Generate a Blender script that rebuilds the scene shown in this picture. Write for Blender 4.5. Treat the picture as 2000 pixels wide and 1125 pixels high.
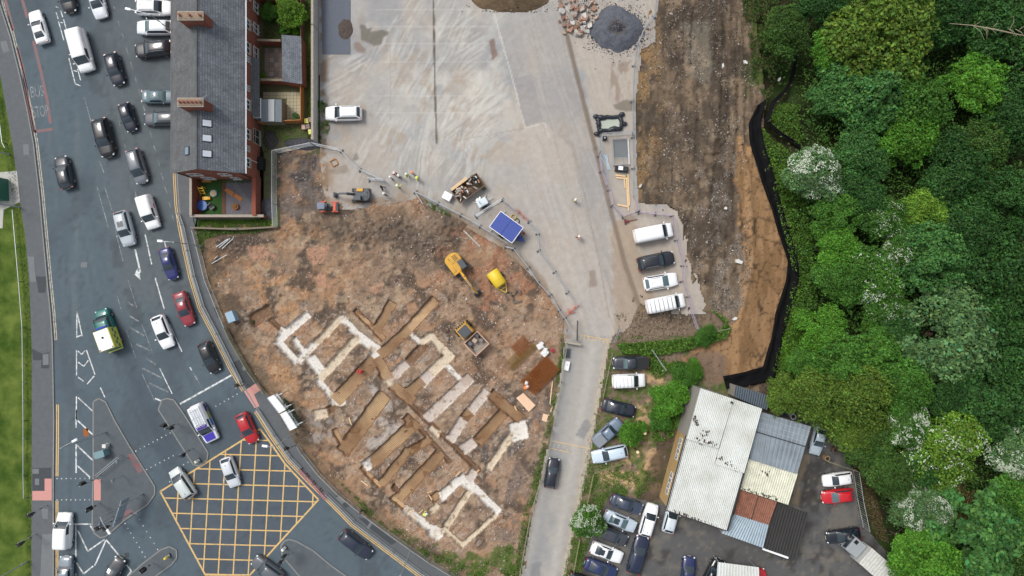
import bpy, bmesh, math, random
import numpy as np
from mathutils import Vector, Matrix
random.seed(7); RNG = np.random.default_rng(11)
for o in list(bpy.data.objects): bpy.data.objects.remove(o)
SC = bpy.context.scene; COL = SC.collection
R = math.radians
# ------------------------------------------------------------------ camera
S = 15.0; HC = 88.9                                     # 15 photo pixels per metre on the ground, drone height
cam_d = bpy.data.cameras.new('camera'); cam = bpy.data.objects.new('camera', cam_d); COL.objects.link(cam)
cam.location = (0, 0, HC); cam.rotation_euler = (0, 0, 0)
cam_d.sensor_width = 36; cam_d.lens = 24; cam_d.clip_end = 2000; cam_d.clip_start = .5
SC.camera = cam
# ------------------------------------------------------------------ overcast daylight
SUN_EL, SUN_AZ = R(58), R(-50)                          # azimuth clockwise from +Y
wd = bpy.data.worlds.new('World'); SC.world = wd; wd.use_nodes = True
wn = wd.node_tree; bg = wn.nodes['Background']
sky = wn.nodes.new('ShaderNodeTexSky'); sky.sky_type = 'NISHITA'; sky.sun_disc = False
sky.sun_elevation = SUN_EL; sky.sun_rotation = SUN_AZ; sky.air_density = 1.0; sky.dust_density = 4.0; sky.ozone_density = 1.0
hs = wn.nodes.new('ShaderNodeHueSaturation'); hs.inputs['Saturation'].default_value = .40
wn.links.new(sky.outputs[0], hs.inputs['Color']); wn.links.new(hs.outputs[0], bg.inputs['Color'])
bg.inputs['Strength'].default_value = .14
sl = bpy.data.lights.new('sun', 'SUN'); sun = bpy.data.objects.new('sun', sl); COL.objects.link(sun)
sl.energy = 1.45; sl.angle = R(18); sl.color = (1, .97, .93)
sd = Vector((math.sin(SUN_AZ)*math.cos(SUN_EL), math.cos(SUN_AZ)*math.cos(SUN_EL), math.sin(SUN_EL)))
sun.rotation_euler = sd.to_track_quat('Z', 'Y').to_euler(); sun.location = (0, 0, 60)
SC.view_settings.view_transform = 'Standard'; SC.view_settings.look = 'None'
SC.view_settings.gamma = 1; SC.view_settings.use_curve_mapping = False
SC.view_settings.exposure = 0.15
# ------------------------------------------------------------------ helpers
def W(px, py, z=0.0):
    """photo plan position -> metres, for a point at height z"""
    f = (HC - z)/HC
    return ((px-1000)/S*f, (562.5-py)/S*f)
def V(px, py, z=0.0, zz=None):
    x, y = W(px, py, z); return Vector((x, y, z if zz is None else zz))
def lin(v):
    v = v/255.0
    return v/12.92 if v <= .04045 else ((v+.055)/1.055)**2.4
def C(r, g, b, k=1.0): return (lin(r)*k, lin(g)*k, lin(b)*k)
class MB:
    def __init__(s): s.v = []; s.f = []
    def add(s, vs, fs):
        n = len(s.v); s.v += [tuple(p) for p in vs]; s.f += [tuple(i+n for i in f) for f in fs]; return s
    def box(s, c, d, rz=0, m=None, taper=1.0):
        hx, hy, hz = d[0]/2, d[1]/2, d[2]/2; ps = []
        ca, sa = math.cos(rz), math.sin(rz)
        for z, t in ((-hz, 1), (hz, taper)):
            for x, y in ((-hx, -hy), (hx, -hy), (hx, hy), (-hx, hy)):
                x *= t; y *= t
                p = Vector((c[0]+x*ca-y*sa, c[1]+x*sa+y*ca, c[2]+z)); ps.append(m @ p if m else p)
        return s.add(ps, [(3,2,1,0),(4,5,6,7),(0,1,5,4),(1,2,6,5),(2,3,7,6),(3,0,4,7)])
    def bar(s, a, b, w, h=None):
        """rectangular bar from a to b, w wide, h deep"""
        a, b = Vector(a), Vector(b); h = h or w; d = (b-a)
        if d.length < 1e-6: return s
        d.normalize(); up = Vector((0,0,1)) if abs(d.z) < .95 else Vector((1,0,0))
        sx = d.cross(up).normalized()*w/2; sy = sx.cross(d).normalized()*h/2
        ps = [a-sx-sy, a+sx-sy, a+sx+sy, a-sx+sy, b-sx-sy, b+sx-sy, b+sx+sy, b-sx+sy]
        return s.add(ps, [(0,1,2,3),(7,6,5,4),(0,4,5,1),(1,5,6,2),(2,6,7,3),(3,7,4,0)])
    def tube(s, pts, r, n=6, cap=True):
        pts = [Vector(p) for p in pts]; rs = r if isinstance(r, (list, tuple)) else [r]*len(pts)
        vs = []; fs = []
        for i, p in enumerate(pts):
            d = (pts[min(i+1, len(pts)-1)]-pts[max(i-1, 0)]).normalized()
            up = Vector((0,0,1)) if abs(d.z) < .9 else Vector((1,0,0))
            a = d.cross(up).normalized(); b = d.cross(a).normalized()
            for k in range(n):
                t = 2*math.pi*k/n; vs.append(p+(a*math.cos(t)+b*math.sin(t))*rs[i])
        for i in range(len(pts)-1):
            for k in range(n):
                k2 = (k+1) % n; fs.append((i*n+k, i*n+k2, (i+1)*n+k2, (i+1)*n+k))
        if cap:
            fs.append(tuple(range(n))[::-1]); fs.append(tuple((len(pts)-1)*n+k for k in range(n)))
        return s.add(vs, fs)
    def prism(s, pts, z0, z1):
        """vertical prism over a plan outline"""
        n = len(pts); a = sum(pts[i][0]*pts[(i+1)%n][1]-pts[(i+1)%n][0]*pts[i][1] for i in range(n))
        if a < 0: pts = pts[::-1]
        vs = [(p[0], p[1], z0) for p in pts]+[(p[0], p[1], z1) for p in pts]
        fs = [tuple(range(n, 2*n)), tuple(range(n))[::-1]]+[(i, (i+1)%n, n+(i+1)%n, n+i) for i in range(n)]
        return s.add(vs, fs)
    def sheet(s, pts, z):
        n = len(pts); a = sum(pts[i][0]*pts[(i+1)%n][1]-pts[(i+1)%n][0]*pts[i][1] for i in range(n))
        if a < 0: pts = pts[::-1]
        return s.add([(p[0], p[1], z) for p in pts], [tuple(range(n))])
    def sphere(s, c, r, nu=10, nv=6, sq=(1,1,1)):
        vs = [(c[0], c[1], c[2]-r*sq[2])]; fs = []
        for j in range(1, nv):
            t = math.pi*j/nv-math.pi/2
            for i in range(nu):
                p = 2*math.pi*i/nu
                vs.append((c[0]+r*sq[0]*math.cos(t)*math.cos(p), c[1]+r*sq[1]*math.cos(t)*math.sin(p), c[2]+r*sq[2]*math.sin(t)))
        vs.append((c[0], c[1], c[2]+r*sq[2])); L = len(vs)-1
        for i in range(nu):
            k = (i+1) % nu; fs.append((0, 1+k, 1+i)); fs.append((L, L-nu+i, L-nu+k))
        for j in range(nv-2):
            for i in range(nu):
                k = (i+1) % nu; a = 1+j*nu; fs.append((a+i, a+k, a+nu+k, a+nu+i))
        return s.add(vs, fs)
    def mesh(s, name, smooth=False):
        me = bpy.data.meshes.new(name); me.from_pydata(s.v, [], s.f)
        if smooth: me.polygons.foreach_set('use_smooth', [True]*len(me.polygons))
        me.update(); return me
    def build(s, name, mat, parent=None, smooth=False, bevel=0):
        me = s.mesh(name, smooth)
        if mat: me.materials.append(mat)
        o = link(name, me, parent)
        if bevel:
            b = o.modifiers.new('bevel', 'BEVEL'); b.width = bevel; b.segments = 2; b.limit_method = 'ANGLE'
        return o
def link(name, data, parent=None):
    o = bpy.data.objects.new(name, data); COL.objects.link(o)
    if parent: o.parent = parent
    return o
def tag(o, label=None, cat=None, group=None, kind=None):
    if label: o['label'] = label
    if cat: o['category'] = cat
    if group: o['group'] = group
    if kind: o['kind'] = kind
    return o
def thing(name, label, cat, loc=(0,0,0), rz=0, group=None, scale=None):
    o = link(name, None); o.location = loc; o.rotation_euler = (0, 0, rz); o.empty_display_size = .3
    if scale: o.scale = scale
    return tag(o, label, cat, group)
def copy_tree(o, parent=None):
    c = o.copy(); COL.objects.link(c); c.parent = parent
    for ch in list(o.children): copy_tree(ch, c)
    return c
def setmat(o, m):
    sl_ = o.material_slots[0]; sl_.link = 'OBJECT'; sl_.material = m
def wpts(lst, z=0): return [W(a, b, z) for a, b in lst]
# numpy mesh (all quads or all tris), optional per-vertex colour
def npmesh(name, v, f, col=None, smooth=False, aname='tint'):
    v = np.asarray(v, np.float32); f = np.asarray(f, np.int32); k = f.shape[1]
    me = bpy.data.meshes.new(name); me.vertices.add(len(v)); me.vertices.foreach_set('co', v.ravel())
    me.loops.add(f.size); me.loops.foreach_set('vertex_index', f.ravel())
    me.polygons.add(len(f)); me.polygons.foreach_set('loop_start', np.arange(0, f.size, k, dtype=np.int32))
    if smooth: me.polygons.foreach_set('use_smooth', np.ones(len(f), bool))
    me.update(calc_edges=True)
    if col is not None:
        a = me.color_attributes.new(aname, 'FLOAT_COLOR', 'POINT')
        c4 = np.ones((len(v), 4), np.float32); c4[:, :3] = col; a.data.foreach_set('color', c4.ravel())
    return me
_T = RNG.random((256, 256)).astype(np.float32)
def vn(x, y, s=0):
    x = np.asarray(x)+s*17.31; y = np.asarray(y)+s*9.77
    xi = np.floor(x).astype(int); yi = np.floor(y).astype(int); fx = x-xi; fy = y-yi
    fx = fx*fx*(3-2*fx); fy = fy*fy*(3-2*fy)
    a = _T[xi & 255, yi & 255]; b = _T[(xi+1) & 255, yi & 255]; c = _T[xi & 255, (yi+1) & 255]; d = _T[(xi+1) & 255, (yi+1) & 255]
    return (a*(1-fx)+b*fx)*(1-fy)+(c*(1-fx)+d*fx)*fy
def fbm(x, y, o=4, s=0):
    t = 0; amp = .5; n = 0
    for i in range(o):
        t = t+amp*vn(x*2**i, y*2**i, s+i); n += amp; amp *= .5
    return t/n
def sstep(a, b, x):
    t = np.clip((x-a)/(b-a), 0, 1); return t*t*(3-2*t)
def inpoly(x, y, poly):
    ins = np.zeros(np.shape(x), bool); n = len(poly)
    for i in range(n):
        x1, y1 = poly[i]; x2, y2 = poly[(i+1) % n]
        if y1 == y2: continue
        c = ((y1 > y) != (y2 > y)) & (x < (x2-x1)*(y-y1)/(y2-y1)+x1); ins ^= c
    return ins
def dline(x, y, pts, closed=False):
    d = np.full(np.shape(x), 1e9); n = len(pts)
    for i in range(n if closed else n-1):
        x1, y1 = pts[i]; x2, y2 = pts[(i+1) % n]; dx, dy = x2-x1, y2-y1
        t = np.clip(((x-x1)*dx+(y-y1)*dy)/(dx*dx+dy*dy+1e-9), 0, 1)
        d = np.minimum(d, np.hypot(x-x1-t*dx, y-y1-t*dy))
    return d
def sdpoly(x, y, poly):
    d = dline(x, y, poly, True); return np.where(inpoly(x, y, poly), -d, d)
# ------------------------------------------------------------------ materials
def mat(name, col, rough=.8, metal=0, noise=0, nscale=4, bump=0, bscale=30, coat=0, spec=.5, alpha=1, attr=None, col2=None, emis=None):
    m = bpy.data.materials.new(name); m.use_nodes = True; nt = m.node_tree; b = nt.nodes['Principled BSDF']
    b.inputs['Roughness'].default_value = rough; b.inputs['Metallic'].default_value = metal
    b.inputs['Specular IOR Level'].default_value = spec; b.inputs['Coat Weight'].default_value = coat
    b.inputs['Coat Roughness'].default_value = .06; b.inputs['Alpha'].default_value = alpha
    tc = nt.nodes.new('ShaderNodeTexCoord')
    src = None
    if attr:
        a = nt.nodes.new('ShaderNodeAttribute'); a.attribute_name = attr; src = a.outputs['Color']
    if noise or col2:
        n = nt.nodes.new('ShaderNodeTexNoise'); n.inputs['Scale'].default_value = nscale; n.inputs['Detail'].default_value = 6
        n.inputs['Roughness'].default_value = .62; nt.links.new(tc.outputs['Object'], n.inputs['Vector'])
        if col2:
            r = nt.nodes.new('ShaderNodeValToRGB'); r.color_ramp.elements[0].position = .35; r.color_ramp.elements[1].position = .65
            r.color_ramp.elements[0].color = (*col, 1); r.color_ramp.elements[1].color = (*col2, 1)
            nt.links.new(n.outputs['Fac'], r.inputs['Fac']); src = r.outputs['Color']
        if noise:
            mr = nt.nodes.new('ShaderNodeMapRange'); mr.inputs['From Min'].default_value = .25; mr.inputs['From Max'].default_value = .75
            mr.inputs['To Min'].default_value = 1-noise; mr.inputs['To Max'].default_value = 1+noise
            nt.links.new(n.outputs['Fac'], mr.inputs['Value'])
            mx = nt.nodes.new('ShaderNodeVectorMath'); mx.operation = 'SCALE'
            if src: nt.links.new(src, mx.inputs[0])
            else: mx.inputs[0].default_value = col
            nt.links.new(mr.outputs[0], mx.inputs['Scale']); src = mx.outputs[0]
    if src: nt.links.new(src, b.inputs['Base Color'])
    else: b.inputs['Base Color'].default_value = (*col, 1)
    if emis: b.inputs['Emission Color'].default_value = (*emis, 1); b.inputs['Emission Strength'].default_value = .6
    if bump:
        n2 = nt.nodes.new('ShaderNodeTexNoise'); n2.inputs['Scale'].default_value = bscale; n2.inputs['Detail'].default_value = 4
        nt.links.new(tc.outputs['Object'], n2.inputs['Vector'])
        bp = nt.nodes.new('ShaderNodeBump'); bp.inputs['Strength'].default_value = bump; bp.inputs['Distance'].default_value = .05
        nt.links.new(n2.outputs['Fac'], bp.inputs['Height']); nt.links.new(bp.outputs[0], b.inputs['Normal'])
    return m
def leafmat(name, col, var=.35):
    m = bpy.data.materials.new(name); m.use_nodes = True; nt = m.node_tree; b = nt.nodes['Principled BSDF']
    b.inputs['Roughness'].default_value = .6; b.inputs['Specular IOR Level'].default_value = .25
    a = nt.nodes.new('ShaderNodeAttribute'); a.attribute_name = 'tint'
    mx = nt.nodes.new('ShaderNodeVectorMath'); mx.operation = 'MULTIPLY'; mx.inputs[1].default_value = col
    nt.links.new(a.outputs['Color'], mx.inputs[0]); nt.links.new(mx.outputs[0], b.inputs['Base Color'])
    t = nt.nodes.new('ShaderNodeBsdfTranslucent'); nt.links.new(mx.outputs[0], t.inputs['Color'])
    ms = nt.nodes.new('ShaderNodeMixShader'); ms.inputs[0].default_value = .25
    out = nt.nodes['Material Output']
    nt.links.new(b.outputs[0], ms.inputs[1]); nt.links.new(t.outputs[0], ms.inputs[2]); nt.links.new(ms.outputs[0], out.inputs['Surface'])
    return m
def paintmark(name, col, wear=.45):
    """road paint, worn through in patches to the tarmac under it"""
    m = mat(name, col, .7); nt = m.node_tree; b = nt.nodes['Principled BSDF']
    tc = nt.nodes.new('ShaderNodeTexCoord'); n = nt.nodes.new('ShaderNodeTexNoise'); n.inputs['Scale'].default_value = 2.2; n.inputs['Detail'].default_value = 8
    n.inputs['Roughness'].default_value = .75; nt.links.new(tc.outputs['Object'], n.inputs['Vector'])
    r = nt.nodes.new('ShaderNodeValToRGB'); r.color_ramp.elements[0].position = wear-.08; r.color_ramp.elements[1].position = wear+.1
    r.color_ramp.elements[0].color = (*C(92,98,102), 1); r.color_ramp.elements[1].color = (*col, 1)
    nt.links.new(n.outputs['Fac'], r.inputs['Fac']); nt.links.new(r.outputs[0], b.inputs['Base Color'])
    return m
M = {}
M['attr'] = mat('soil', (.2,.15,.1), .95, attr='tint', noise=.24, nscale=6, bump=.9, bscale=9, spec=.2)
M['slab'] = mat('yard_concrete', (.4,.4,.4), .85, attr='tint', noise=.10, nscale=1.3, bump=.1, bscale=20, spec=.3)
M['asphalt'] = mat('asphalt', C(74,82,89), .85, noise=.10, nscale=1.2, bump=.25, bscale=60, spec=.35, attr='tint')
M['path'] = mat('footpath_tarmac', C(92,96,99), .88, noise=.13, nscale=1.5, bump=.2, bscale=60)
M['patch'] = mat('dark_tarmac_patch', C(66,70,74), .9, noise=.12, nscale=3)
M['palepatch'] = mat('pale_tarmac_patch', C(112,116,118), .9, noise=.1, nscale=3)
M['island'] = mat('island_tarmac', C(84,91,95), .88, noise=.14, nscale=1.5)
M['kerb'] = mat('kerb_stone', C(128,129,127), .85, noise=.15, nscale=3)
M['grass'] = mat('lawn', C(62,88,32), .95, noise=.25, nscale=.35, bump=.8, bscale=50, col2=C(98,112,52), spec=.1)
M['white'] = paintmark('white_road_paint', C(214,217,217), .44)
M['faded'] = paintmark('faded_road_paint', C(152,158,160), .53)
M['yellow'] = paintmark('yellow_road_paint', C(208,174,112), .37)
M['red'] = paintmark('red_road_paint', C(132,84,84), .47)
M['cream'] = paintmark('cream_road_paint', C(186,178,156), .44)
M['tactile'] = mat('pink_tactile_paving', C(196,142,134), .85, noise=.1, nscale=8)
M['steel'] = mat('galvanised_steel', C(176,182,186), .45, .5, noise=.08, nscale=5)
M['dsteel'] = mat('dark_steel', C(52,56,60), .55, .3, noise=.1)
M['black'] = mat('black_plastic', C(24,25,27), .5)
M['rubber'] = mat('rubber', C(30,30,31), .85, noise=.15)
M['whitep'] = mat('white_paint', C(236,238,238), .4, noise=.03)
M['silverp'] = mat('grey_metal', C(150,156,162), .35, .4)
M['glass'] = mat('car_glass', C(38,52,60), .05, spec=.9, coat=.5)
M['glassl'] = mat('pale_car_glass', C(80,104,108), .06, spec=.9, coat=.5)
M['hlight'] = mat('headlight_glass', C(225,232,235), .15, spec=.8)
M['tlight'] = mat('tail_light', C(150,20,22), .2, spec=.8)
M['rim'] = mat('alloy_rim', C(165,168,172), .35, .7)
M['plate'] = mat('number_plate', C(225,222,190), .5)
M['brick'] = mat('red_brick', C(140,78,60), .9, noise=.22, nscale=7, bump=.3, bscale=25)
M['stone'] = mat('coping_stone', C(160,152,138), .9, noise=.2, nscale=4)
M['upvc'] = mat('white_window_frame', C(232,234,234), .4)
M['wglass'] = mat('window_glass', C(48,58,64), .06, spec=.9)
M['wood'] = mat('weathered_timber', C(128,118,100), .9, noise=.25, nscale=6)
M['newwood'] = mat('new_timber', C(222,190,146), .8, noise=.12, nscale=6)
M['ply'] = mat('plywood', C(224,188,156), .8, noise=.08, nscale=4)
M['rust'] = mat('rusty_steel', C(150,88,40), .9, noise=.3, nscale=9)
M['conc'] = mat('concrete', C(178,176,170), .9, noise=.14, nscale=4, bump=.2)
M['water'] = mat('muddy_water', C(146,110,78), .16, noise=.12, nscale=.16, spec=.5, col2=C(204,174,134))  # paler second colour paints patches of sky reflection onto the brown water
M['puddle'] = mat('puddle_water', C(120,112,102), .08, noise=.1, nscale=1, spec=.6)
# ================================================================== SETTING
EB = [(1400,-400),(1470,-20),(1497,191),(1490,280),(1517,378),(1545,482),(1556,540),(1527,660),(1508,738),(1560,790),(1640,850),(1690,930),(1725,1010),(1780,1110),(1860,1400)]
WOOD = EB+[(6000,1400),(6000,-400)]
def gz(px, py):
    px = np.asarray(px, float); py = np.asarray(py, float)
    d = -sdpoly(px, py, WOOD)/S
    k = 1-sstep(690, 790, py)
    return -k*1.2*sstep(-6, 0, d)-.15*np.clip(d, 0, 32)
def PZ(px, py):
    """point on the terrain that the plan position shows"""
    z = 0.0
    for _ in range(4):
        f = (HC-z)/HC; z = float(gz(1000+(px-1000)*f, 562.5+(py-562.5)*f))
    x, y = W(px, py, z); return Vector((x, y, z))
def mix(a, b, t):
    t = np.asarray(t)[..., None]; return a*(1-t)+np.asarray(b)*t
def gridmesh(name, x0, x1, y0, y1, step, hfun, cfun, keep=None, m=None, smooth=True):
    """height field over photo-plan rectangle; step in metres"""
    nx = int((x1-x0)/S/step)+1; ny = int((y1-y0)/S/step)+1
    gx, gy = np.meshgrid(np.linspace(x0, x1, nx), np.linspace(y0, y1, ny))
    z = hfun(gx, gy); X = (gx-1000)/S; Y = (562.5-gy)/S
    f = HC/(HC-z); col = cfun(1000+(gx-1000)*f, 562.5+(gy-562.5)*f, z)
    v = np.stack([X, Y, z], -1).reshape(-1, 3)
    i = np.arange(nx*ny).reshape(ny, nx)
    q = np.stack([i[1:, :-1], i[1:, 1:], i[:-1, 1:], i[:-1, :-1]], -1)
    if keep is not None:
        cx = (gx[:-1, :-1]+gx[1:, 1:])/2; cy = (gy[:-1, :-1]+gy[1:, 1:])/2; q = q[keep(cx, cy)]
    q = q.reshape(-1, 4); used = np.zeros(nx*ny, bool); used[q.ravel()] = True
    idx = np.cumsum(used)-1
    me = npmesh(name, v[used], idx[q], col.reshape(-1, 3)[used], smooth)
    me.materials.append(m or M['attr']); return link(name, me)
def softp(px, py, poly, e=5.0, amp=26):
    """ragged, soft-edged patch"""
    return 1-sstep(-e, e, sdpoly(px, py, poly)+amp*(fbm(px/17, py/17, 5, 3)-.5))
# --- the one ground sheet, out to the horizon
def ground():
    def axis(c, lo, hi):
        a = np.arange(lo, hi, 1.4); far = [15,40,90,180,350,700]
        return np.concatenate([[lo-f for f in far[::-1]], a, [hi+f for f in far]])
    ax = axis(0, -90, 100); ay = axis(0, -62, 62); X, Y = np.meshgrid(ax, ay)
    px = 1000+X*S; py = 562.5-Y*S
    z = gz(px, py)-.10
    core = inpoly(px, py, [(395,300),(640,300),(1560,-200),(1560,1000),(1130,1200),(900,1150),(560,860)])
    z = np.where(core, np.minimum(z, 0)-1.3, z)
    n = fbm(X*.25, Y*.25, 4, 3); n2 = fbm(X*1.3, Y*1.3, 3, 5)
    c = mix(np.broadcast_to(np.array(C(52,50,34)), X.shape+(3,)), C(48,66,28), sstep(.4, .65, n))
    c = mix(c, C(30,28,20), sstep(.45, .7, n2)*.6)
    i = np.arange(X.size).reshape(X.shape)
    q = np.stack([i[:-1, :-1], i[:-1, 1:], i[1:, 1:], i[1:, :-1]], -1).reshape(-1, 4)
    me = npmesh('ground', np.stack([X, Y, z], -1).reshape(-1, 3), q, c.reshape(-1, 3), True); me.materials.append(M['attr'])
    tag(link('ground', me), kind='structure')
ground()
# --- main road
KERB = [(346,-300),(346,300),(347,345),(350,400),(356,440),(366,490),(377,540),(395,600),(424,655),(455,718),(480,760),(504,800),(535,850),(567,896),(606,936),(636,965),(668,997),(690,1020),(768,1079),(820,1118),(930,1190),(1000,1230)]
BACK = [(392,-300),(392,300),(378,430),(384,450),(392,480),(408,545),(430,600),(455,660),(490,720),(530,772),(565,832),(592,880),(625,922),(665,962),(720,1006),(780,1050),(840,1092),(890,1122),(960,1170),(1010,1210)]
LK = [(-6,-300),(-4,-40),(0,8),(20,70),(40,150),(55,220),(66,280),(77,375),(93,550),(99,610),(103,665),(106,820),(105,930),(105,1125),(105,1400)]
LG = [(-60,-300),(-40,0),(0,140),(25,280),(40,395),(50,460),(58,550),(63,680),(63,820),(62,1125),(62,1400)]
ROADP = [(-60,-300)]+BACK+[(1010,1400),(60,1400)]
def road_col(px, py, z):
    n = fbm(px/60, py/90, 4, 1); st = fbm(px/7+py/40, py/160, 3, 9)
    c = np.broadcast_to(np.array(C(82,95,103)), px.shape+(3,)).copy()
    right = sstep(150, 215, px-(py*.08))*(1-sstep(560, 640, py))
    c = mix(c, C(90,97,100), right*.8)
    c = mix(c, C(88,98,102), sstep(.5, .75, st)*.35*(1-right))
    c = mix(c, C(98,108,110), np.exp(-((px-np.interp(py, [200,370,445,560,760,1125], [150,154,150,144,160,165]))/5.5)**2)*.55*sstep(180, 260, py)*(1-sstep(560, 700, py)))
    c = mix(c, C(58,68,80), np.exp(-((px-np.interp(py, [560,900], [190,330]))/26)**2)*sstep(600, 760, py)*(1-sstep(900, 980, py))*.5)
    j = inpoly(px, py, [(313,960),(508,838),(526,862),(556,905),(590,942),(622,976),(488,1123),(401,1123)])
    c = mix(c, C(74,81,90), j*.6)
    for ln in ([(165,0),(205,160),(262,400),(320,620),(392,790),(470,960)], [(205,0),(250,200),(296,400),(336,520),(388,660),(455,790),(540,920)], [(70,40),(108,300),(128,500),(142,700),(138,900),(136,1125)], [(150,420),(200,640),(260,800),(330,930),(420,1050)], [(640,1010),(720,1075),(800,1130)]):
        d_ = dline(px, py, ln); c = mix(c, C(66,74,80), np.exp(-(d_/3.5)**2)*.35*sstep(.3, .6, fbm(px/14, py/40, 3, 6))); c = mix(c, C(100,110,115), np.exp(-((d_-8)/3)**2)*.28*sstep(.35, .6, fbm(px/20, py/60, 3, 7)))
    c = mix(c, C(54,58,62), (1-sstep(.004, .014, abs(fbm(px/70, py/70, 4, 11)-.5)))*.3)
    for p in ([(168,150),(196,160),(206,190),(180,184)], [(330,560),(352,552),(372,600),(352,610)], [(240,560),(262,566),(290,640),(262,640)], [(700,1090),(745,1105),(740,1130),(700,1125)], [(215,470),(232,470),(240,520),(222,522)]): c = mix(c, C(70,76,81), inpoly(px, py, p)*.55)
    c = mix(c, C(68,74,80), sstep(.56, .72, n)*.45)
    return c
tag(gridmesh('road', -60, 1010, -280, 1400, .45, lambda x, y: np.zeros_like(x), road_col,
    lambda x, y: inpoly(x, y, ROADP) | (dline(x, y, BACK) < 8) | (x < 120), M['asphalt'], False), kind='structure')
ROAD = bpy.data.objects['road']
def slab(name, pts, z0, z1, m, kind='structure', parent=None):
    o = MB().prism(wpts(pts), z0, z1).build(name, m, parent)
    return tag(o, kind=kind) if (kind and not parent) else o
def strip(name, a, b, z0, z1, m):
    return slab(name, a+b[::-1], z0, z1, m)
PATH_R = strip('pavement', KERB, BACK, -.05, .11, M['path'])
PATH_L = strip('pavement', LK, LG, -.05, .11, M['path'])
def kerbline(pts, parent, w=.16, z=.125):
    P = [V(a, b, 0) for a, b in pts]; acc = []
    for a, b in zip(P, P[1:]):                       # one kerbstone about every 0.9 m
        L = (b-a).length
        if L > 25: continue
        n = max(1, int(L/.92))
        for k in range(n):
            acc.append((a.lerp(b, k/n), a.lerp(b, (k+1)/n)))
    mb = MB()
    for a, b in acc:
        d = (b-a).normalized()*.008; mb.bar(a+d+Vector((0,0,z/2+.0)), b-d+Vector((0,0,z/2)), w, z)
    return tag(mb.build('kerb', M['kerb'], parent), kind='stuff')
kerbline(KERB, PATH_R); kerbline(LK, PATH_L)
# grass verge on the left
slab('lawn', LG+[(-500,1400),(-500,-300)], -.05, .10, M['grass'])
islands = {
 'a': [(183,915),(183,800),(183,784),(194,778),(207,785),(224,820),(231,832),(254,872),(283,918),(303,950),(303,965),(289,985),(246,1014),(208,1047),(197,1050),(185,1041),(181,1020)],
 'b': [(310,800),(317,781),(327,778),(340,781),(358,806),(407,884),(405,898),(390,910),(378,907)],
 'c': [(240,1135),(280,1100),(315,1073),(332,1067),(345,1074),(346,1089),(335,1103),(290,1135)],
 'd': [(549,1066),(556,1056),(566,1053),(580,1057),(612,1075),(648,1105),(690,1135),(594,1135),(552,1086)]}
ISL = {}
for k, p in islands.items():
    ISL[k] = slab('traffic_island', p, -.03, .11, M['island']); kerbline(p+p[:1], ISL[k])
# --- road markings (each its own sheet of paint on the road)
TI = {1:(0,0,.249), 2:(0,270,.249), 3:(0,540,.249), 4:(0,800,.289), 5:(280,540,.249), 6:(280,800,.289), 7:(320,270,.249)}
def T(t, x, y): o = TI[t]; return (o[0]+x*o[2], o[1]+y*o[2])
def mark(pts, wpx, m='white', name='lane_marking', z=.004, parent=None):
    P = [V(a, b, 0, z) for a, b in pts]
    for a, b in zip(P, P[1:]):
        d = b-a
        if d.length < .01: continue
        nrm = Vector((-d.y, d.x, 0)).normalized()*wpx/S/2
        mb = MB(); mb.add([a-nrm, b-nrm, b+nrm, a+nrm], [(0,1,2,3)]); mb.build(name, M[m], parent or ROAD)
def tm(t, seq, w, m='white', name='lane_marking'):
    for s in seq: mark([T(t, *s[i:i+2]) for i in range(0, len(s), 2)], w, m, name)
tm(1, [(40,0,105,240),(135,370,180,540,225,830,270,1040),(175,0,215,140),(262,320,320,560,370,790,395,970),(272,1032,412,1012)], 6, 'red', 'bus_stop_line')
tm(1, [(440,95,456,150),(458,165,500,315),(475,82,492,135),(498,150,520,230),(475,175,495,180),(437,52,458,60),(540,455,590,660),(608,540,632,630),(590,657,632,674),(575,552,603,560),(540,425,553,430)], 1.9)
tm(1, [(892,50,900,72),(925,165,940,205),(955,260,970,295),(988,368,1005,425),(1022,485,1040,540),(1058,598,1072,648),(1090,700,1100,750),(1122,820,1135,870),(1175,1030,1192,1080),(935,950,942,990)], 1.8, 'faded')
tm(2, [(1205,55,1222,105),(1237,165,1252,218),(1262,270,1282,328),(1293,383,1310,432),(1324,495,1338,545),(1350,600,1364,650)], 1.8, 'faded')
tm(1, [(660,760,715,960)], 1.6, 'faded'); tm(2, [(780,180,815,270),(820,380,880,570),(760,380,850,700),(900,700,965,965),(975,45,982,70)], 1.6, 'faded')
tm(2, [(1058,410,1070,465)], 1.8, 'faded')
tm(2, [(1138,755,1190,990),(1290,815,1302,860)], 2.4); tm(3, [(1217,10,1288,255)], 2.4)
tm(2, [(1060,872,1098,1040)], 3.4, 'white', 'arrow_marking')
MB().sheet([W(*T(2, *p)) for p in ((1055,1068),(1078,1020),(1086,1046),(1108,1040),(1096,1062),(1102,1112))], .0045).build('arrow_marking', M['white'], ROAD)
tm(3, [(602,275,602,480),(603,277,645,470),(608,472,636,462),(600,577,600,775),(678,578,745,770),(612,585,640,612,668,580),(612,672,657,705,692,658),(612,790,655,822),(683,845,738,780),(599,940,598,1125),(612,950,725,1055),(787,872,822,948)], 2.2)
tm(3, [(990,420,1065,640),(1115,765,1218,985),(1112,375,1192,585),(1003,25,1072,245),(920,155,955,280)], 1.3, 'faded'); tm(3, [(1252,720,1350,920)], 1.8)
tm(3, [(1003,200,1045,230),(1015,308,1088,352),(1020,400,1130,465),(1070,530,1172,580),(1145,640,1222,690),(1115,718,1268,795),(1165,835,1320,905)], 3, 'faded', 'hatch_marking')
tm(3, [(1217,957,1262,975),(1270,1018,1310,1000)], 3)
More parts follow.
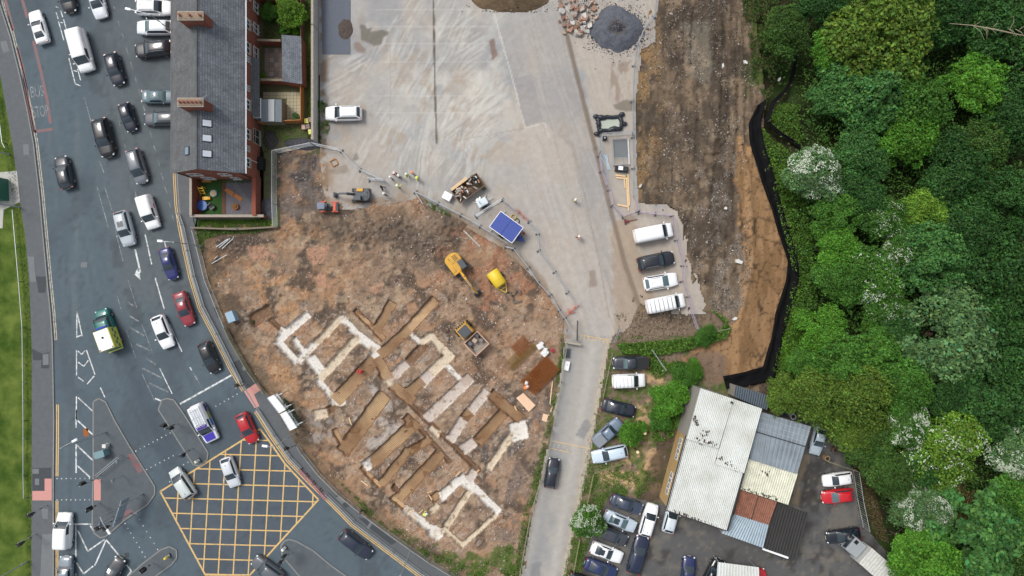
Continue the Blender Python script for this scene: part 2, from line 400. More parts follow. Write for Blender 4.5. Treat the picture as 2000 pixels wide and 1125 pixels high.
tm(4, [(514,0,514,122),(525,75,625,168),(514,235,514,428),(522,243,625,342),(522,378,608,458),(488,774,625,774),(512,780,512,998),(525,815,592,957,707,878),(610,785,645,838),(717,880,888,1090,862,1125),(715,885,640,1055),(517,1035,565,1110,630,1057),(512,1108,512,1140)], 2.8)
tm(5, [(205,375,302,590),(405,780,422,810),(365,712,378,735)], 2.2); tm(5, [(378,735,465,885)], 1, 'faded')
tm(5, [(288,1000,690,775)], 3.4, 'white', 'stop_line')
def dots(t, a, b, n):
    for k in range(n):
        q = T(t, a[0]+(b[0]-a[0])*k/(n-1), a[1]+(b[1]-a[1])*k/(n-1)); mark([(q[0]-1, q[1]), (q[0]+1, q[1])], 2, 'white', 'crossing_stud')
dots(4, (385,466), (635,466), 9); dots(4, (385,610), (635,610), 9); dots(4, (918,280), (1150,158), 9); dots(4, (990,405), (1170,312), 7)
dots(4, (918,705), (1065,945), 7); dots(4, (845,770), (980,995), 8); dots(5, (568,1018), (735,923), 6); dots(4, (1210,388), (1300,340), 4)
def offs(pts, d):
    out = []
    for i, p in enumerate(pts):
        a = pts[max(i-1, 0)]; b = pts[min(i+1, len(pts)-1)]; dx, dy = b[0]-a[0], b[1]-a[1]; L = math.hypot(dx, dy)
        out.append((p[0]+dy/L*d, p[1]-dx/L*d))
    return out
for d in (4.5, 8.0):
    mark(offs(LK[1:11], d), 1.7, 'cream', 'edge_line'); mark(offs([(106,790),(106,860),(105,930)], d), 2, 'yellow', 'edge_line'); mark(offs([(105,978),(105,1400)], d), 2, 'yellow', 'edge_line')
    mark(offs(KERB[1:11], -d-.5), 1.5, 'yellow', 'edge_line'); mark(offs(KERB[11:], -d-.5), 1.9, 'yellow', 'edge_line')
# yellow box junction
BOX = [(313,960),(508,838),(526,862),(556,905),(590,942),(622,976),(488,1123),(401,1123)]
mark(BOX+BOX[:1], 3.2, 'yellow', 'box_junction_line', .005)
def clipline(p, d, poly):
    ts = []
    for i in range(len(poly)):
        a = poly[i]; b = poly[(i+1) % len(poly)]; e = (b[0]-a[0], b[1]-a[1]); den = d[0]*e[1]-d[1]*e[0]
        if abs(den) < 1e-9: continue
        t = ((a[0]-p[0])*e[1]-(a[1]-p[1])*e[0])/den; u = ((a[0]-p[0])*d[1]-(a[1]-p[1])*d[0])/den
        if 0 <= u <= 1: ts.append(t)
    return (min(ts), max(ts)) if len(ts) > 1 else None
for k in range(11):
    for p, d, zz in (((280+.289*(232+101.5*k), 973), (-.061, 1), .0085), ((480, 800+.289*(205+101.5*k)), (1, .025), .012)):
        r = clipline(p, d, BOX)
        if r and r[1]-r[0] > 6: mark([(p[0]+d[0]*r[0], p[1]+d[1]*r[0]), (p[0]+d[0]*r[1], p[1]+d[1]*r[1])], 2.4, 'yellow', 'box_junction_line', zz)
def lettering(txt, px, py, size, sx, rz, m, parent, z=.006, name='lettering'):
    cu = bpy.data.curves.new(name, 'FONT'); cu.body = txt; cu.size = size; cu.align_x = 'CENTER'; cu.align_y = 'CENTER'
    t = bpy.data.objects.new('tmp', cu); COL.objects.link(t); dg = bpy.context.evaluated_depsgraph_get()
    me = bpy.data.meshes.new_from_object(t.evaluated_get(dg)); bpy.data.objects.remove(t)
    me.materials.clear(); me.materials.append(m); o = link(name, me, parent)
    o.location = V(px, py, 0, z); o.rotation_euler = (0, 0, rz); o.scale = (sx, 1, 1); return o
lettering('BUS', *T(1, 290, 722), 2.1, .5, R(8), M['faded'], ROAD); lettering('STOP', *T(1, 318, 878), 2.1, .42, R(8), M['faded'], ROAD)
# footpath details: tactile paving, repair patches, covers
def flat(name, pts, m, parent, z): return MB().sheet(wpts(pts), z).build(name, m, parent)
flat('tactile_paving', [T(4,*p) for p in ((305,465),(353,465),(353,612),(222,612),(222,548),(305,548))], M['tactile'], PATH_L, .115)
flat('tactile_paving', [T(5,*p) for p in ((790,900),(893,832),(935,880),(870,925),(912,1015),(875,1032))], M['tactile'], PATH_R, .115)
for q in (((638,468),(684,468),(684,612),(638,612)), ((862,305),(903,293),(970,410),(940,430)), ((802,712),(880,668),(905,690),(830,745))):
    flat('tactile_paving', [T(4,*p) for p in q], M['tactile'] if q[0][0] == 638 else M['red'], ISL['a'], .115)
for q, m in ((((285,0),(370,0),(362,128),(308,128)), 'patch'), (((255,565),(335,605),(392,592),(390,720),(325,720),(330,655),(262,658)), 'patch')):
    flat('repair_patch', [T(3,*p) for p in q], M[m], PATH_L, .114)
flat('repair_patch', [T(4,*p) for p in ((222,395),(350,390),(350,465),(305,465),(305,548),(222,548))], M['patch'], PATH_L, .1135)
flat('repair_patch', [T(4,*p) for p in ((290,840),(370,840),(370,1140),(275,1140))], M['palepatch'], PATH_L, .1135)
flat('repair_patch', [T(2,*p) for p in ((222,928),(268,928),(285,1125),(240,1125))], M['palepatch'], PATH_L, .1135)
flat('access_cover', [T(2,*p) for p in ((185,50),(228,48),(232,132),(190,132))], M['palepatch'], PATH_L, .116)
flat('access_cover', [T(3,*p) for p in ((340,610),(385,605),(385,692),(340,695))], M['palepatch'], PATH_L, .1165)
flat('access_cover', [T(1,*p) for p in ((5,330),(55,320),(78,400),(30,418))], M['palepatch'], PATH_L, .116)
for q in (((240,465),(268,465),(268,508),(240,508)), ((222,400),(266,400),(266,432),(222,432)), ((282,668),(328,668),(326,738),(292,735))): flat('access_cover', [T(4,*p) for p in q], M['palepatch'], PATH_L, .117)
flat('repair_patch', [T(5,*p) for p in ((490,60),(520,45),(545,130),(515,138))], M['patch'], PATH_R, .114)
flat('repair_patch', [T(5,*p) for p in ((550,240),(585,232),(620,318),(585,325))], M['patch'], PATH_R, .114)
flat('repair_patch', [T(5,*p) for p in ((690,680),(790,635),(895,830),(810,880),(770,860))], M['patch'], PATH_R, .1135)
flat('access_cover', [T(5,*p) for p in ((775,712),(798,702),(810,730),(785,740))], M['palepatch'], PATH_R, .117)
flat('repair_patch', [(655,968),(668,962),(690,984),(676,992)], M['patch'], PATH_R, .1135); flat('access_cover', [(656,972),(664,967),(676,978),(668,985)], M['palepatch'], PATH_R, .117)
flat('repair_patch', [(700,1010),(712,1012),(775,1058),(765,1064),(728,1036)], M['patch'], PATH_R, .1135)
flat('repair_patch', [(716,1030),(726,1014),(730,1018),(720,1034)], M['palepatch'], PATH_R, .1165)
flat('access_cover', [T(2,*p) for p in ((635,975),(685,970),(682,1012),(632,1012))], M['palepatch'], ROAD, .004)
flat('access_cover', [T(4,*p) for p in ((562,130),(595,125),(600,180),(565,180))], M['rust'], ROAD, .004)
flat('access_cover', [T(4,*p) for p in ((842,968),(872,966),(874,998),(845,1000))], M['patch'], ROAD, .004)
# concrete apron and grass beside the green box
slab('paved_apron', [(-40,340),(34,334),(40,395),(8,410),(6,446),(-40,446)], .0, .116, M['conc'])
# --- the concrete yard
SITE = [(BACK[i]) for i in range(3, 20)]+[(1003,1180),(1020,1120),(1038,1000),(1066,870),(1090,750),(1104,668),(1104,630),(1062,560),(985,485),(880,425),(815,388),(740,398),(640,412),(628,300),(545,296),(545,440),(400,446)]
YARD = [(622,-300),(1300,-300),(1284,0),(1276,55),(1280,80),(1252,98),(1246,150),(1238,230),(1242,330),(1246,398),(1300,403),(1340,425),(1342,470),(1338,500),(1362,545),(1372,585),(1388,612),(1340,612),(1296,610),(1250,590),(1225,640),(1198,655),(1192,668),(1104,668),(1104,630),(1062,560),(985,485),(880,425),(815,388),(740,400),(690,408),(636,408),(626,300)]
def aniso(px, py, ang, l, w, s):
    a = math.radians(ang); u = px*math.cos(a)+py*math.sin(a); v = -px*math.sin(a)+py*math.cos(a)
    wv = 14*(fbm(px/70, py/70, 3, s+20)-.5)
    return fbm(u/l, (v+wv)/w, 4, s)
def yard_col(px, py, z):
    n = fbm(px/80, py/80, 5, 31); f = fbm(px/16, py/16, 4, 41)
    c = np.broadcast_to(np.array(C(160,158,154)), px.shape+(3,)).copy()
    c = mix(c, C(172,160,146), sstep(.42, .64, fbm(px/60, py/110, 4, 51))*.5)
    c = mix(c, C(136,140,144), sstep(.48, .68, n)*.65)
    pale = np.exp(-((px-905)/120)**2-((py-175)/130)**2)
    c = mix(c, C(196,192,182), pale*sstep(.3, .6, fbm(px/30, py/30, 5, 57))*.75)
    # scraped slurry with a directional grain, fanning from the gate
    for ang, ln_, wd2, sd_, mask in ((118,60,4,61,sstep(1010,900,px)*sstep(640,720,px)*sstep(420,300,py)), (152,50,5,62,sstep(820,700,px)*sstep(60,120,py)*sstep(230,170,py)), (-38,60,3.5,66,sstep(1010,960,px)*sstep(840,900,px)*sstep(-20,60,py)*sstep(330,250,py)), (100,90,3.5,68,sstep(1000,900,px)*sstep(740,800,px)*sstep(180,300,py))):
        g_ = aniso(px, py, ang, ln_, wd2, sd_); ms_ = mask*sstep(.35, .6, fbm(px/40, py/40, 4, sd_+5))
        c = mix(c, C(200,198,192), sstep(.50, .70, g_)*ms_*.38); c = mix(c, C(140,134,126), sstep(.48, .36, g_)*ms_*.35)
    track = sstep(.48, .66, aniso(px, py, 70, 150, 4, 81))*sstep(980, 1060, px)
    c = mix(c, C(182,175,166), track*.5); c = mix(c, C(142,136,130), sstep(.46, .34, aniso(px, py, 72, 120, 4, 83))*sstep(980, 1060, px)*.4)
    mud = sstep(.50, .66, fbm(px/38, py/38, 4, 91))*sstep(520, 300, np.hypot(px-760, (py-420)*1.2))
    c = mix(c, C(156,138,116), mud*.5*sstep(.3, .6, aniso(px, py, 110, 50, 5, 93)))
    c = mix(c, C(140,120,98), sstep(26, 4, dline(px, py, SITE, True))*.75*sstep(.35, .6, f))
    # darker panel and bays
    pan = inpoly(px, py, [(972,60),(1000,150),(1025,250),(1066,240),(1090,300),(1130,500),(1168,640),(1190,640),(1196,560),(1180,400),(1150,230),(1100,60),(1070,20)])
    c = mix(c, C(152,146,140), pan*.45)
    pan2 = inpoly(px, py, [(1000,155),(1040,145),(1060,235),(1025,248)]); c = mix(c, C(140,138,138), pan2*.5)
    pan3 = inpoly(px, py, [(1025,248),(1064,240),(1116,290),(1138,400),(1168,500),(1192,570),(1196,655),(1120,655),(1060,540),(960,420),(860,390)]); c = mix(c, C(176,168,158), pan3*.5)
    east = softp(px, py, [(1095,0),(1165,230),(1200,420),(1250,600),(1400,620),(1350,420),(1245,390),(1290,0)]); c = mix(c, C(170,158,144), east*.55)
    c = mix(c, C(150,130,108), (softp(px, py, [(1196,430),(1240,420),(1262,560),(1290,612),(1200,660)]))*.6)
    c = mix(c, C(132,116,100), sstep(.45, .62, fbm(px/9, py/30, 3, 97))*softp(px, py, [(1190,120),(1228,122),(1222,196),(1190,196)])*.7)
    # joints
    for ln, wd_, cc, k in (([(846,-50),(849,150),(853,280)], 1.9, C(84,76,66), .9), ([(1085,-50),(1108,70),(1135,180),(1163,290)], 5, C(112,98,84), .85), ([(1163,290),(1190,400),(1222,520),(1250,600)], 5.5, C(116,102,88), .8),
                       ([(960,10),(1000,150),(1026,250)], 1.2, C(196,192,184), .7), ([(1026,250),(1064,240),(1072,268)], 1.2, C(196,190,180), .6), ([(1118,280),(1140,370),(1172,520),(1190,620)], 1.4, C(140,132,122), .6),
                       ([(890,275),(1026,250)], 1, C(140,130,120), .4), ([(762,90),(764,300)], .9, C(140,136,130), .35), ([(725,150),(728,300)], .9, C(150,146,140), .35), ([(1040,60),(1075,240),(1120,420),(1160,600)], .9, C(150,142,132), .5)):
        c = mix(c, cc, (1-sstep(wd_*.5, wd_*1.1+.5, dline(px, py, ln)+2.2*(f-.5)))*k)
    for yy in (18,52,85,120,153,187,220,252):
        c = mix(c, C(188,186,182), (1-sstep(.4, 1.3, abs(py-yy)))*.35*sstep(700, 760, px)*sstep(1000, 960, px))
    # wet stain, dark gravel strip, drain patches
    w = 10*(f-.5)
    def blob(poly, cc, k, e=2.0):
        nonlocal c
        c = mix(c, cc, (1-sstep(-e, e, sdpoly(px, py, poly)+w*.8))*k)
    blob([(704,48),(712,50),(716,56),(727,53),(724,62),(745,58),(760,62),(758,68),(750,72),(745,86),(732,91),(720,84),(706,78)], C(104,100,90), .85)
    blob([(690,84),(700,82),(706,90),(716,96),(712,104),(696,100)], C(120,96,80), .6)
    blob([(955,80),(964,76),(971,108),(962,116)], C(116,88,74), .75); blob([(1150,528),(1163,528),(1166,558),(1152,562)], C(132,116,104), .7)
    blob([(1196,205),(1215,197),(1248,192),(1245,212),(1222,220),(1205,212)], C(112,104,92), .8)
    blob([(640,330),(675,322),(682,334),(660,342),(642,338)], C(130,116,100), .6)
    blob([(693,298),(700,296),(699,310),(690,313)], C(112,102,96), .7)
    c = mix(c, C(126,104,80), sstep(14, 2, abs(px-632))*(py < 420)*sstep(.4, .6, f)*.8)
    return c
tag(gridmesh('concrete_yard', 612, 1400, -280, 680, .17, lambda x, y: np.full_like(x, .03)+.03*(fbm(x/120, y/120, 2, 5)-.5), yard_col,
    lambda x, y: sdpoly(x, y, YARD)+7*(fbm(x/9, y/9, 3, 77)-.5)*sstep(1090, 1200, x)*sstep(-10, 60, y) < 1.5, M['slab'], False), kind='structure')
# --- service lane
LANE_L = [(1104,660),(1092,750),(1076,830),(1062,905),(1040,1000),(1018,1125),(995,1300)]
LANE_R = [(1192,660),(1180,730),(1168,800),(1150,905),(1130,1000),(1104,1125),(1080,1300)]
def lane_col(px, py, z):
    n = fbm(px/40, py/70, 4, 12); c = np.broadcast_to(np.array(C(160,156,149)), px.shape+(3,)).copy()
    c = mix(c, C(138,140,142), sstep(.45, .7, n)*.7)
    cx = np.interp(py, [660,1125], [1146,1062])
    c = mix(c, C(178,174,166), np.exp(-((px-cx-16)/9)**2)*.5); c = mix(c, C(132,134,136), np.exp(-((px-cx+22)/11)**2)*.5)
    c = mix(c, C(178,162,140), sstep(12, 3, abs(px-np.interp(py, [660,800,1125], [1190,1165,1102])))*.6)
    for p in ([(1145,815),(1155,832),(1140,858),(1124,850)], [(1040,1100),(1058,1096),(1054,1130),(1034,1130)]): c = mix(c, C(124,124,124), inpoly(px, py, p)*.7)
    return c
tag(gridmesh('lane', 960, 1200, 655, 1320, .22, lambda x, y: np.full_like(x, .045), lane_col, lambda x, y: inpoly(x, y, LANE_L+LANE_R[::-1]), M['slab'], False), kind='structure')
LANE = bpy.data.objects['lane']
for a, b in (((1132,654),(1192,664)), ((1078,861),(1152,876)), ((1074,875),(1112,884))): mark([a, b], 1.3, 'yellow', 'lane_marking', .052, LANE)
for k in range(8): mark([(1135+k*7.5, 656+k), (1133+k*7.5, 664+k)], 1.2, 'yellow', 'lane_marking', .056, LANE); mark([(1083+k*9, 865+k*1.6), (1081+k*9, 876+k*1.6)], 1.2, 'cream', 'lane_marking', .056, LANE)
for d in (4, 6.5): mark(offs(LANE_R[1:-1], -d), 1.2, 'cream', 'edge_line', .053, LANE); 
mark(offs(LANE_L[1:-1], 3), 1.1, 'cream', 'edge_line', .053, LANE)
# --- excavated site with foundation trenches
# (x0,y0,x1,y1,width px, floor): c white concrete blinding, k cream concrete, w muddy water, m mud
TR = [
 (604,612,560,650,15,'c'),(563,648,541,668,15,'c'),(545,642,562,660,12,'c'),(541,664,581,709,13,'c'),(572,658,594,690,11,'c'),(578,708,622,664,15,'c'),(618,670,668,618,13,'k'),
 (604,696,628,728,21,'c'),(620,743,660,702,17,'k'),(656,705,702,655,16,'k'),(664,618,702,657,13,'c'),(694,652,742,688,17,'c'),(619,738,652,780,12,'c'),(656,768,662,794,30,'c'),
 (654,784,730,704,26,'w'),(722,690,742,706,26,'c'),(692,605,750,664,10,'w'),(734,648,766,590,18,'w'),(852,584,796,645,19,'w'),(798,643,742,694,20,'w'),
 (800,650,822,671,9,'c'),(818,672,842,655,13,'k'),(838,652,862,680,13,'k'),(830,672,794,710,17,'m'),(796,708,758,744,18,'c'),(735,700,760,742,20,'w'),
 (752,736,772,756,16,'k'),(764,752,806,786,20,'w'),(790,774,824,745,20,'w'),(820,752,842,728,20,'c'),(840,730,876,696,20,'k'),(858,676,884,702,16,'k'),(872,712,898,742,10,'c'),
 (829,822,918,738,21,'c'),(903,735,920,752,20,'c'),(838,832,860,850,14,'k'),(877,862,906,818,19,'c'),(906,818,918,803,19,'w'),(918,805,952,762,18,'c'),(902,880,928,862,20,'c'),
 (956,768,1018,820,21,'w'),(930,866,984,806,22,'w'),(996,846,1030,838,36,'c'),(1008,838,952,918,13,'k'),
 (740,730,938,922,9,'m'),(800,815,880,905,9,'m'),
 (752,770,668,884,29,'w'),(652,838,678,890,10,'w'),(804,832,720,910,24,'w'),(790,812,818,838,16,'w'),(714,896,728,916,24,'c'),(704,912,744,954,9,'w'),
 (798,878,742,950,17,'w'),(796,884,842,858,17,'w'),(862,884,776,976,22,'w'),(766,948,782,966,10,'m'),(764,970,792,994,12,'w'),
 (788,990,862,1050,15,'c'),(842,1034,862,1048,24,'c'),(858,974,900,934,17,'c'),(896,930,920,952,18,'c'),(912,940,976,1002,15,'c'),(920,956,870,1030,12,'k'),(928,920,912,940,16,'c'),(971,1004,902,1066,8,'k'),(864,1030,906,1068,8,'k'),
 (490,628,530,604,24,'m'),(526,622,548,644,8,'m'),(640,802,660,790,14,'m'),(610,812,640,806,18,'k'),(842,978,858,964,14,'w'),(836,1004,856,986,12,'k')]
def trench(px, py):
    best = np.full(px.shape, 99.0); kind = np.zeros(px.shape, int); ids = {'c':1,'k':2,'w':3,'m':4}
    wob = 3.4*(fbm(px/9, py/9, 3, 7)-.5)+1.6*(fbm(px/3, py/3, 2, 8)-.5)
    for x0, y0, x1, y1, w, k in TR:
        L = math.hypot(x1-x0, y1-y0); ux, uy = (x1-x0)/L, (y1-y0)/L; mx, my = (x0+x1)/2, (y0+y1)/2
        a = abs((px-mx)*ux+(py-my)*uy)-L/2; b = abs(-(px-mx)*uy+(py-my)*ux)-w/2-(1.2 if k in 'ck' else .4)
        d = np.where((a > 0) & (b > 0), np.hypot(a, b), np.maximum(a, b))+wob
        up = d < best; best = np.where(up, d, best); kind = np.where(up, ids[k], kind)
    return best, kind
MOUNDS = [(715,448,46,22,.55),(770,435,40,24,.7),(842,470,44,30,.75),(870,440,34,20,.5),(640,440,40,14,.35),(470,470,50,20,.3),(580,370,30,60,.25),(1075,845,22,30,.35),(560,560,60,26,.25)]
def site_h(px, py):
    n = fbm(px/40, py/40, 4, 2); f = fbm(px/7, py/7, 3, 4)
    z = .26*(n-.5)+.26*(f-.5)+.16*(fbm(px/3, py/3, 2, 6)-.5)+.55*np.clip(fbm(px/14, py/14, 4, 9)-.56, 0, 1)
    for x, y, rx, ry, h in MOUNDS: z = z+h*np.exp(-((px-x)/rx)**2-((py-y)/ry)**2)*(.55+.9*f)
    # tracked, scored edge above the dig
    z = z+.35*np.exp(-(dline(px, py, [(545,452),(640,455),(700,462),(760,500),(800,540)])/9)**2)*(f)
    d, k = trench(px, py)
    depth = np.select([k == 1, k == 2, k == 3], [.44, .40, .62], .46)
    inner = -depth+.05*(f-.5)+np.where(k == 3, .62*np.clip(fbm(px/13, py/13, 3, 17)-.42, 0, 1), 0)
    spoil = .10*np.exp(-np.clip(d, 0, 30)/4.0)
    z = np.where(d < 0, np.minimum(z, inner*sstep(.2, -1.8, d)), z+spoil*f)
    rd = dline(px, py, BACK); z = z+np.where(rd < 40, .25*sstep(40, 12, rd), 0)
    return z-.06*sstep(6, 0, dline(px, py, SITE, True))
def site_col(px, py, z):
    n = fbm(px/55, py/55, 5, 13); m2 = fbm(px/26, py/26, 5, 23); f = fbm(px/6, py/6, 3, 33); g = fbm(px/2.5, py/2.5, 2, 43)
    c = np.broadcast_to(np.array(C(138,117,98)), px.shape+(3,)).copy()
    c = mix(c, C(156,124,97), sstep(.42, .62, n)*.8)
    c = mix(c, C(168,130,94), sstep(.48, .66, m2)*sstep(760, 520, px)*.75)
    c = mix(c, C(84,74,65), sstep(.49, .62, fbm(px/34, py/34, 6, 53))*.85)
    c = mix(c, C(76,66,58), sstep(.54, .62, fbm(px/15, py/13, 6, 54))*.35)
    c = mix(c, C(182,160,134), sstep(.57, .66, fbm(px/20, py/17, 6, 58))*.4)
    c = mix(c, C(156,132,110), sstep(760, 900, px)*sstep(.42, .6, m2)*.7)
    c = mix(c, C(156,112,86), sstep(.5, .64, fbm(px/30, py/22, 4, 63))*softp(px, py, [(850,440),(960,450),(1040,560),(960,620),(840,560)])*.7)
    dk = np.zeros_like(px)
    for x, y, rx, ry, h in MOUNDS[:6]: dk = np.maximum(dk, np.exp(-((px-x)/rx/1.3)**2-((py-y)/ry/1.3)**2))
    c = mix(c, C(94,84,74), dk*.8)
    c = mix(c, C(104,98,94), softp(px, py, [(545,296),(628,300),(632,400),(545,440)])*sstep(.35, .6, m2)*.8)
    c = mix(c, C(66,62,60), sstep(.5, .62, m2)*softp(px, py, [(545,296),(628,300),(600,350),(550,370)])*.8)
    c = mix(c, C(80,70,62), sstep(.45, .6, m2)*softp(px, py, [(420,460),(540,452),(480,500),(410,540)])*.8)
    c = mix(c, C(112,100,92), softp(px, py, [(1030,770),(1090,760),(1060,880),(1035,1000),(1010,1060),(960,1060),(1000,900),(1040,850)])*sstep(.35, .6, m2)*.8)
    c = mix(c, C(88,84,80), sstep(.5, .62, fbm(px/18, py/18, 4, 73))*softp(px, py, [(930,860),(1000,830),(1090,760),(1080,800),(1000,900),(940,915)])*.85)
    c = mix(c, C(176,168,160), sstep(.5, .6, m2)*softp(px, py, [(690,770),(735,750),(800,840),(740,900),(690,870)])*.7)
    c = mix(c, C(150,142,136), sstep(.45, .6, m2)*softp(px, py, [(600,800),(660,830),(650,880),(605,860)])*.8)
    # damp hollows
    for p in ([(600,486),(640,484),(636,510),(612,520)], [(606,540),(630,528),(640,560),(620,556)], [(716,556),(745,556),(742,572),(724,574)], [(480,480),(520,478),(530,500),(500,510)]):
        c = mix(c, C(172,134,110), (1-sstep(-2, 6, sdpoly(px, py, p)+22*(m2-.5)))*.8)
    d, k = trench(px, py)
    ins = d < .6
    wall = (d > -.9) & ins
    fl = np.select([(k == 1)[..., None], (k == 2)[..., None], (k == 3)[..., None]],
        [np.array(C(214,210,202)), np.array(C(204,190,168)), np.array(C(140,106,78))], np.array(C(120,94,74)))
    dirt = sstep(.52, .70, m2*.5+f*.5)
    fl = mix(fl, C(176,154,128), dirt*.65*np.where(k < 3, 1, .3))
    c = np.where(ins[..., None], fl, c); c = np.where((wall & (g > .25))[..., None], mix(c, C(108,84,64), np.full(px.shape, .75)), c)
    c = mix(c, C(180,166,152), ((d > .8) & (d < 16))*sstep(.60, .72, f)*.6)
    c = mix(c, C(196,184,174), sstep(.70, .80, g)*sstep(.5, .65, m2)*.35)
    c = mix(c, C(74,62,54), sstep(.68, .8, f)*.5)
    gr = softp(px, py, [(660,930),(700,975),(780,1030),(830,1060),(900,1085),(1000,1060),(1020,1120),(960,1190),(840,1090),(720,1000)])
    c = mix(c, C(70,92,36), gr*sstep(.42, .56, m2)*.85); c = mix(c, C(96,84,68), sstep(26, 8, dline(px, py, BACK))*.6)
    c = mix(c, C(84,92,48), sstep(14, 4, dline(px, py, LANE_L))*sstep(.4, .55, m2)*.8)
    return c
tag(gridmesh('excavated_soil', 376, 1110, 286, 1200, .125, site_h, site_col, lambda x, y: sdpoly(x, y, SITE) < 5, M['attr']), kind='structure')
for x0, y0, x1, y1, w, k in TR:
    if k != 'w': continue
    a, b = V(x0, y0), V(x1, y1); d = (b-a).normalized(); n = Vector((-d.y, d.x, 0))*(w/2+1.0)/S
    zz = -.40-.0013*TR.index((x0, y0, x1, y1, w, k)); a -= d*.1; b += d*.1; a.z = b.z = zz
    tag(MB().add([a-n, b-n, b+n, a+n], [(0,1,2,3)]).build('trench_water', M['water']), kind='structure')
# --- embankment and rough ground east of the yard
BANK = [(1296,-300),(1282,0),(1250,90),(1240,330),(1246,392),(1320,400),(1340,440),(1338,500),(1380,605),(1300,604),(1240,578),(1215,640),(1196,655),(1192,670),(1164,800),(1146,905),(1126,1000),(1100,1125),(1080,1300),(1150,1300),(1192,965),(1292,992),(1302,968),(1562,802),(1545,780),(1512,745)]+EB[8::-1]
def bank_h(px, py):
    f = fbm(px/8, py/8, 3, 14); n = fbm(px/40, py/60, 4, 24); rg = fbm(px/9, py/90, 3, 34)
    up = 1-sstep(600, 680, py)
    z = gz(px, py)+.18*(f-.5)+up*(.10*(fbm(px/3, py/3, 2, 6)-.5)+.75*np.clip(fbm(px/14, py/18, 4, 19)-.54, 0, 1)+.55*(rg-.5)+.5*(n-.5))*sstep(1262, 1300, px)
    z = z+up*.5*np.exp(-((px-np.interp(py, [0,120,200,300], [1400,1395,1398,1390]))/16)**2)*(py < 300)
    smooth_ = inpoly(px, py, [(1448,300),(1500,360),(1540,510),(1520,620),(1500,720),(1420,735),(1340,715),(1438,630),(1455,595),(1460,525),(1441,352)])
    z = np.where(smooth_, gz(px, py)+.25*(fbm(px/14, py/60, 3, 15)-.5)+.05*(f-.5), z)
    z = z+.28*np.exp(-(dline(px, py, [(1462,300),(1470,420),(1468,520),(1440,640)])/7)**2)
    return z-.10*sstep(10, 0, dline(px, py, YARD, True))
def bank_col(px, py, z):
    n = fbm(px/50, py/80, 5, 16); m2 = fbm(px/18, py/26, 5, 26); f = fbm(px/5, py/5, 3, 36); st = fbm(px/10, py/120, 4, 46)
    c = np.broadcast_to(np.array(C(108,93,77)), px.shape+(3,)).copy()
    c = mix(c, C(130,112,92), sstep(.45, .62, st)*.55); c = mix(c, C(58,50,43), sstep(.52, .62, fbm(px/20, py/24, 6, 47))*.55); c = mix(c, C(150,132,110), sstep(.56, .66, fbm(px/13, py/17, 6, 48))*.5); c = mix(c, C(68,60,52), sstep(.50, .66, n)*.8)
    c = mix(c, C(142,114,78), sstep(.42, .6, m2)*sstep(1310, 1262, px)*.9*(py < 420))
    c = mix(c, C(120,116,104), softp(px, py, [(1330,40),(1385,40),(1398,130),(1385,180),(1350,150)])*.45)
    c = mix(c, C(54,48,42), sstep(10, 3, dline(px, py, [(1390,0),(1392,80),(1398,130),(1388,190),(1400,240)]))*.6)
    c = mix(c, C(112,104,96), sstep(.5, .64, m2)*softp(px, py, [(1345,280),(1460,280),(1470,520),(1430,640),(1390,600),(1350,480)])*.6)
    sm = softp(px, py, [(1440,270),(1470,290),(1505,390),(1545,510),(1530,620),(1505,730),(1420,750),(1335,720),(1325,695),(1436,630),(1452,595),(1456,525),(1436,352)])
    c = mix(c, C(160,126,90), sm*.85); c = mix(c, C(124,96,66), sm*sstep(.45, .62, fbm(px/12, py/40, 4, 56))*.7)
    c = mix(c, C(70,58,46), sm*(1-sstep(.0, .035, abs(fbm(px/26, py/44, 3, 66)-.5)))*.8)
    c = mix(c, C(112,98,88), sm*softp(px, py, [(1330,690),(1420,690),(1420,750),(1370,745)])*.7)
    # rough ground by the lane
    lo = sstep(610, 640, py)*(1-sm)*(px < 1440)
    c = mix(c, C(126,110,92), lo*.8); c = mix(c, C(190,160,122), lo*sstep(.42, .58, fbm(px/22, py/22, 4, 76))*softp(px, py, [(1245,730),(1300,700),(1290,800),(1290,960),(1180,950),(1160,930),(1240,880)])*.85)
    c = mix(c, C(72,96,36), lo*sstep(.47, .58, fbm(px/15, py/15, 4, 86))*.75*(py > 655))
    c = mix(c, C(74,64,52), lo*softp(px, py, [(1300,830),(1330,820),(1290,985),(1240,985),(1260,930)])*.8)
    c = mix(c, C(70,92,34), sstep(1440, 1480, px)*(py < 190)*sstep(.40, .55, m2)*.8)
    c = mix(c, C(170,160,148), sstep(.74, .84, f)*.4*(1-sm)); c = mix(c, C(44,38,33), sstep(.66, .78, fbm(px/4, py/4, 2, 96))*.5)
    return c
tag(gridmesh('embankment_soil', 1070, 1600, -280, 1300, .17, bank_h, bank_col, lambda x, y: sdpoly(x, y, BANK) < 6, M['attr']), kind='structure')
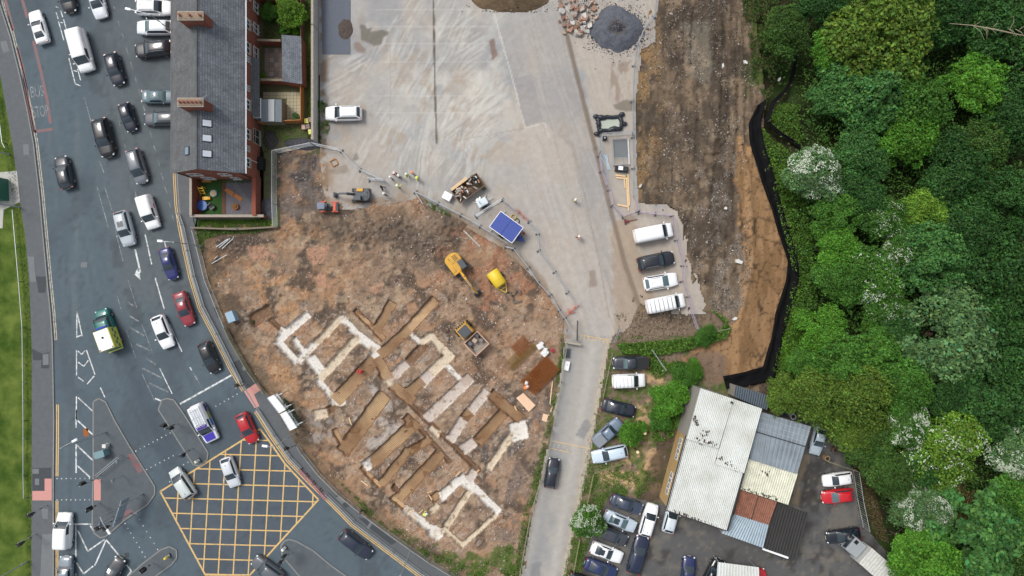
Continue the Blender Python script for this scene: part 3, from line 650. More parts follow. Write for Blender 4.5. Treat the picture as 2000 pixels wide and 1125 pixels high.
# --- garage forecourt
FORE = [(1095,1300),(1130,1125),(1150,1060),(1178,1000),(1192,962),(1250,975),(1290,985),(1300,960),(1560,800),(1600,828),(1640,860),(1664,912),(1680,1000),(1700,1040),(1748,1100),(1770,1300)]
def fore_col(px, py, z):
    n = fbm(px/30, py/30, 5, 18); c = np.broadcast_to(np.array(C(88,88,88)), px.shape+(3,)).copy()
    c = mix(c, C(60,58,56), sstep(.5, .66, n)*.75); c = mix(c, C(112,108,100), sstep(.54, .7, fbm(px/22, py/22, 4, 28))*.6)
    c = mix(c, C(46,44,42), softp(px, py, [(1570,905),(1600,900),(1602,980),(1560,985)])*.7); c = mix(c, C(124,110,90), softp(px, py, [(1562,890),(1575,890),(1560,990),(1545,990)])*.7)
    return mix(c, C(120,112,98), sstep(.7, .8, fbm(px/6, py/6, 2, 38))*.5)
tag(gridmesh('forecourt', 1090, 1775, 780, 1300, .25, lambda x, y: np.full_like(x, .06), fore_col, lambda x, y: inpoly(x, y, FORE), M['slab'], False), kind='structure')
# ================================================================== VEHICLES
def interp(x, pts):
    return float(np.interp(x, [p[0] for p in pts], [p[1] for p in pts]))
# length, width, height; belt/bonnet line (x as fraction of half length, rear -1 .. nose 1, z); glasshouse: screen base, roof front, roof rear, rear base; roof width ratio
CT = {
 'hatch':  dict(L=4.1, W=1.78, H=1.48, top=[(-1,.78),(-.93,.95),(-.5,1.0),(.3,.98),(.42,.97),(.86,.80),(1,.60)], g=(.46,.04,-.70,-.94), rw=.67, wn=2),
 'saloon': dict(L=4.6, W=1.80, H=1.44, top=[(-1,.70),(-.95,.98),(-.6,1.02),(.3,.97),(.40,.95),(.88,.78),(1,.58)], g=(.44,.04,-.36,-.70), rw=.65, wn=2),
 'estate': dict(L=4.7, W=1.84, H=1.50, top=[(-1,.78),(-.95,1.0),(-.5,1.02),(.3,.99),(.40,.97),(.88,.80),(1,.60)], g=(.44,.06,-.76,-.95), rw=.67, wn=3),
 'suv':    dict(L=4.7, W=1.92, H=1.72, top=[(-1,.90),(-.95,1.10),(-.5,1.14),(.3,1.12),(.44,1.10),(.88,.98),(1,.74)], g=(.48,.10,-.76,-.95), rw=.70, wn=3),
 'coupe':  dict(L=4.5, W=1.84, H=1.36, top=[(-1,.72),(-.94,.98),(-.6,1.0),(.2,.94),(.30,.92),(.86,.78),(1,.58)], g=(.34,-.04,-.34,-.76), rw=.64, wn=1),
 'mpv':    dict(L=4.4, W=1.84, H=1.66, top=[(-1,.85),(-.95,1.04),(-.5,1.08),(.4,1.05),(.56,1.02),(.90,.86),(1,.66)], g=(.62,.20,-.80,-.95), rw=.70, wn=3),
 'van':    dict(L=5.2, W=1.98, H=2.02, top=[(-1,1.05),(-.97,1.2),(-.5,1.2),(.5,1.18),(.66,1.12),(.92,.95),(1,.70)], g=(.70,.40,-.93,-.975), rw=.86, wn=1, van=1),
 'smallvan': dict(L=4.3, W=1.82, H=1.82, top=[(-1,1.0),(-.97,1.1),(-.5,1.12),(.4,1.10),(.54,1.05),(.90,.88),(1,.66)], g=(.58,.22,-.92,-.97), rw=.84, wn=1, van=1),
 'pickup': dict(L=5.1, W=1.88, H=1.76, top=[(-1,.95),(-.97,1.06),(-.2,1.08),(.3,1.10),(.42,1.08),(.9,.98),(1,.74)], g=(.44,.22,-.22,-.32), rw=.72, wn=2, bed=1),
}
def car_meshes(kind):
    t = CT[kind]; L, Wd, H = t['L'], t['W'], t['H']; hl, hw = L/2, Wd/2; van = t.get('van'); out = {}
    # lower hull
    xs = [-1,-.975,-.93,-.8,-.6,-.35,-.1,.15,.35,.5,.65,.78,.88,.95,.985,1]; vs = []; n = 13
    for x in xs:
        e = abs(x)**(7 if x < 0 else 5); w = hw*(1-e*(.10 if van else (.14 if x < 0 else .26)))
        zt = interp(x, t['top']); zb = .20+(.16 if abs(x) > .97 else 0); sh = min(zt-.04, .72 if zt < .8 else zt-.16)
        half = [(w*.86, zb), (w*.985, zb+.12), (w, (zb+sh)/2+.05), (w*.975, sh), (w*.88, zt-.03), (w*.5, zt+.025), (0, zt+.04)]
        for y, z in half: vs.append((x*hl, y, z))
        for y, z in half[-2::-1]: vs.append((x*hl, -y, z))
    fs = []
    for i in range(len(xs)-1):
        for k in range(n-1): a = i*n+k; fs.append((a, a+n, a+n+1, a+1))
        fs.append((i*n+n-1, (i+1)*n+n-1, (i+1)*n, i*n))
    fs += [tuple(range(n)), tuple((len(xs)-1)*n+k for k in range(n))[::-1]]
    mb = MB().add(vs, fs)
    # glasshouse
    ga, gb, gc, gd = t['g']; rw = t['rw']; zr = H
    def topz(x): return interp(x, t['top'])
    prof = [(ga, topz(ga)+.03, .80), (ga*.55+gb*.45, topz(ga)+(zr-topz(ga))*.55, .80*.5+rw*.5+.03), (gb, zr-.07, rw+.015), (gb-.10, zr-.015, rw), ((gb+gc)/2, zr, rw), (gc+.12, zr-.02, rw), (gc, zr-.07, rw+.0),
            (gc*.5+gd*.5, topz(gd)+(zr-topz(gd))*.52, rw*.5+.40), (gd, topz(gd)+.02, .80)]
    if van: prof = [(x, z, max(w, .80 if i in (0, 8) else rw*.98)) for i, (x, z, w) in enumerate(prof)]
    gv = []; m = 5
    for x, z, w in prof:
        for k in range(m):
            u = -1+2*k/(m-1); gv.append((x*hl, -u*w*hw, z-.035*u*u-(.03 if abs(u) == 1 else 0)))
    gf = []
    for i in range(len(prof)-1):
        for k in range(m-1): a = i*m+k; gf.append((a, a+1, a+m+1, a+m))
    N = len(gv)
    for s in (0, 1):                                  # side walls down to the belt
        off = len(gv)
        for x, z, w in prof: gv.append((x*hl, (1-2*s)*.885*hw, topz(x)-.03))
        for i in range(len(prof)-1):
            a = i*m+(0 if s == 0 else m-1); b = a+m; c, d = off+i, off+i+1
            gf.append((a, b, d, c) if s == 0 else (b, a, c, d))
    mb.add(gv, gf); out['body'] = mb.mesh('body', True)
    P = lambda i, k: Vector(gv[i*m+k])
    def panel(name, i0, i1, iv, iu):
        """glass that follows the skin between two stations, a little proud of it"""
        rows = 6; cols = 8; vs = []
        def at(i, k):
            i = min(max(i, 0), len(prof)-1.001); k = min(max(k, 0), m-1.001); a, b = int(i), int(k); u, v = i-a, k-b
            return (P(a,b)*(1-v)+P(a,b+1)*v)*(1-u)+(P(a+1,b)*(1-v)+P(a+1,b+1)*v)*u
        for j in range(rows+1):
            for c in range(cols+1):
                i = i0+(i1-i0)*(iv+(1-2*iv)*j/rows); k = (m-1)*(iu+(1-2*iu)*c/cols)
                p = at(i, k); nr = (at(i+.05, k)-at(i-.05, k)).cross(at(i, k+.05)-at(i, k-.05)).normalized()
                if nr.z < 0: nr = -nr
                vs.append(p+nr*.014)
        fs = [(j*(cols+1)+c, j*(cols+1)+c+1, (j+1)*(cols+1)+c+1, (j+1)*(cols+1)+c) for j in range(rows) for c in range(cols)]
        return MB().add(vs, fs).mesh(name, True)
    out['windscreen'] = panel('windscreen', 0, 2, .06, .045)
    if not van: out['rear_window'] = panel('rear_window', 6, 8, .12, .08)
    sw = []; nwin = t['wn']
    for s in (1, -1):
        x0 = (ga*.62+gb*.38)*hl; x1 = (gb-.30 if van else (gc*.55+gd*.45))*hl
        yb = .885*hw; zb = topz(gb)+.05; yt = rw*hw; ztp = zr-.16
        for k in range(nwin):
            xa = x0+(x1-x0)*k/nwin; xb = x0+(x1-x0)*(k+1)/nwin-.05
            slant = .30*(ga-gb)*hl if k == 0 else 0; sl2 = .5*(gc-gd)*hl if (k == nwin-1 and not van) else 0
            yy = lambda z: yb+(yt-yb)*(z-zb+.08)/(zr-zb)
            q = [Vector((xa, s*(yy(zb)+.022), zb)), Vector((xb, s*(yy(zb)+.022), zb)), Vector((xb+sl2, s*(yy(ztp)+.03), ztp)), Vector((xa-slant, s*(yy(ztp)+.03), ztp))]
            if s < 0: q = q[::-1]
            sw.append(MB().add(q, [(0,1,2,3)]).mesh('side_window'))
    out['side_window'] = sw
    zl = interp(.93, t['top'])-.10; zt_ = interp(-.95, t['top'])-.12
    out['headlight'] = [MB().sphere((hl*.90, s*hw*.70, zl), .2, 8, 6, (1.1,.75,.5)).mesh('headlight', True) for s in (1, -1)]
    out['tail_light'] = [MB().box((-hl*.965, s*hw*.74, zt_), (.10, .26, .20)).mesh('tail_light') for s in (1, -1)]
    out['mirror'] = [MB().sphere((ga*hl-.28, s*(hw+.09), topz(.3)+.06), .11, 8, 6, (.8,1.2,.8)).mesh('mirror', True) for s in (1, -1)]
    wm = MB().tube([(0,-.11,0),(0,-.10,0),(0,.10,0),(0,.11,0)], [.27,.325,.325,.27], 16).mesh('wheel', False)
    rm = MB().tube([(0,-.118,0),(0,.118,0)], .21, 12).mesh('rim')
    out['wheel'] = (wm, rm, [(x*hl, s*(hw-.12), .325) for x in (.60, -.60) for s in (1, -1)])
    out['number_plate'] = [MB().box((hl*1.003, 0, .42), (.02, .5, .11)).mesh('number_plate'), MB().box((-hl*1.003, 0, .62), (.02, .5, .11)).mesh('number_plate')]
    out['roof_rail'] = [MB().tube([(gb*hl-.15, s*(rw*hw-.06), H-.09), (gb*hl-.3, s*(rw*hw-.06), H+.02), (gc*hl+.35, s*(rw*hw-.06), H+.02), (gc*hl+.2, s*(rw*hw-.06), H-.10)], .022, 5).mesh('roof_rail') for s in (1, -1)]
    x1 = gb*hl-.35; out['sunroof'] = MB().box((x1-.35, 0, H-.012), (.75, .78, .02)).mesh('sunroof')
    out['antenna'] = MB().box((gc*hl+.35, 0, H+.02), (.16, .05, .07), taper=.5).mesh('antenna')
    if t.get('bed'):
        bx = (gd*hl-hl*.955)/2; bl = gd*hl+hl*.955
        c = MB().box((bx, 0, 1.13), (bl-.1, Wd*.80, .05))
        for k in range(7): c.box((bx, -Wd*.36+k*Wd*.12, 1.165), (bl-.14, .05, .02))
        out['bed_cover'] = c.mesh('bed_cover')
    return out
_CM = {}; PAINT = {}
def paint(rgb, metal=0):
    k = (rgb, metal)
    if k not in PAINT: PAINT[k] = mat('car_paint', C(*rgb), .32, metal, coat=.8, spec=.5, noise=.04, nscale=2)
    return PAINT[k]
for k_ in ('glass','glassl','hlight','tlight','rubber','rim','plate','black','silverp','dsteel'): pass
def put(name, me, m, root):
    if not me.materials: me.materials.append(m)
    o = link(name, me, root); setmat(o, m); return o
def car(kind, px, py, ang, rgb, label, L=None, W_=None, rails=False, sun_=False, gl='glass', z=0.0, cat='car', roof=None, name='parked_car', group=None, metal=0, win=True, bed='black'):
    if kind not in _CM: _CM[kind] = car_meshes(kind)
    m = _CM[kind]; t = CT[kind]; c = W(px, py, t['H']*.45+z)
    s = (L/t['L'] if L else 1, W_/t['W'] if W_ else (min(1.08, max(.92, L/t['L'])) if L else 1), 1)
    r = thing(name, label, cat, (c[0], c[1], z), R(ang), group, s); pm = paint(rgb, metal)
    put('body', m['body'], pm, r); put('windscreen', m['windscreen'], M[gl], r)
    if 'rear_window' in m: put('rear_window', m['rear_window'], M[gl], r)
    for w in m['side_window']: put('side_window', w, M['glass'], r)
    for w in m['headlight']: put('headlight', w, M['hlight'], r)
    for w in m['tail_light']: put('tail_light', w, M['tlight'], r)
    for w in m['mirror']: put('mirror', w, pm, r)
    for w in m['number_plate']: put('number_plate', w, M['plate'], r)
    wm, rm, pos = m['wheel']
    for p in pos: w = put('wheel', wm, M['rubber'], r); w.location = p; put('rim', rm, M['rim'], w)
    if rails:
        for w in m['roof_rail']: put('roof_rail', w, M['silverp'], r)
    if sun_: put('sunroof', m['sunroof'], M['glass'], r)
    if not t.get('van'): put('antenna', m['antenna'], M['black'], r)
    if 'bed_cover' in m: put('bed_cover', m['bed_cover'], M[bed], r)
    return r
def local(r, mb, name, m, parent=None): return mb.build(name, m, parent or r)
GQ = 'cars queuing on the main road'; GT = 'cars parked in front of the terrace'; GF = 'cars parked at the garage'; GY = 'vehicles parked on the yard'; GL = 'vehicles parked beside the lane'
WH=(240,242,242); BK=(20,21,25); NV=(24,29,46); DG=(44,47,52); SV=(172,180,188); GR=(96,102,110); BL=(28,38,98); RD=(176,26,34); MR=(140,44,54)
road_cars = [
 ('coupe',76,53,107,WH,'white hatchback driving up the bus lane beside the red line',4.4,{}),
 ('hatch',130,-8,-77,BK,'black car cut by the top edge above the white minibus',4.3,{}),
 ('hatch',190,3,-75,(214,220,224),'silver-white car at the top edge right of the black one',4.4,{}),
 ('van',158,98,-74.5,WH,'long white minibus van in the middle of the road near the top',5.5,dict(cat='van',name='van')),
 ('hatch',224,135,-74,NV,'dark navy hatchback just right of the white minibus',4.2,{}),
 ('hatch',250,229,-73,NV,'small dark navy hatchback beside the terrace parking row',3.7,{}),
 ('suv',203,269,-77,BK,'black SUV in the queue left of the small navy hatchback',5.0,{}),
 ('mpv',268,325,-73,(104,110,118),'grey boxy MPV in the queue level with the terrace gable',4.5,{}),
 ('hatch',125,337,103.5,(40,46,54),'dark grey hatchback driving up alone on the left carriageway',4.3,{}),
 ('smallvan',290,414,-73,WH,'small white van with a pink graphic on its side',4.4,dict(cat='van',name='van')),
 ('suv',244,446,-75,(176,184,190),'silver SUV with a dark sunroof beside the small white van',4.6,dict(sun_=True)),
 ('saloon',330,515,-73,BL,'bright blue car beneath the lamp column at the kerb',4.2,{}),
 ('saloon',360,603,-71,MR,'faded red saloon in the kerb lane above the stop line',4.5,{}),
 ('hatch',318,648,-69,WH,'white hatchback next to the faded red saloon',4.4,{}),
 ('hatch',409,698,-67,BK,'black hatchback waiting nearest to the stop line',4.1,{}),
 ('hatch',483,836,-65,RD,'bright red hatchback entering the yellow box junction',4.1,{}),
 ('hatch',450,922,-71,(206,212,216),'silver-white hatchback in the middle of the yellow box',4.0,{}),
 ('mpv',356,944,124,(196,204,202),'pale silver MPV leaving the yellow box at its left corner',4.3,{}),
 ('smallvan',124,1037,88,WH,'small white van at the stop line on the left carriageway',4.6,dict(cat='van',name='van')),
 ('hatch',128,1118,90,(120,132,142),'blue-grey car cut by the bottom edge behind the small white van',4.2,{}),
 ('hatch',221,1119,64,(54,56,62),'dark grey car at the bottom edge by the white zigzag lines',4.2,{}),
 ('suv',522,1112,144,(86,92,98),'grey SUV at the lower corner of the yellow box',4.4,{}),
 ('estate',695,1064,-38.5,(36,42,60),'dark navy estate driving away from the junction along the railings',4.7,{}),
]
for k, x, y, a, c, lb, L, kw in road_cars: car(k, x, y, a, c, lb, L, **{'name': 'car', 'group': GQ, **kw})
for k, x, y, a, c, lb, L, kw in [
 ('suv',302,15,-1,WH,'white SUV topmost in the row before the terrace',4.8,dict(rails=True)),
 ('suv',302,54,180,(226,232,236),'silver-white car second from the top before the terrace',4.6,dict(gl='glassl')),
 ('suv',300,96,186,(34,34,38),'black SUV third from the top before the terrace',4.8,dict(rails=True)),
 ('saloon',312,189,0,(96,116,124),'teal-grey saloon fourth from the top before the terrace',4.5,dict(gl='glassl')),
 ('estate',315,232,181,(72,76,82),'dark grey estate lowest in the row before the terrace',4.6,dict(gl='glassl'))]: car(k, x, y, a, c, lb, L, group=GT, **kw)
car('suv',671,221,181,WH,'white SUV standing alone on the concrete yard by the long wall',4.7,rails=True,group=GY,z=.04)
v1 = car('van',1276,455,11,WH,'plain white van topmost in the fenced parking bay',5.1,group=GY,cat='van',name='parked_van',z=.04)
car('suv',1281,510,12,(30,32,40),'black SUV with silver roof rails between white van and white hatchback',4.8,rails=True,group=GY,z=.04)
car('hatch',1290,550,10,WH,'white hatchback with red tail lights in the fenced parking bay',4.4,rails=True,gl='glassl',group=GY,z=.04)
v2 = car('van',1300,593,11,WH,'white van with a ladder rack lowest in the fenced parking bay',5.1,group=GY,cat='van',name='parked_van',z=.04)
for k in range(6): MB().tube([(-2.2+k*.56,-.82,2.08),(-2.2+k*.56,0,2.12),(-2.2+k*.56,.82,2.08)], .03, 5).build('roof_bar', M['dsteel'], v2)
car('pickup',1232,709,181,(46,50,58),'black pickup below the hedge beside the lane',4.7,group=GL,cat='pickup',gl='glassl')
v3 = car('smallvan',1228,744,2,WH,'small white van parked under the black pickup beside the lane',4.3,group=GL,cat='van',name='parked_van')
for k in range(5): MB().tube([(-1.8+k*.5,-.7,1.86),(-1.8+k*.5,.7,1.86)], .022, 5).build('roof_bar', M['silverp'], v3)
car('saloon',1208,797,-14,(34,38,52),'dark saloon third down beside the lane',4.5,group=GL)
car('pickup',1187,845,42,(112,128,146),'blue-grey pickup with ribbed bed cover parked at a slant',4.5,group=GL,cat='pickup',bed='silverp')
car('estate',1191,887,192,(196,212,224),'pale silver-blue estate beside the timber rail by the lane',4.7,group=GL)
car('estate',1078,924,80,(28,31,44),'black car driving up the lane',3.9,name='car',z=.045)
for k, x, y, a, c, lb, L, kw in [
 ('saloon',1224,985,-20,(58,68,88),'dark blue-grey saloon topmost at the grass edge of the forecourt',4.3,{}),
 ('saloon',1211,1018,-23,(186,200,212),'silver saloon with a dark sunroof on the forecourt',4.4,dict(sun_=True,gl='glassl')),
 ('hatch',1198,1047,-22,(64,66,74),'dark grey hatchback between silver saloon and white coupe',3.9,{}),
 ('coupe',1185,1079,-21,WH,'white coupe with a dark stripe beside the blossoming hawthorn',4.3,dict(sun_=True)),
 ('saloon',1173,1110,-20,(34,48,88),'deep blue saloon below the white coupe',4.4,{}),
 ('hatch',1140,1138,-20,BK,'black car barely showing at the bottom edge by the lane',4.2,{}),
 ('suv',1267,1016,74,WH,'white SUV facing the garage wall',4.3,dict(rails=True)),
 ('estate',1246,1083,74,(28,36,62),'long navy estate behind the white SUV',5.0,{}),
 ('hatch',1311,1012,75,(206,216,222),'silver-white hatchback half under the garage eaves',3.9,{}),
 ('hatch',1344,1118,84,(32,42,86),'blue hatchback at the bottom edge in the open forecourt',4.1,{}),
 ('suv',1392,1122,62,(30,32,38),'black SUV beside the small canopy at the bottom edge',4.4,dict(rails=True)),
 ('hatch',1468,1130,20,RD,'red car poking out past the small canopy at the bottom edge',4.0,{}),
 ('saloon',1598,858,-104,(176,190,200),'silver saloon tucked under the olive tree behind the garage',4.1,{}),
 ('hatch',1636,936,188,WH,'white hatchback by the fence right of the garage',3.9,{}),
 ('hatch',1636,969,186,(196,28,40),'red hatchback parked under the white one right of the garage',4.1,dict(gl='glassl')),
 ('saloon',1647,1046,189,(24,28,38),'black saloon next to the white box lorry',4.4,{})]: car(k, x, y, a, c, lb, L, group=GF, z=.06, **kw)
# graphic on the small white van's flank
gv_ = [o for o in bpy.data.objects if o.get('label', '').startswith('small white van with a pink')][0]
MB().add([(-.9,.919,.75),(-.2,.919,.75),(-.35,.915,1.05),(-.8,.915,1.05)], [(0,1,2,3)]).build('graphic', mat('pink_vinyl', C(200,90,130), .5), gv_)
# livery van with ladder rack
lv = car('smallvan',398,826,-65,(232,236,240),'white van with purple and blue livery and ladders on its roof',5.2,cat='van',name='van',group=GQ,W_=2.0)
for nm_, xx0, xx1, cc in (('livery_panel',-1.9,-1.0,(60,44,120)),('livery_panel',-1.0,-.2,(150,160,60)),('livery_panel',-.2,.6,(50,110,190))):
    for s in (1, -1): MB().add([(xx0,s*.925,.6),(xx1,s*.925,.6),(xx1,s*.92,1.1),(xx0,s*.92,1.1)], [(0,1,2,3)]).build(nm_, mat('livery_vinyl', C(*cc), .4), lv)
MB().add([(1.25,-.66,1.075),(2.0,-.58,.905),(2.0,.58,.905),(1.25,.66,1.075)], [(0,1,2,3)]).build('bonnet_wrap', mat('purple_vinyl', C(70,60,170), .3), lv)
MB().add([(.16,-.66,1.824),(.5,-.62,1.808),(.5,.62,1.808),(.16,.66,1.824)], [(0,1,2,3)]).build('livery_panel', mat('purple_vinyl', C(76,50,150), .3), lv)
ld = MB()
for y in (-.42,-.1,.15,.47): ld.bar((-1.9,y,1.95), (.3,y,1.95), .05)
for k in range(9): ld.bar((-1.8+k*.25,-.42,1.95), (-1.8+k*.25,-.1,1.95), .035); ld.bar((-1.7+k*.25,.15,1.95), (-1.7+k*.25,.47,1.95), .035)
ld.build('ladder_rack', M['steel'], lv)
for k in range(3): MB().tube([(-1.6+k*.8,-.75,1.88),(-1.6+k*.8,.75,1.88)], .03, 5).build('roof_bar', M['steel'], lv)
MB().tube([(-1.9,.64,1.96),(.2,.64,1.96)], .07, 8).build('pipe_tube', M['whitep'], lv)
# ambulance
c = W(207, 644, 1.1); am = thing('ambulance', 'green ambulance with white box roof and yellow checked side', 'ambulance', (*c, 0), R(110), GQ)
base = _CM['van']; grn = paint((16,104,96)); s_ = .98
def amb(x): return x
o = put('body', base['body'], grn, am); o.scale = (1.06, .98, .92); o = put('windscreen', base['windscreen'], M['glass'], am); o.scale = (1.06, .98, .92)
for w in base['side_window']: put('side_window', w, M['glass'], am).scale = (1.06, .98, .92)
for w in base['headlight']: put('headlight', w, M['hlight'], am).scale = (1.06, .98, .9)
for w in base['mirror']: put('mirror', w, M['black'], am).scale = (1.06, 1, .9)
yl = paint((206,206,70))
MB().box((-1.3, 0, 1.40), (2.7, 2.06, 1.9)).build('box_body', yl, am, bevel=.06)
MB().box((-1.3, 0, 2.37), (2.6, 1.9, .06)).build('box_roof', M['whitep'], am, bevel=.02)
for j in range(2):
    for i in range(7):
        for s in (1, -1):
            if (i+j) % 2 == 0: MB().box((-2.4+i*.42, s*1.035, 1.15+j*.36), (.4, .012, .34)).build('check_panel', grn, am)
MB().tube([(-1.0,0,2.39),(-1.0,0,2.46)], .14, 10).build('roof_vent', M['black'], am)
for x, y in ((-2.45,.85),(-2.45,-.85)): MB().box((x, y, 2.43), (.12,.16,.08)).build('beacon', M['tlight'], am)
MB().box((.32, 0, 1.93), (.22, 1.4, .12)).build('beacon_bar', mat('blue_beacon', C(30,60,170), .2), am)
for x in (-1.75, 1.7):
    for y in (.9, -.9): w = put('wheel', base['wheel'][0], M['rubber'], am); w.location = (x, y, .34); put('rim', base['wheel'][1], M['rim'], w)
MB().box((-2.78, 0, .5), (.25, 1.9, .16)).build('rear_step', yl, am)
# box lorry, lower right
c = W(1700, 1095, 1.4); bl = thing('box_lorry', 'grey box lorry with a ribbed white roof beside the black saloon', 'lorry', (*c, .06), R(139))
MB().box((3.0, 0, 1.35), (1.9, 2.2, 1.9), taper=.94).build('cab', mat('lorry_grey', C(150,156,158), .5), bl, bevel=.08)
MB().box((3.5, -.55, 2.31), (.5, .5, .03)).build('roof_hatch', M['black'], bl); MB().box((3.95, 0, 1.75), (.06, 1.8, .7)).build('windscreen', M['glass'], bl)
MB().box((-1.2, 0, 1.75), (6.2, 2.5, 2.3)).build('cargo_box', mat('lorry_box', C(186,188,184), .6, noise=.1), bl)
for k in range(16): MB().box((-4.2+k*.4, 0, 2.93), (.22, 2.5, .05)).build('roof_rib', mat('lorry_roof', C(206,206,198), .7, noise=.25, nscale=2) if k == 0 else bpy.data.materials['lorry_roof'], bl)
for x in (3.0, -2.6):
    for y in (1.0, -1.0): w = put('wheel', base['wheel'][0], M['rubber'], bl); w.location = (x, y, .42); w.scale = (1.3, 1.2, 1.3); put('rim', base['wheel'][1], M['rim'], w)
# ------------------------------------------------------------------ plant
YP = mat('plant_yellow', C(222,168,44), .55, noise=.15, nscale=1.6, col2=C(186,142,62)); YB = mat('bowser_yellow', C(236,202,36), .45, noise=.12, nscale=1.5, col2=C(212,182,60))
OR = mat('plant_orange', C(206,82,48), .5, noise=.1); GP = mat('plant_grey', C(70,76,82), .5, noise=.08); TRK = mat('track_mud', C(96,84,72), .9, noise=.25, nscale=10)
def tracks(r, L, Wd, gauge, h, rz=0):
    for s in (1, -1):
        mb = MB(); n = 20; cx = s*gauge/2; pts = []
        for k in range(n):
            a = 2*math.pi*k/n; x = math.cos(a)*h/2+(L/2-h/2)*(1 if math.cos(a) > 0 else -1); pts.append((x, h/2+math.sin(a)*h/2))
        vs = [(x, cx-Wd/2, z) for x, z in pts]+[(x, cx+Wd/2, z) for x, z in pts]
        fs = [tuple(range(n))[::-1], tuple(range(n, 2*n))]+[(i, (i+1)%n, n+(i+1)%n, n+i) for i in range(n)]
        mb.add(vs, fs); o = mb.build('track', TRK, r); o.rotation_euler.z = rz
        g = MB()
        for k in range(int(L/.18)): g.box((-L/2+h/3+k*.18*(1-h/1.6/L), cx, h+.012), (.07, Wd, .035))
        for k in range(0): pass
        g = g.build('track_pad', M['dsteel'], o)
    o = MB().box((0, 0, h*.55), (L*.45, gauge, h*.5)).build('undercarriage', M['dsteel'], r); o.rotation_euler.z = rz
def excavator(px, py, ang, tang, sc, label, col, small=False):
    c = W(px, py, 1.2); r = thing('excavator', label, 'excavator', (*c, -.02), R(ang), None, (sc,)*3)
    tracks(r, 3.9, .60, 2.3, .85, R(tang-ang))
    MB().tube([(0,0,.8),(0,0,1.05)], .7, 16).build('slew_ring', M['dsteel'], r)
    out = [(1.1,-1.25),(1.1,.10),(.5,.30),(.5,1.25),(-1.4,1.25)]+[(-1.4-.75*math.cos(a), 1.25*math.sin(a)) for a in (1.1,.7,.3,-.3,-.7,-1.1)]+[(-1.4,-1.25)]
    MB().prism(out, 1.05, 1.95).build('engine_housing', col, r, bevel=.08)
    MB().box((-1.2, .2, 1.99), (1.1, 1.5, .10)).build('engine_cover', col if not small else GP, r, bevel=.03)
    for k in range(4): MB().box((-1.55+k*.22, .45, 2.05), (.10, .7, .02)).build('vent', M['dsteel'], r)
    MB().tube([(-1.5,-.5,2.0),(-1.5,-.5,2.5)], .06, 8).build('exhaust', M['dsteel'], r)
    MB().box((.35, .78, 2.0), (1.6, .95, 1.7), taper=.93).build('cab', M['glass'], r, bevel=.05)
    MB().box((.30, .78, 2.88), (1.45, .90, .07)).build('cab_roof', GP, r, bevel=.03)
    for x in (-.4, 1.1):
        for y in (.33, 1.22): MB().bar((x*.98, y, 1.1), (x*.9, y*.98, 2.86), .07).build('cab_pillar', col, r)
    MB().box((.2, -.85, 2.0), (.9, .6, .14)).build('tool_box', col, r, bevel=.03)
    bm_ = MB(); P = [(.9,-.1,1.7),(2.2,-.1,3.1),(3.9,-.1,3.0)]
    for a, b in zip(P, P[1:]): bm_.bar(a, b, .36, .48)
    bm_.build('boom', col if not small else GP, r, bevel=.04)
    MB().bar((3.8,-.1,3.1), (5.3,-.1,1.2), .28, .36).build('stick', col if not small else GP, r, bevel=.04)
    MB().tube([(1.2,.12,1.5),(2.4,.12,2.7)], .08, 8).build('hydraulic_ram', M['silverp'], r); MB().tube([(1.2,-.32,1.5),(2.4,-.32,2.7)], .08, 8).build('hydraulic_ram', M['silverp'], r)
    MB().tube([(2.6,-.1,3.4),(4.2,-.1,3.3)], .07, 8).build('hydraulic_ram', M['silverp'], r)
    bk = MB(); prof = [(5.2,1.3),(5.65,1.0),(5.75,.55),(5.45,.2),(4.95,.15),(5.0,.25),(5.35,.35),(5.55,.6),(5.48,.95)]
    w = .55 if not small else .5; n = len(prof)
    vs = [(x, -.1-w, z) for x, z in prof]+[(x, -.1+w, z) for x, z in prof]
    bk.add(vs, [tuple(range(n)), tuple(range(n, 2*n))[::-1]]+[(i, n+i, n+(i+1)%n, (i+1)%n) for i in range(n)])
    b = bk.build('bucket', M['dsteel'] if not small else GP, r)
    for k in range(5): MB().box((4.88, -.1-w*.85+k*w*.425, .16), (.2, .08, .06)).build('bucket_tooth', M['silverp'], b)
    MB().tube([(1.0,-.1,2.3),(1.6,.2,2.9),(3.0,.1,3.45),(4.4,.1,2.9)], .03, 5).build('hose', M['black'], r)
    return r
excavator(893, 519, -53, -41, .82, 'yellow tracked excavator with its arm stretched over the dug soil', YP)
ex2 = excavator(702, 380, 180, 0, .62, 'small grey excavator with a yellow cowl parked on the yard', GP, True)
MB().box((-.1, -.95, 2.0), (1.3, .65, .42)).build('cowl', YP, ex2, bevel=.06)
# dumper
c = W(921, 659, .8); dp = thing('site_dumper', 'yellow wheeled dumper with an open skip of rubble among the trenches', 'dumper', (*c, 0), R(-47))
MB().box((-1.25, 0, .85), (1.9, 1.75, .75)).build('chassis', YP, dp, bevel=.06)
MB().box((-1.15, 0, 1.75), (1.35, 1.45, 1.15), taper=.93).build('cab', M['glass'], dp, bevel=.05)
MB().box((-1.15, 0, 2.36), (1.30, 1.40, .08)).build('cab_roof', GP, dp, bevel=.03)
for s in (1, -1):
    MB().bar((-1.85, s*.8, 1.2), (-1.8, s*.74, 2.42), .10).build('cab_pillar', YP, dp); MB().bar((-.5, s*.8, 1.2), (-.52, s*.74, 2.42), .10).build('cab_pillar', YP, dp)
    MB().bar((-1.85, s*.76, 2.42), (-.5, s*.76, 2.42), .10).build('roof_rail', YP, dp)
MB().bar((-1.9,-.8,2.42), (-1.9,.8,2.42), .10).build('roof_rail', YP, dp)
for k in range(5): MB().box((-2.1, -.6+k*.3, 1.28), (.3, .2, .04)).build('vent', M['dsteel'], dp)
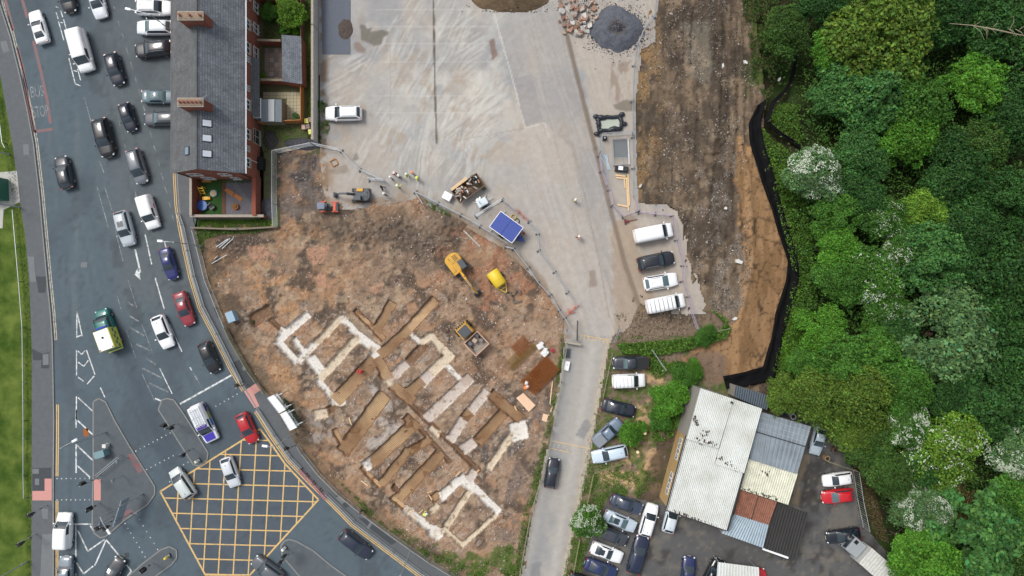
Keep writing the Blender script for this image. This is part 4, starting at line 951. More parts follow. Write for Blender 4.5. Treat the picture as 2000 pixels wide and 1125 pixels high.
for x in (-1.6, .9):
    for s in (1, -1): w = put('wheel', base['wheel'][0], M['rubber'], dp); w.location = (x, s*.95, .5); w.scale = (1.55, 1.9, 1.55); put('rim', base['wheel'][1], YP, w)
SKM = mat('skip_steel', C(150,140,130), .7, noise=.2, nscale=4); RIMO = mat('skip_rim', C(206,166,140), .7)
sk = MB(); o_, i_ = 1.15, .75
sk.add([(.95-.75,-.85,.75),(.95+.75,-.85,.75),(.95+.75,.85,.75),(.95-.75,.85,.75),(.95-1.05,-1.15,1.65),(.95+1.15,-1.15,1.65),(.95+1.15,1.15,1.65),(.95-1.05,1.15,1.65)], [(0,1,2,3)[::-1],(0,1,5,4),(1,2,6,5),(2,3,7,6),(3,0,4,7)])
skp = sk.build('skip', SKM, dp); sm_ = skp.modifiers.new('wall', 'SOLIDIFY'); sm_.thickness = .06
for a, b in (((-.1,-1.15),(2.1,-1.15)),((2.1,-1.15),(2.1,1.15)),((2.1,1.15),(-.1,1.15)),((-.1,1.15),(-.1,-1.15))): MB().bar((*a,1.66), (*b,1.66), .10).build('skip_rim', RIMO, skp)
for x, y, s, c_ in ((.55,.1,.62,(176,156,136)),(.45,-.6,.55,(104,102,106)),(1.1,.7,.5,(130,122,120)),(.3,.72,.48,(92,90,94))):
    g = thing('rubble_block', {.62:'pale square block on top of the dumper skip',.55:'dark block by the cab end of the dumper skip',.5:'mid grey block by the outer edge of the dumper skip',.48:'darkest block in the corner of the dumper skip'}[s], 'rubble', (*W(921,659,.8), 0), R(-47), 'blocks in the dumper skip')
    MB().box((x, y, 1.15+s*.5), (s, s*.9, s*.6), rz=.4*x, taper=.9).build('block', mat('rubble_block', C(*c_), .9, noise=.15), g)
# small orange ride-on roller
c = W(643, 404, .6); rl = thing('ride_on_roller', 'small orange and grey ride-on roller below the grey excavator', 'roller', (*c, .03), R(0))
MB().box((-.7, 0, .65), (1.0, .9, .5)).build('engine_housing', GP, rl, bevel=.05); MB().box((-.9, 0, 1.0), (.6, .6, .2)).build('seat', M['black'], rl, bevel=.05)
for x in (-.75, .75): MB().tube([(x,-.55,.36),(x,.55,.36)], .36, 18).build('drum', M['silverp'], rl)
for s in (1, -1): MB().box((-.75, s*.62, .62), (.8, .14, .5)).build('mudguard', OR, rl, bevel=.04); MB().box((.75, s*.62, .55), (.9, .12, .3)).build('drum_frame', OR, rl, bevel=.03)
MB().box((.75, 0, .82), (.35, 1.1, .12)).build('drum_cover', OR, rl, bevel=.03); MB().bar((-.2,0,.5), (.4,0,.5), .25).build('pivot', M['black'], rl)
MB().box((-.75, 0, 1.85), (.95, .85, .06)).build('canopy', mat('canopy_grey', C(104,116,134), .5), rl, bevel=.02)
for x in (-1.1, -.4):
    for s in (1, -1): MB().tube([(x,s*.38,.9),(x,s*.38,1.84)], .025, 5).build('canopy_post', M['black'], rl)
# yellow bowser trailer
c = W(972, 547, .6); bw = thing('bowser_trailer', 'bright yellow tank trailer with a triangular drawbar', 'trailer', (*c, 0), R(-55))
n = 16; pr = [(.80*math.cos(2*math.pi*k/n)*(1.05 if abs(math.cos(2*math.pi*k/n)) > .6 else 1), .62*math.sin(2*math.pi*k/n)) for k in range(n)]
vs = []
for x, s in ((-1.35,.86),(-1.28,1),(.75,1),(.82,.86)): vs += [(x, y*s, 1.05+z*s) for y, z in pr]
fs = [(i*n+k, i*n+(k+1)%n, (i+1)*n+(k+1)%n, (i+1)*n+k) for i in range(3) for k in range(n)]+[tuple(range(n))[::-1], tuple(3*n+k for k in range(n))]
MB().add(vs, fs).build('tank', YB, bw, True)
for s in (1, -1): MB().bar((.7, s*.75, .55), (1.95, s*.05, .5), .09).build('drawbar', YB, bw)
MB().bar((.9,-.55,.55), (.9,.55,.55), .07).build('drawbar', YB, bw); MB().bar((1.3,-.35,.55), (1.3,.35,.55), .06).build('drawbar', YB, bw)
MB().box((-.3, 0, .45), (2.0, 1.2, .12)).build('chassis', YB, bw)
for s in (1, -1): w = put('wheel', base['wheel'][0], M['rubber'], bw); w.location = (-.3, s*.92, .33); put('rim', base['wheel'][1], M['rim'], w)
MB().tube([(-.2,0,1.6),(-.2,0,1.72)], .22, 12).build('filler_cap', YB, bw)
# blue welfare trailer
c = W(990, 446, 1.3); bt = thing('site_trailer', 'blue-roofed mobile site trailer with white roof edging', 'trailer', (*c, .03), R(-36)+R(0))
BLU = mat('trailer_blue', C(52,74,150), .45, noise=.05, nscale=2); DB = mat('trailer_wall', C(40,54,100), .5)
MB().box((-.1, 0, 1.35), (3.5, 2.3, 2.0)).build('body', DB, bt)
MB().box((-.97, 0, 2.40), (1.72, 2.4, .08)).build('roof_panel', BLU, bt); MB().box((.79, 0, 2.40), (1.72, 2.4, .08)).build('roof_panel', BLU, bt)
for a, b in (((-1.85,-1.22),(1.68,-1.22)),((-1.85,1.22),(1.68,1.22)),((-1.85,-1.22),(-1.85,1.22)),((1.68,-1.22),(1.68,1.22))): MB().bar((*a,2.42), (*b,2.42), .07).build('roof_edge', M['whitep'], bt)
for s in (1, -1):
    MB().bar((1.7, s*.5, .55), (2.8, 0, .5), .12).build('drawbar', BLU, bt)
    w = put('wheel', base['wheel'][0], M['rubber'], bt); w.location = (-.1, s*1.28, .36); put('rim', base['wheel'][1], M['rim'], w)
    MB().bar((-1.6, s*.9, .3), (-1.6, s*1.75, .3), .09).build('stabiliser', M['steel'], bt)
MB().box((2.2, 0, .62), (.9, .5, .12)).build('drawbar_cover', BLU, bt)
# ================================================================== BUILDINGS
def brickmat(name, c1, c2, mort, bw, bh, rot=None, rough=.85, axes='xy', msize=.02):
    m = mat(name, c1, rough); nt = m.node_tree; b = nt.nodes['Principled BSDF']; tc = nt.nodes.new('ShaderNodeTexCoord')
    sp = nt.nodes.new('ShaderNodeSeparateXYZ'); cb = nt.nodes.new('ShaderNodeCombineXYZ'); nt.links.new(tc.outputs['Object'], sp.inputs[0])
    ix = {'x':0,'y':1,'z':2}
    nt.links.new(sp.outputs[ix[axes[0]]], cb.inputs[0]); nt.links.new(sp.outputs[ix[axes[1]]], cb.inputs[1])
    t = nt.nodes.new('ShaderNodeTexBrick'); nt.links.new(cb.outputs[0], t.inputs['Vector'])
    t.inputs['Color1'].default_value = (*c1, 1); t.inputs['Color2'].default_value = (*c2, 1); t.inputs['Mortar'].default_value = (*mort, 1)
    t.inputs['Scale'].default_value = 1; t.inputs['Brick Width'].default_value = bw; t.inputs['Row Height'].default_value = bh; t.inputs['Mortar Size'].default_value = msize
    n = nt.nodes.new('ShaderNodeTexNoise'); n.inputs['Scale'].default_value = .8; n.inputs['Detail'].default_value = 8; n.inputs['Roughness'].default_value = .7
    nt.links.new(tc.outputs['Object'], n.inputs['Vector'])
    mr = nt.nodes.new('ShaderNodeMapRange'); mr.inputs['From Min'].default_value = .3; mr.inputs['From Max'].default_value = .7; mr.inputs['To Min'].default_value = .72; mr.inputs['To Max'].default_value = 1.25
    nt.links.new(n.outputs['Fac'], mr.inputs['Value']); mx = nt.nodes.new('ShaderNodeVectorMath'); mx.operation = 'SCALE'
    nt.links.new(t.outputs['Color'], mx.inputs[0]); nt.links.new(mr.outputs[0], mx.inputs['Scale']); nt.links.new(mx.outputs[0], b.inputs['Base Color'])
    bp = nt.nodes.new('ShaderNodeBump'); bp.inputs['Strength'].default_value = .4; bp.inputs['Distance'].default_value = .03
    nt.links.new(t.outputs['Fac'], bp.inputs['Height']); bp.invert = True; nt.links.new(bp.outputs[0], b.inputs['Normal']); return m
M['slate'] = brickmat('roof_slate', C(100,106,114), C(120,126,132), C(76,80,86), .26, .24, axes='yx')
M['slated'] = brickmat('shaded_mossy_slate', C(92,95,98), C(104,107,108), C(70,72,74), .26, .24, axes='yx')  # darker slate for the west slope: weaker light painted in, plus moss
M['wallbx'] = brickmat('brick_wall', C(134,70,52), C(154,88,68), C(120,96,82), .225, .075, axes='yz', msize=.008)
M['wallby'] = brickmat('brick_gable', C(134,70,52), C(154,88,68), C(120,96,82), .225, .075, axes='xz', msize=.008)
XL, XR, ZE, ZR = -41.1, -32.85, 6.0, 8.8; XM = (XL+XR)/2
houses = [('end_terrace_house', 14.1, 21.3, 'end brick terraced house with three pale roof windows above the front garden'),
          ('terraced_house', 21.3, 31.2, 'middle brick terraced house between the two chimney stacks'),
          ('terraced_house', 31.2, 52.0, 'brick terraced house running off the top edge of the frame')]
HS = []
for nm, y0, y1, lb in houses:
    h = thing(nm, lb, 'house', (XM, y0, 0), 0, 'houses of the brick terrace'); L = y1-y0; hw = (XR-XL)/2
    a = 0.0 if nm == 'end_terrace_house' else .002
    MB().add([(-hw,a,0),(hw,a,0),(hw,a,ZE),(0,a,ZR-.1),(-hw,a,ZE),(-hw,L,0),(hw,L,0),(hw,L,ZE),(0,L,ZR-.1),(-hw,L,ZE)],
        [(0,1,2,3,4),(9,8,7,6,5),(0,5,6,1),(2,7,8,3),(3,8,9,4)]).build('gable_wall', M['wallby'], h)
    MB().box((hw+.012, L/2, ZE/2), (.03, L-.01, ZE)).build('rear_wall', M['wallbx'], h); MB().box((-hw-.012, L/2, ZE/2), (.03, L-.01, ZE)).build('front_wall', M['wallbx'], h)
    rf = thing('roof', None, None); rf.parent = h; bpy.data.objects.remove(rf)
    ov = .38; zo = ZE-ov*(ZR-ZE)/hw; g0 = -.15 if nm == 'end_terrace_house' else .004; 
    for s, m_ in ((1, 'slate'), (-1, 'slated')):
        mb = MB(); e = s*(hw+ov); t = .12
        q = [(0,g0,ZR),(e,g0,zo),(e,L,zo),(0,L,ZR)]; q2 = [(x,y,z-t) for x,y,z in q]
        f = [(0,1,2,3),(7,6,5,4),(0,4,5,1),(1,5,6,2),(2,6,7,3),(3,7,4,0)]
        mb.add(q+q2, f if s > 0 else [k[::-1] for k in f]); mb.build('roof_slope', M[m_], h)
        MB().tube([(e+s*.06,g0,zo-.05),(e+s*.06,L,zo-.05)], .065, 6).build('gutter', M['upvc'] if s > 0 else M['palepatch'], h)
    rd = MB()
    for k in range(int(L/.45)): rd.tube([(0,g0+k*.45+.01,ZR+.0),(0,g0+k*.45+.44,ZR+.0)], .10, 6)
    tag(rd.build('ridge_tile', M['slated'], h), kind='stuff'); HS.append((h, y0, L, hw))
def window(h, y0, hw, y, z, w, hgt, side='e', frame='upvc'):
    if side == 'e': c = (hw+.03, y-y0, z); d = lambda a, b, t: (t, a, b)
    o = MB().box((hw+.055, y-y0, z), (.05, w, hgt)).build('window', M['wglass'], h)
    for dy in (-w/2, 0, w/2): MB().box((hw+.07, y-y0+dy, z), (.07, .07, hgt+.07)).build('frame', M[frame], o)
    for dz in (-hgt/2, hgt/2, hgt*.18): MB().box((hw+.071, y-y0, z+dz), (.064, w+.05, .07)).build('frame', M[frame], o)
    MB().box((hw+.13, y-y0, z-hgt/2-.08), (.25, w+.25, .09)).build('sill', M['stone'], o)
    return o
def hh(y): return [q for q in HS if q[1] <= y < q[1]+q[2]][0]
for y, w in ((32.8,1.2),(29.8,1.3),(28.4,.6),(24.8,.6),(22.8,1.2),(19.1,1.2),(17.3,.6),(15.6,1.1),(36.5,1.2),(40,1.2)):
    h, y0, L, hw = hh(y); window(h, y0, hw, y, 4.3, w, 1.35 if w > 1 else .8)
for y, w in ((35.9,1.2),(33.2,1.2),(30.0,1.5),(28.1,1.1),(25.6,1.0),(16.6,.0)):
    if w: h, y0, L, hw = hh(y); window(h, y0, hw, y, 1.6, w, 1.3)
h, y0, L, hw = HS[0]; window(h, y0, hw, 19.4, 1.3, 1.8, 2.0, frame='cream')
for x, z, w in ((-2.3,4.4,1.6),(1.4,4.4,1.3),(-1.9,1.6,1.4),(1.6,1.5,1.0)):
    o = MB().box((x, -.03, z), (w, .05, 1.2)).build('window', M['wglass'], h)
    for dx in (-w/2, 0, w/2): MB().box((x+dx, -.05, z), (.08, .07, 1.28)).build('frame', M['upvc'], o)
    for dz in (-.6, .6): MB().box((x, -.051, z+dz), (w+.06, .065, .08)).build('frame', M['upvc'], o)
    MB().box((x, -.11, z-.68), (w+.2, .22, .08)).build('sill', M['stone'], o)
for x0 in (-3.9, 3.7): MB().tube([(x0,-.07,.1),(x0,-.07,ZE-.1)], .05, 6).build('drainpipe', M['black'], h)
for q in HS:
    for k in range(int(q[2]/4.8)): MB().tube([(q[3]+.09,2.0+k*4.8,.1),(q[3]+.09,2.0+k*4.8,ZE-.2)], .045, 6).build('drainpipe', M['upvc'], q[0])
def sky_l(h, y0, hw, px, py, side, m, w=.75, l=1.0):
    z = 7.35; x, y = W(px, py, z); k = (ZR-ZE)/hw; z = ZR-abs(x-XM)*k; a = math.atan(k)*side
    o = MB().box((0,0,.05), (w+.16, l+.16, .10)).build('roof_window', M['dsteel'], h); o.location = (x-XM, y-y0, z); o.rotation_euler = (0, a, 0)
    MB().box((0,0,.11), (w, l, .03)).build('pane', m, o)
SKG = mat('pale_skylight', C(206,214,222), .15, spec=.8); SKB = mat('blue_skylight', C(130,150,164), .1, spec=.9)
h, y0, L, hw = HS[0]
for py in (244, 273, 303): sky_l(h, y0, hw, 410, py, 1, SKG, .95, .72)
sky_l(h, y0, hw, 369, 296, -1, SKB, .7, .85)
POT = mat('terracotta_pot', C(176,110,84), .8, noise=.15); CHT = mat('chimney_flaunching', C(140,122,104), .95, noise=.3, nscale=5)
def chimney(hq, y, npots):
    h, y0, L, hw = hq; st = MB().box((0, y-y0, 8.9), (2.9, .95, 2.9)).build('chimney', M['wallby'], h)
    MB().box((0, y-y0, 10.38), (3.0, 1.05, .12)).build('coping', M['stone'], st); MB().box((0, y-y0, 10.48), (2.7, .8, .10)).build('flaunching', CHT, st)
    for k in range(npots):
        x = -1.15+k*2.3/max(1, npots-1); p = MB().tube([(x,y-y0,10.5),(x,y-y0,10.75),(x,y-y0,10.95)], [.15,.12,.14], 10).build('chimney_pot', POT, st)
        MB().tube([(x,y-y0,10.953),(x,y-y0,10.958)], .10, 10).build('flue', M['black'], st)
chimney(HS[1], 21.35, 6); chimney(HS[2], 31.3, 3)
h, y0, L, hw = HS[1]
ae = MB(); ae.tube([(1.6,.4,8.2),(1.6,.4,10.9)], .03, 5); ae.tube([(1.2,.1,10.8),(2.1,.8,10.8)], .02, 4)
for k in range(5): ae.tube([(1.25+k*.18,.38+k*.14,10.8),(1.45+k*.18,.02+k*.14,10.8)], .012, 4)
ae.build('aerial', M['steel'], h)
# rear projections
MB().add([(hw,34-y0-31.2+21.3-2.4,3.2),(hw+.95,34-y0-31.2+21.3-2.4,2.6),(hw+.95,29-y0,2.6),(hw,29-y0,3.2)], [(0,3,2,1)]).build('lean_to_roof', M['slated'], h).data
cv = thing('porch', 'white framed glazed porch on the back wall of the middle house', 'porch', (XM+hw+.05, 22.8, 0))
MB().box((.5, 0, 1.2), (.9, 2.4, 2.3)).build('glazing', mat('porch_glass', C(176,194,200), .15, spec=.8), cv)
for y in (-1.2,-.6,0,.6,1.2): MB().bar((.03,y,2.40), (.98,y,2.36), .07).build('glazing_bar', M['upvc'], cv)
for x in (.05,.97): MB().bar((x,-1.24,2.42), (x,1.24,2.42), .09).build('roof_edge', M['upvc'], cv)
for y in (-1.2, 1.2): MB().bar((.95,y,0), (.95,y,2.4), .09).build('post', M['upvc'], cv)
# ------------------------------------------------------------------ garden walls, sheds
def wall(name, pts, z1, th, m, label, cat='wall', z0=-.1, cope=None, plan_z=None, group=None):
    """wall along plan points given where its foot shows"""
    P = [V(a, b, 0) for a, b in pts]; r = thing(name, label, cat, P[0], 0, group)
    for a, b in zip(P, P[1:]):
        a = a-P[0]; b = b-P[0]; d = (b-a).normalized()*th*.49
        MB().bar(a-d+Vector((0,0,(z0+z1)/2)), b+d+Vector((0,0,(z0+z1)/2)), th, z1-z0).build('wall_face', m, r)
        if cope: MB().bar(a-d*1.1+Vector((0,0,z1+.04)), b+d*1.1+Vector((0,0,z1+.04)), th+.08, .08).build('coping', cope, r)
    return r
wall('brick_wall', [(386,350),(386,421)], 1.9, .24, M['wallbx'], 'red brick wall between the front garden and the pavement', cope=M['stone'])
wall('brick_wall', [(384,424),(521,424)], 1.5, .26, M['wallby'], 'stone-topped brick wall along the bottom of the front garden', cope=M['stone'])
wall('brick_wall', [(506,350),(506,420)], 1.8, .42, M['wallbx'], 'thick brick wall on the yard side of the front garden', cope=M['brick'])
wall('long_concrete_wall', [(620,-120),(620,60)], 2.3, .22, M['conc'], 'pale concrete panel wall along the left edge of the yard, upper length', cope=M['stone'])
wall('long_concrete_wall', [(620,62),(620,278)], 2.3, .22, M['conc'], 'pale concrete panel wall along the left edge of the yard, lower length', cope=M['stone'])
wall('boundary_wall', [(380,446),(470,449),(545,444)], 1.0, .18, M['wood'], 'low weathered timber fence below the front garden', 'fence')
wall('yard_wall', [(514,164),(594,166)], 1.9, .2, M['wallby'], 'brick wall between the two back yards', cope=M['wood'])
wall('yard_wall', [(514,88),(556,89)], 1.8, .2, M['wallby'], 'brick wall above the paved back yard', cope=M['wood'])
wall('yard_wall', [(512,6),(590,9)], 1.7, .2, M['wallby'], 'brick wall at the top edge behind the leafy shrub', cope=M['wood'])
OF = mat('orange_timber', C(176,118,66), .85, noise=.2, nscale=5)
wall('timber_fence', [(594,166),(594,240),(512,243)], 1.6, .08, OF, 'orange timber fence round the tiled back yard', 'fence')
wall('timber_fence', [(594,0),(594,160)], 1.5, .10, mat('brown_timber', C(104,72,54), .9, noise=.2, nscale=5), 'brown timber fence behind the slate-roofed shed', 'fence')
# ground of the back yards and the grass alley
slab('garden_soil', [(500,-300),(600,-300),(600,245),(628,300),(546,300),(546,446),(515,446),(515,300),(500,250)], -.2, .0, mat('garden_soil', C(96,88,70), .95, noise=.3, nscale=1.2, col2=C(80,92,50)))
slab('alley_grass', [(596,-300),(621,-300),(621,280),(600,280)], -.2, .02, M['grass'])
slab('garden_ground', [(386,345),(508,345),(508,446),(380,448),(384,424)], -.2, .0, mat('garden_gravel', C(108,106,112), .95, noise=.25, nscale=3))
flat('artificial_lawn', [(392,350),(434,350),(434,420),(392,420)], mat('artificial_turf', C(46,82,34), .95, noise=.15, nscale=9, bump=.5, bscale=60), bpy.data.objects['garden_ground'], .012)
flat('soil_bed', [(386,350),(392,350),(392,420),(386,420)], M['brick'], bpy.data.objects['garden_ground'], .008)
flat('verge_grass', [(386,428),(540,428),(545,442),(384,446)], M['grass'], bpy.data.objects['garden_ground'], .012)
for k in range(4):
    a, b = V(434.5+k*1.8, 350, 0, .03), V(434.5+k*1.8, 420, 0, .03); MB().bar(a, b, .11, .05).build('deck_board', mat('deck', C(104,74,60), .9, noise=.2) if k == 0 else bpy.data.materials['deck'], bpy.data.objects['garden_ground'])
for k, (a, b, c_, d) in enumerate([((438,372),(444,367),(458,376),(454,384)), ((456,384),(460,377),(475,387),(470,394))]): MB().prism(wpts([a, b, c_, d]), 0, .06).build('timber_platform', OF, bpy.data.objects['garden_ground'])
for k in range(9):
    x, y = 448+k*6.2, 352+k*8.4; MB().prism(wpts([(x,y),(x+10,y-2),(x+16,y+6),(x+6,y+9)]), 0, .03).build('paving_slab', M['palepatch'], bpy.data.objects['garden_ground'])
# patio slabs in the back yards
GS = bpy.data.objects['garden_soil']; PS = [mat('patio_slab', C(*c_), .9, noise=.15) for c_ in ((128,116,108),(148,136,124),(112,108,106))]
for i in range(4):
    for j in range(7):
        x0, y0_ = 517+i*9.3, 94+j*9.3; MB().prism(wpts([(x0,y0_),(x0+8.8,y0_),(x0+8.8,y0_+8.8),(x0,y0_+8.8)]), -.02, .03+.004*((i*3+j*5) % 3)).build('patio_slab', PS[(i*2+j*3+i*j) % 3], GS)
PT = mat('pale_patio_tile', C(176,168,140), .9, noise=.12)
for i in range(12):
    for j in range(9):
        x0, y0_ = 514+i*6.6, 180+j*6.5
        if x0 < 556 and y0_ > 188: continue
        MB().prism(wpts([(x0,y0_),(x0+6.1,y0_),(x0+6.1,y0_+6.0),(x0,y0_+6.0)]), -.02, .03+.003*((i+j) % 2)).build('patio_tile', PT, GS)
def corr(p0, p1, p2, p3, n, amp=.04):
    """corrugated sheet: ridges run from edge p0-p1 to edge p3-p2"""
    p0, p1, p2, p3 = map(Vector, (p0, p1, p2, p3)); vs = []; fs = []; N = n*4
    for k in range(N+1):
        t = k/N; dz = Vector((0,0,amp*(1, 0, -1, 0)[k % 4])); vs += [p0.lerp(p1, t)+dz, p3.lerp(p2, t)+dz]
    for k in range(N): fs.append((2*k, 2*k+1, 2*k+3, 2*k+2))
    return MB().add(vs, fs)
def shed(name, pts, z, wallm, roofm, label, dz=.25, ribs=0):
    P = [V(a, b, z) for a, b in pts]; c = sum(P, Vector())/4; r = thing(name, label, 'shed', (c.x, c.y, 0))
    Q = [p-Vector((c.x, c.y, 0)) for p in P]; MB().prism([(q.x*.96, q.y*.97) for q in Q], 0, z-.06).build('wall', wallm, r)
    hi = [q+Vector((0,0,dz if k in (0, 3) else 0)) for k, q in enumerate(Q)]
    o = (corr(*hi, ribs) if ribs else MB().add(hi, [(0,3,2,1)])).build('roof', roofm, r)
    s_ = o.modifiers.new('t', 'SOLIDIFY'); s_.thickness = .06; return r
shed('outbuilding', [(551,69),(588,71),(590,164),(553,160)], 2.3, M['wallbx'], M['slate'], 'slate-roofed brick outbuilding in the back yards')
s2 = shed('garden_shed', [(510,194),(550,194),(550,238),(510,238)], 2.1, M['wood'], mat('felt_roof', C(112,120,126), .9, noise=.1), 'grey-roofed garden shed with a pale strip across it', .15)
MB().box((.05, 0, .155+2.1), (.75, 2.8, .03)).build('roof_strip', mat('pale_felt', C(172,176,176), .8), s2)
# ------------------------------------------------------------------ garage
def gq(pts, z): return [V(a, b, z+dz) for (a, b), dz in zip(pts, (.0, .25, .25, 0))]
WR = mat('white_sheet_roof', C(218,222,218), .6, noise=.16, nscale=.3, col2=C(178,180,172)); CRR = mat('cream_sheet_roof', C(206,206,186), .7, noise=.2, nscale=1.2)
PCR = mat('old_polycarbonate', C(124,134,142), .45, noise=.28, nscale=.6); RUR = mat('rust_sheet', C(136,92,74), .85, noise=.35, nscale=2); MER = mat('galvanised_sheet', C(146,162,172), .5, .2, noise=.15, nscale=1.5)
BKR = mat('black_felt_sheet', C(46,45,44), .8, noise=.2, nscale=1); DKR = mat('dark_steel_sheet', C(72,84,94), .6, noise=.08)
BEI = mat('beige_render', C(176,146,98), .9, noise=.1, nscale=1.5); GRY = mat('grey_render', C(146,142,134), .9, noise=.15, nscale=2)
gb_ = V(1400, 900, 0); GA = thing('garage_building', 'rambling garage workshop under white, rusty and black sheet roofs', 'building', gb_)
def groof(pts, z, m, ribs, name='roof_sheet', wallm=None, amp=.045, z2=None):
    P = [p-gb_ for p in gq(pts, z)]; o = corr(*P, ribs, amp).build(name, m, GA); s_ = o.modifiers.new('t', 'SOLIDIFY'); s_.thickness = .03; s_.offset = -1
    if wallm:
        c = sum(P, Vector())/4; MB().prism([(c.x+(p.x-c.x)*.965, c.y+(p.y-c.y)*.965) for p in P], 0, z-.12).build('wall', wallm, GA)
    return o
groof([(1341,852),(1458,898),(1419,1036),(1302,996)], 5.0, WR, 34, wallm=BEI)
groof([(1368,758),(1432,779),(1403,876),(1341,857)], 5.35, WR, 19, wallm=GRY); groof([(1432,779),(1488,798),(1453,924),(1396,907)], 5.40, WR, 17, wallm=GRY)
pc = groof([(1478,802),(1584,833),(1557,926),(1464,897)], 4.2, PCR, 12, amp=.02, wallm=GRY)
groof([(1463,895),(1558,925),(1539,986),(1446,956)], 4.0, CRR, 22, wallm=GRY); groof([(1446,957),(1480,968),(1466,1014),(1434,1004)], 3.7, RUR, 9, wallm=GRY); groof([(1482,969),(1517,980),(1501,1025),(1468,1015)], 3.72, RUR, 9, wallm=GRY)
groof([(1434,1004),(1501,1025),(1490,1070),(1408,1041)], 3.55, MER, 16, wallm=GRY); groof([(1517,980),(1579,1002),(1554,1092),(1491,1071)], 3.3, BKR, 12, wallm=GRY)
groof([(1437,753),(1504,774),(1498,801),(1434,775)], 3.0, DKR, 15, wallm=GRY)
PB = mat('glazing_bar_grey', C(160,168,172), .6)
P = [p-gb_+Vector((0,0,.05)) for p in gq([(1478,802),(1584,833),(1557,926),(1464,897)], 4.2)]
for k in range(1, 11): MB().bar(P[0].lerp(P[1], k/11), P[3].lerp(P[2], k/11), .05, .03).build('glazing_bar', PB, GA)
for k in (1,2,3): MB().bar(P[0].lerp(P[3], k/9), P[1].lerp(P[2], k/9), .05, .04).build('glazing_bar', PB, GA)
MB().bar(P[0].lerp(P[3], .42), P[1].lerp(P[2], .42), .12, .05).build('lap_joint', M['dsteel'], GA)
wl = [V(1302,996,5.0)-gb_, V(1341,852,5.0)-gb_]
for a, b, z, nm_, m_ in ((wl[0], wl[1], 4.92, 'gutter', M['dsteel']), (V(1302,996,5)-gb_, V(1419,1036,5)-gb_, 4.9, 'gutter', M['dsteel']), (V(1458,898,5)-gb_, V(1419,1036,5)-gb_, 5.2, 'gutter', M['dsteel']), (V(1490,1072,3.3)-gb_, V(1540,1090,3.3)-gb_, 3.2, 'gutter', M['whitep'])):
    a = a.copy(); b = b.copy(); a.z = b.z = z; MB().bar(a, b, .26, .16).build(nm_, m_, GA)
d_ = (wl[1]-wl[0]); d_.z = 0; dn = d_.normalized(); nrm = Vector((-dn.y, dn.x, 0))
if nrm.x > 0: nrm = -nrm
for t in (.30, .78):
    c = wl[0].lerp(wl[1], t); cc = V(1400,935,0)-gb_; c = Vector((c.x, c.y, 2.9))-nrm*.10
    for k in (-1.05,-.35,.35,1.05):
        q = c+dn*k; w = MB().bar(q-dn*.3, q+dn*.3, .06, .9).build('window', M['wglass'], GA)
        for s in (-.33, .33): MB().bar(q+dn*s+nrm*.02-Vector((0,0,.5)), q+dn*s+nrm*.02+Vector((0,0,.5)), .07).build('frame', M['upvc'], w)
        for s in (-.5, .05, .5): MB().bar(q-dn*.33+nrm*.02+Vector((0,0,s)), q+dn*.33+nrm*.02+Vector((0,0,s)), .06).build('frame', M['upvc'], w)
# moss lodged along the sheet laps
ms_ = MB(); rr = random.Random(3)
def moss(a, b, n, sp, z):
    for _ in range(n):
        t = rr.random(); x = a[0]+(b[0]-a[0])*t+rr.gauss(0, sp); y = a[1]+(b[1]-a[1])*t+rr.gauss(0, sp); p = V(x, y, z)-gb_
        ms_.sphere((p.x, p.y, z+.05), .05+.07*rr.random(), 6, 4, (.8, 1.5, .35))
moss((1358,857),(1402,870), 34, 2.4, 5.5); moss((1372,845),(1382,840), 12, 4, 5.5); moss((1354,815),(1362,832), 14, 2, 5.45); moss((1402,893),(1450,922), 26, 2.4, 5.5); moss((1306,994),(1415,1034), 46, 1.6, 5.1); moss((1448,953),(1520,975), 40, 2, 4.15); moss((1490,920),(1500,930), 8, 4, 4.2)
tag(ms_.build('moss', mat('dry_moss', C(70,58,56), .95, noise=.2), GA), kind='stuff')
MB().tube([V(1427,785,5.4)-gb_, V(1427,785,5.4)-gb_+Vector((0,0,.7))], .12, 8).build('flue', M['black'], GA)
# small canopy at the bottom edge
kp = [V(a, b, 2.8) for a, b in ((1402,1098),(1482,1108),(1484,1165),(1398,1150))]; kc = sum(kp, Vector())/4
KN = thing('canopy', 'small ribbed white canopy cut by the bottom edge', 'canopy', (kc.x, kc.y, 0)); Q = [p-Vector((kc.x, kc.y, 0)) for p in kp]
o = corr(*Q, 14, .03).build('roof_sheet', WR, KN); o.modifiers.new('t', 'SOLIDIFY').thickness = .03
for q in Q: MB().bar((q.x*.9, q.y*.9, 0), (q.x*.9, q.y*.9, 2.78), .1).build('post', M['steel'], KN)
# ================================================================== STREET FURNITURE
def lamp(px, py, h, arm, label):
    r = thing('street_lamp', label, 'lamp post', V(px, py, 0, .05), 0, 'street lamps along the main road')
    MB().tube([(0,0,0),(0,0,1.2),(0,0,1.25),(0,0,h)], [.11,.11,.075,.05], 8).build('column', M['steel'], r)
    a = Vector((arm[0], arm[1], 0)); MB().tube([(0,0,h-.05), a*.4+Vector((0,0,h+.12)), a+Vector((0,0,h+.15))], .04, 6).build('arm', M['steel'], r)
    d = a.normalized(); c = a+d*.3+Vector((0,0,h+.13)); o = MB().box((0,0,0), (.75,.32,.14), taper=.8).build('lamp_head', M['whitep'], r, bevel=.03); o.location = c; o.rotation_euler.z = math.atan2(d.y, d.x)
lamp(398,481,8,(-1.2,.1),'lamp column leaning over the bright blue car by the kerb'); lamp(578,845,8,(-.8,.1),'lamp column beside the lower bus shelter'); lamp(803,1072,8,(-.8,-.6),'lamp column by the railings near the bottom edge')
lamp(207,844,9,(1.5,.8),'lamp column on the large traffic island with its arm turned back'); lamp(279,964,9.2,(.9,-1.4),'lamp column by the road sign on the large traffic island'); lamp(356,76,8,(-2.2,.5),'lamp column reaching out over the cars before the terrace')
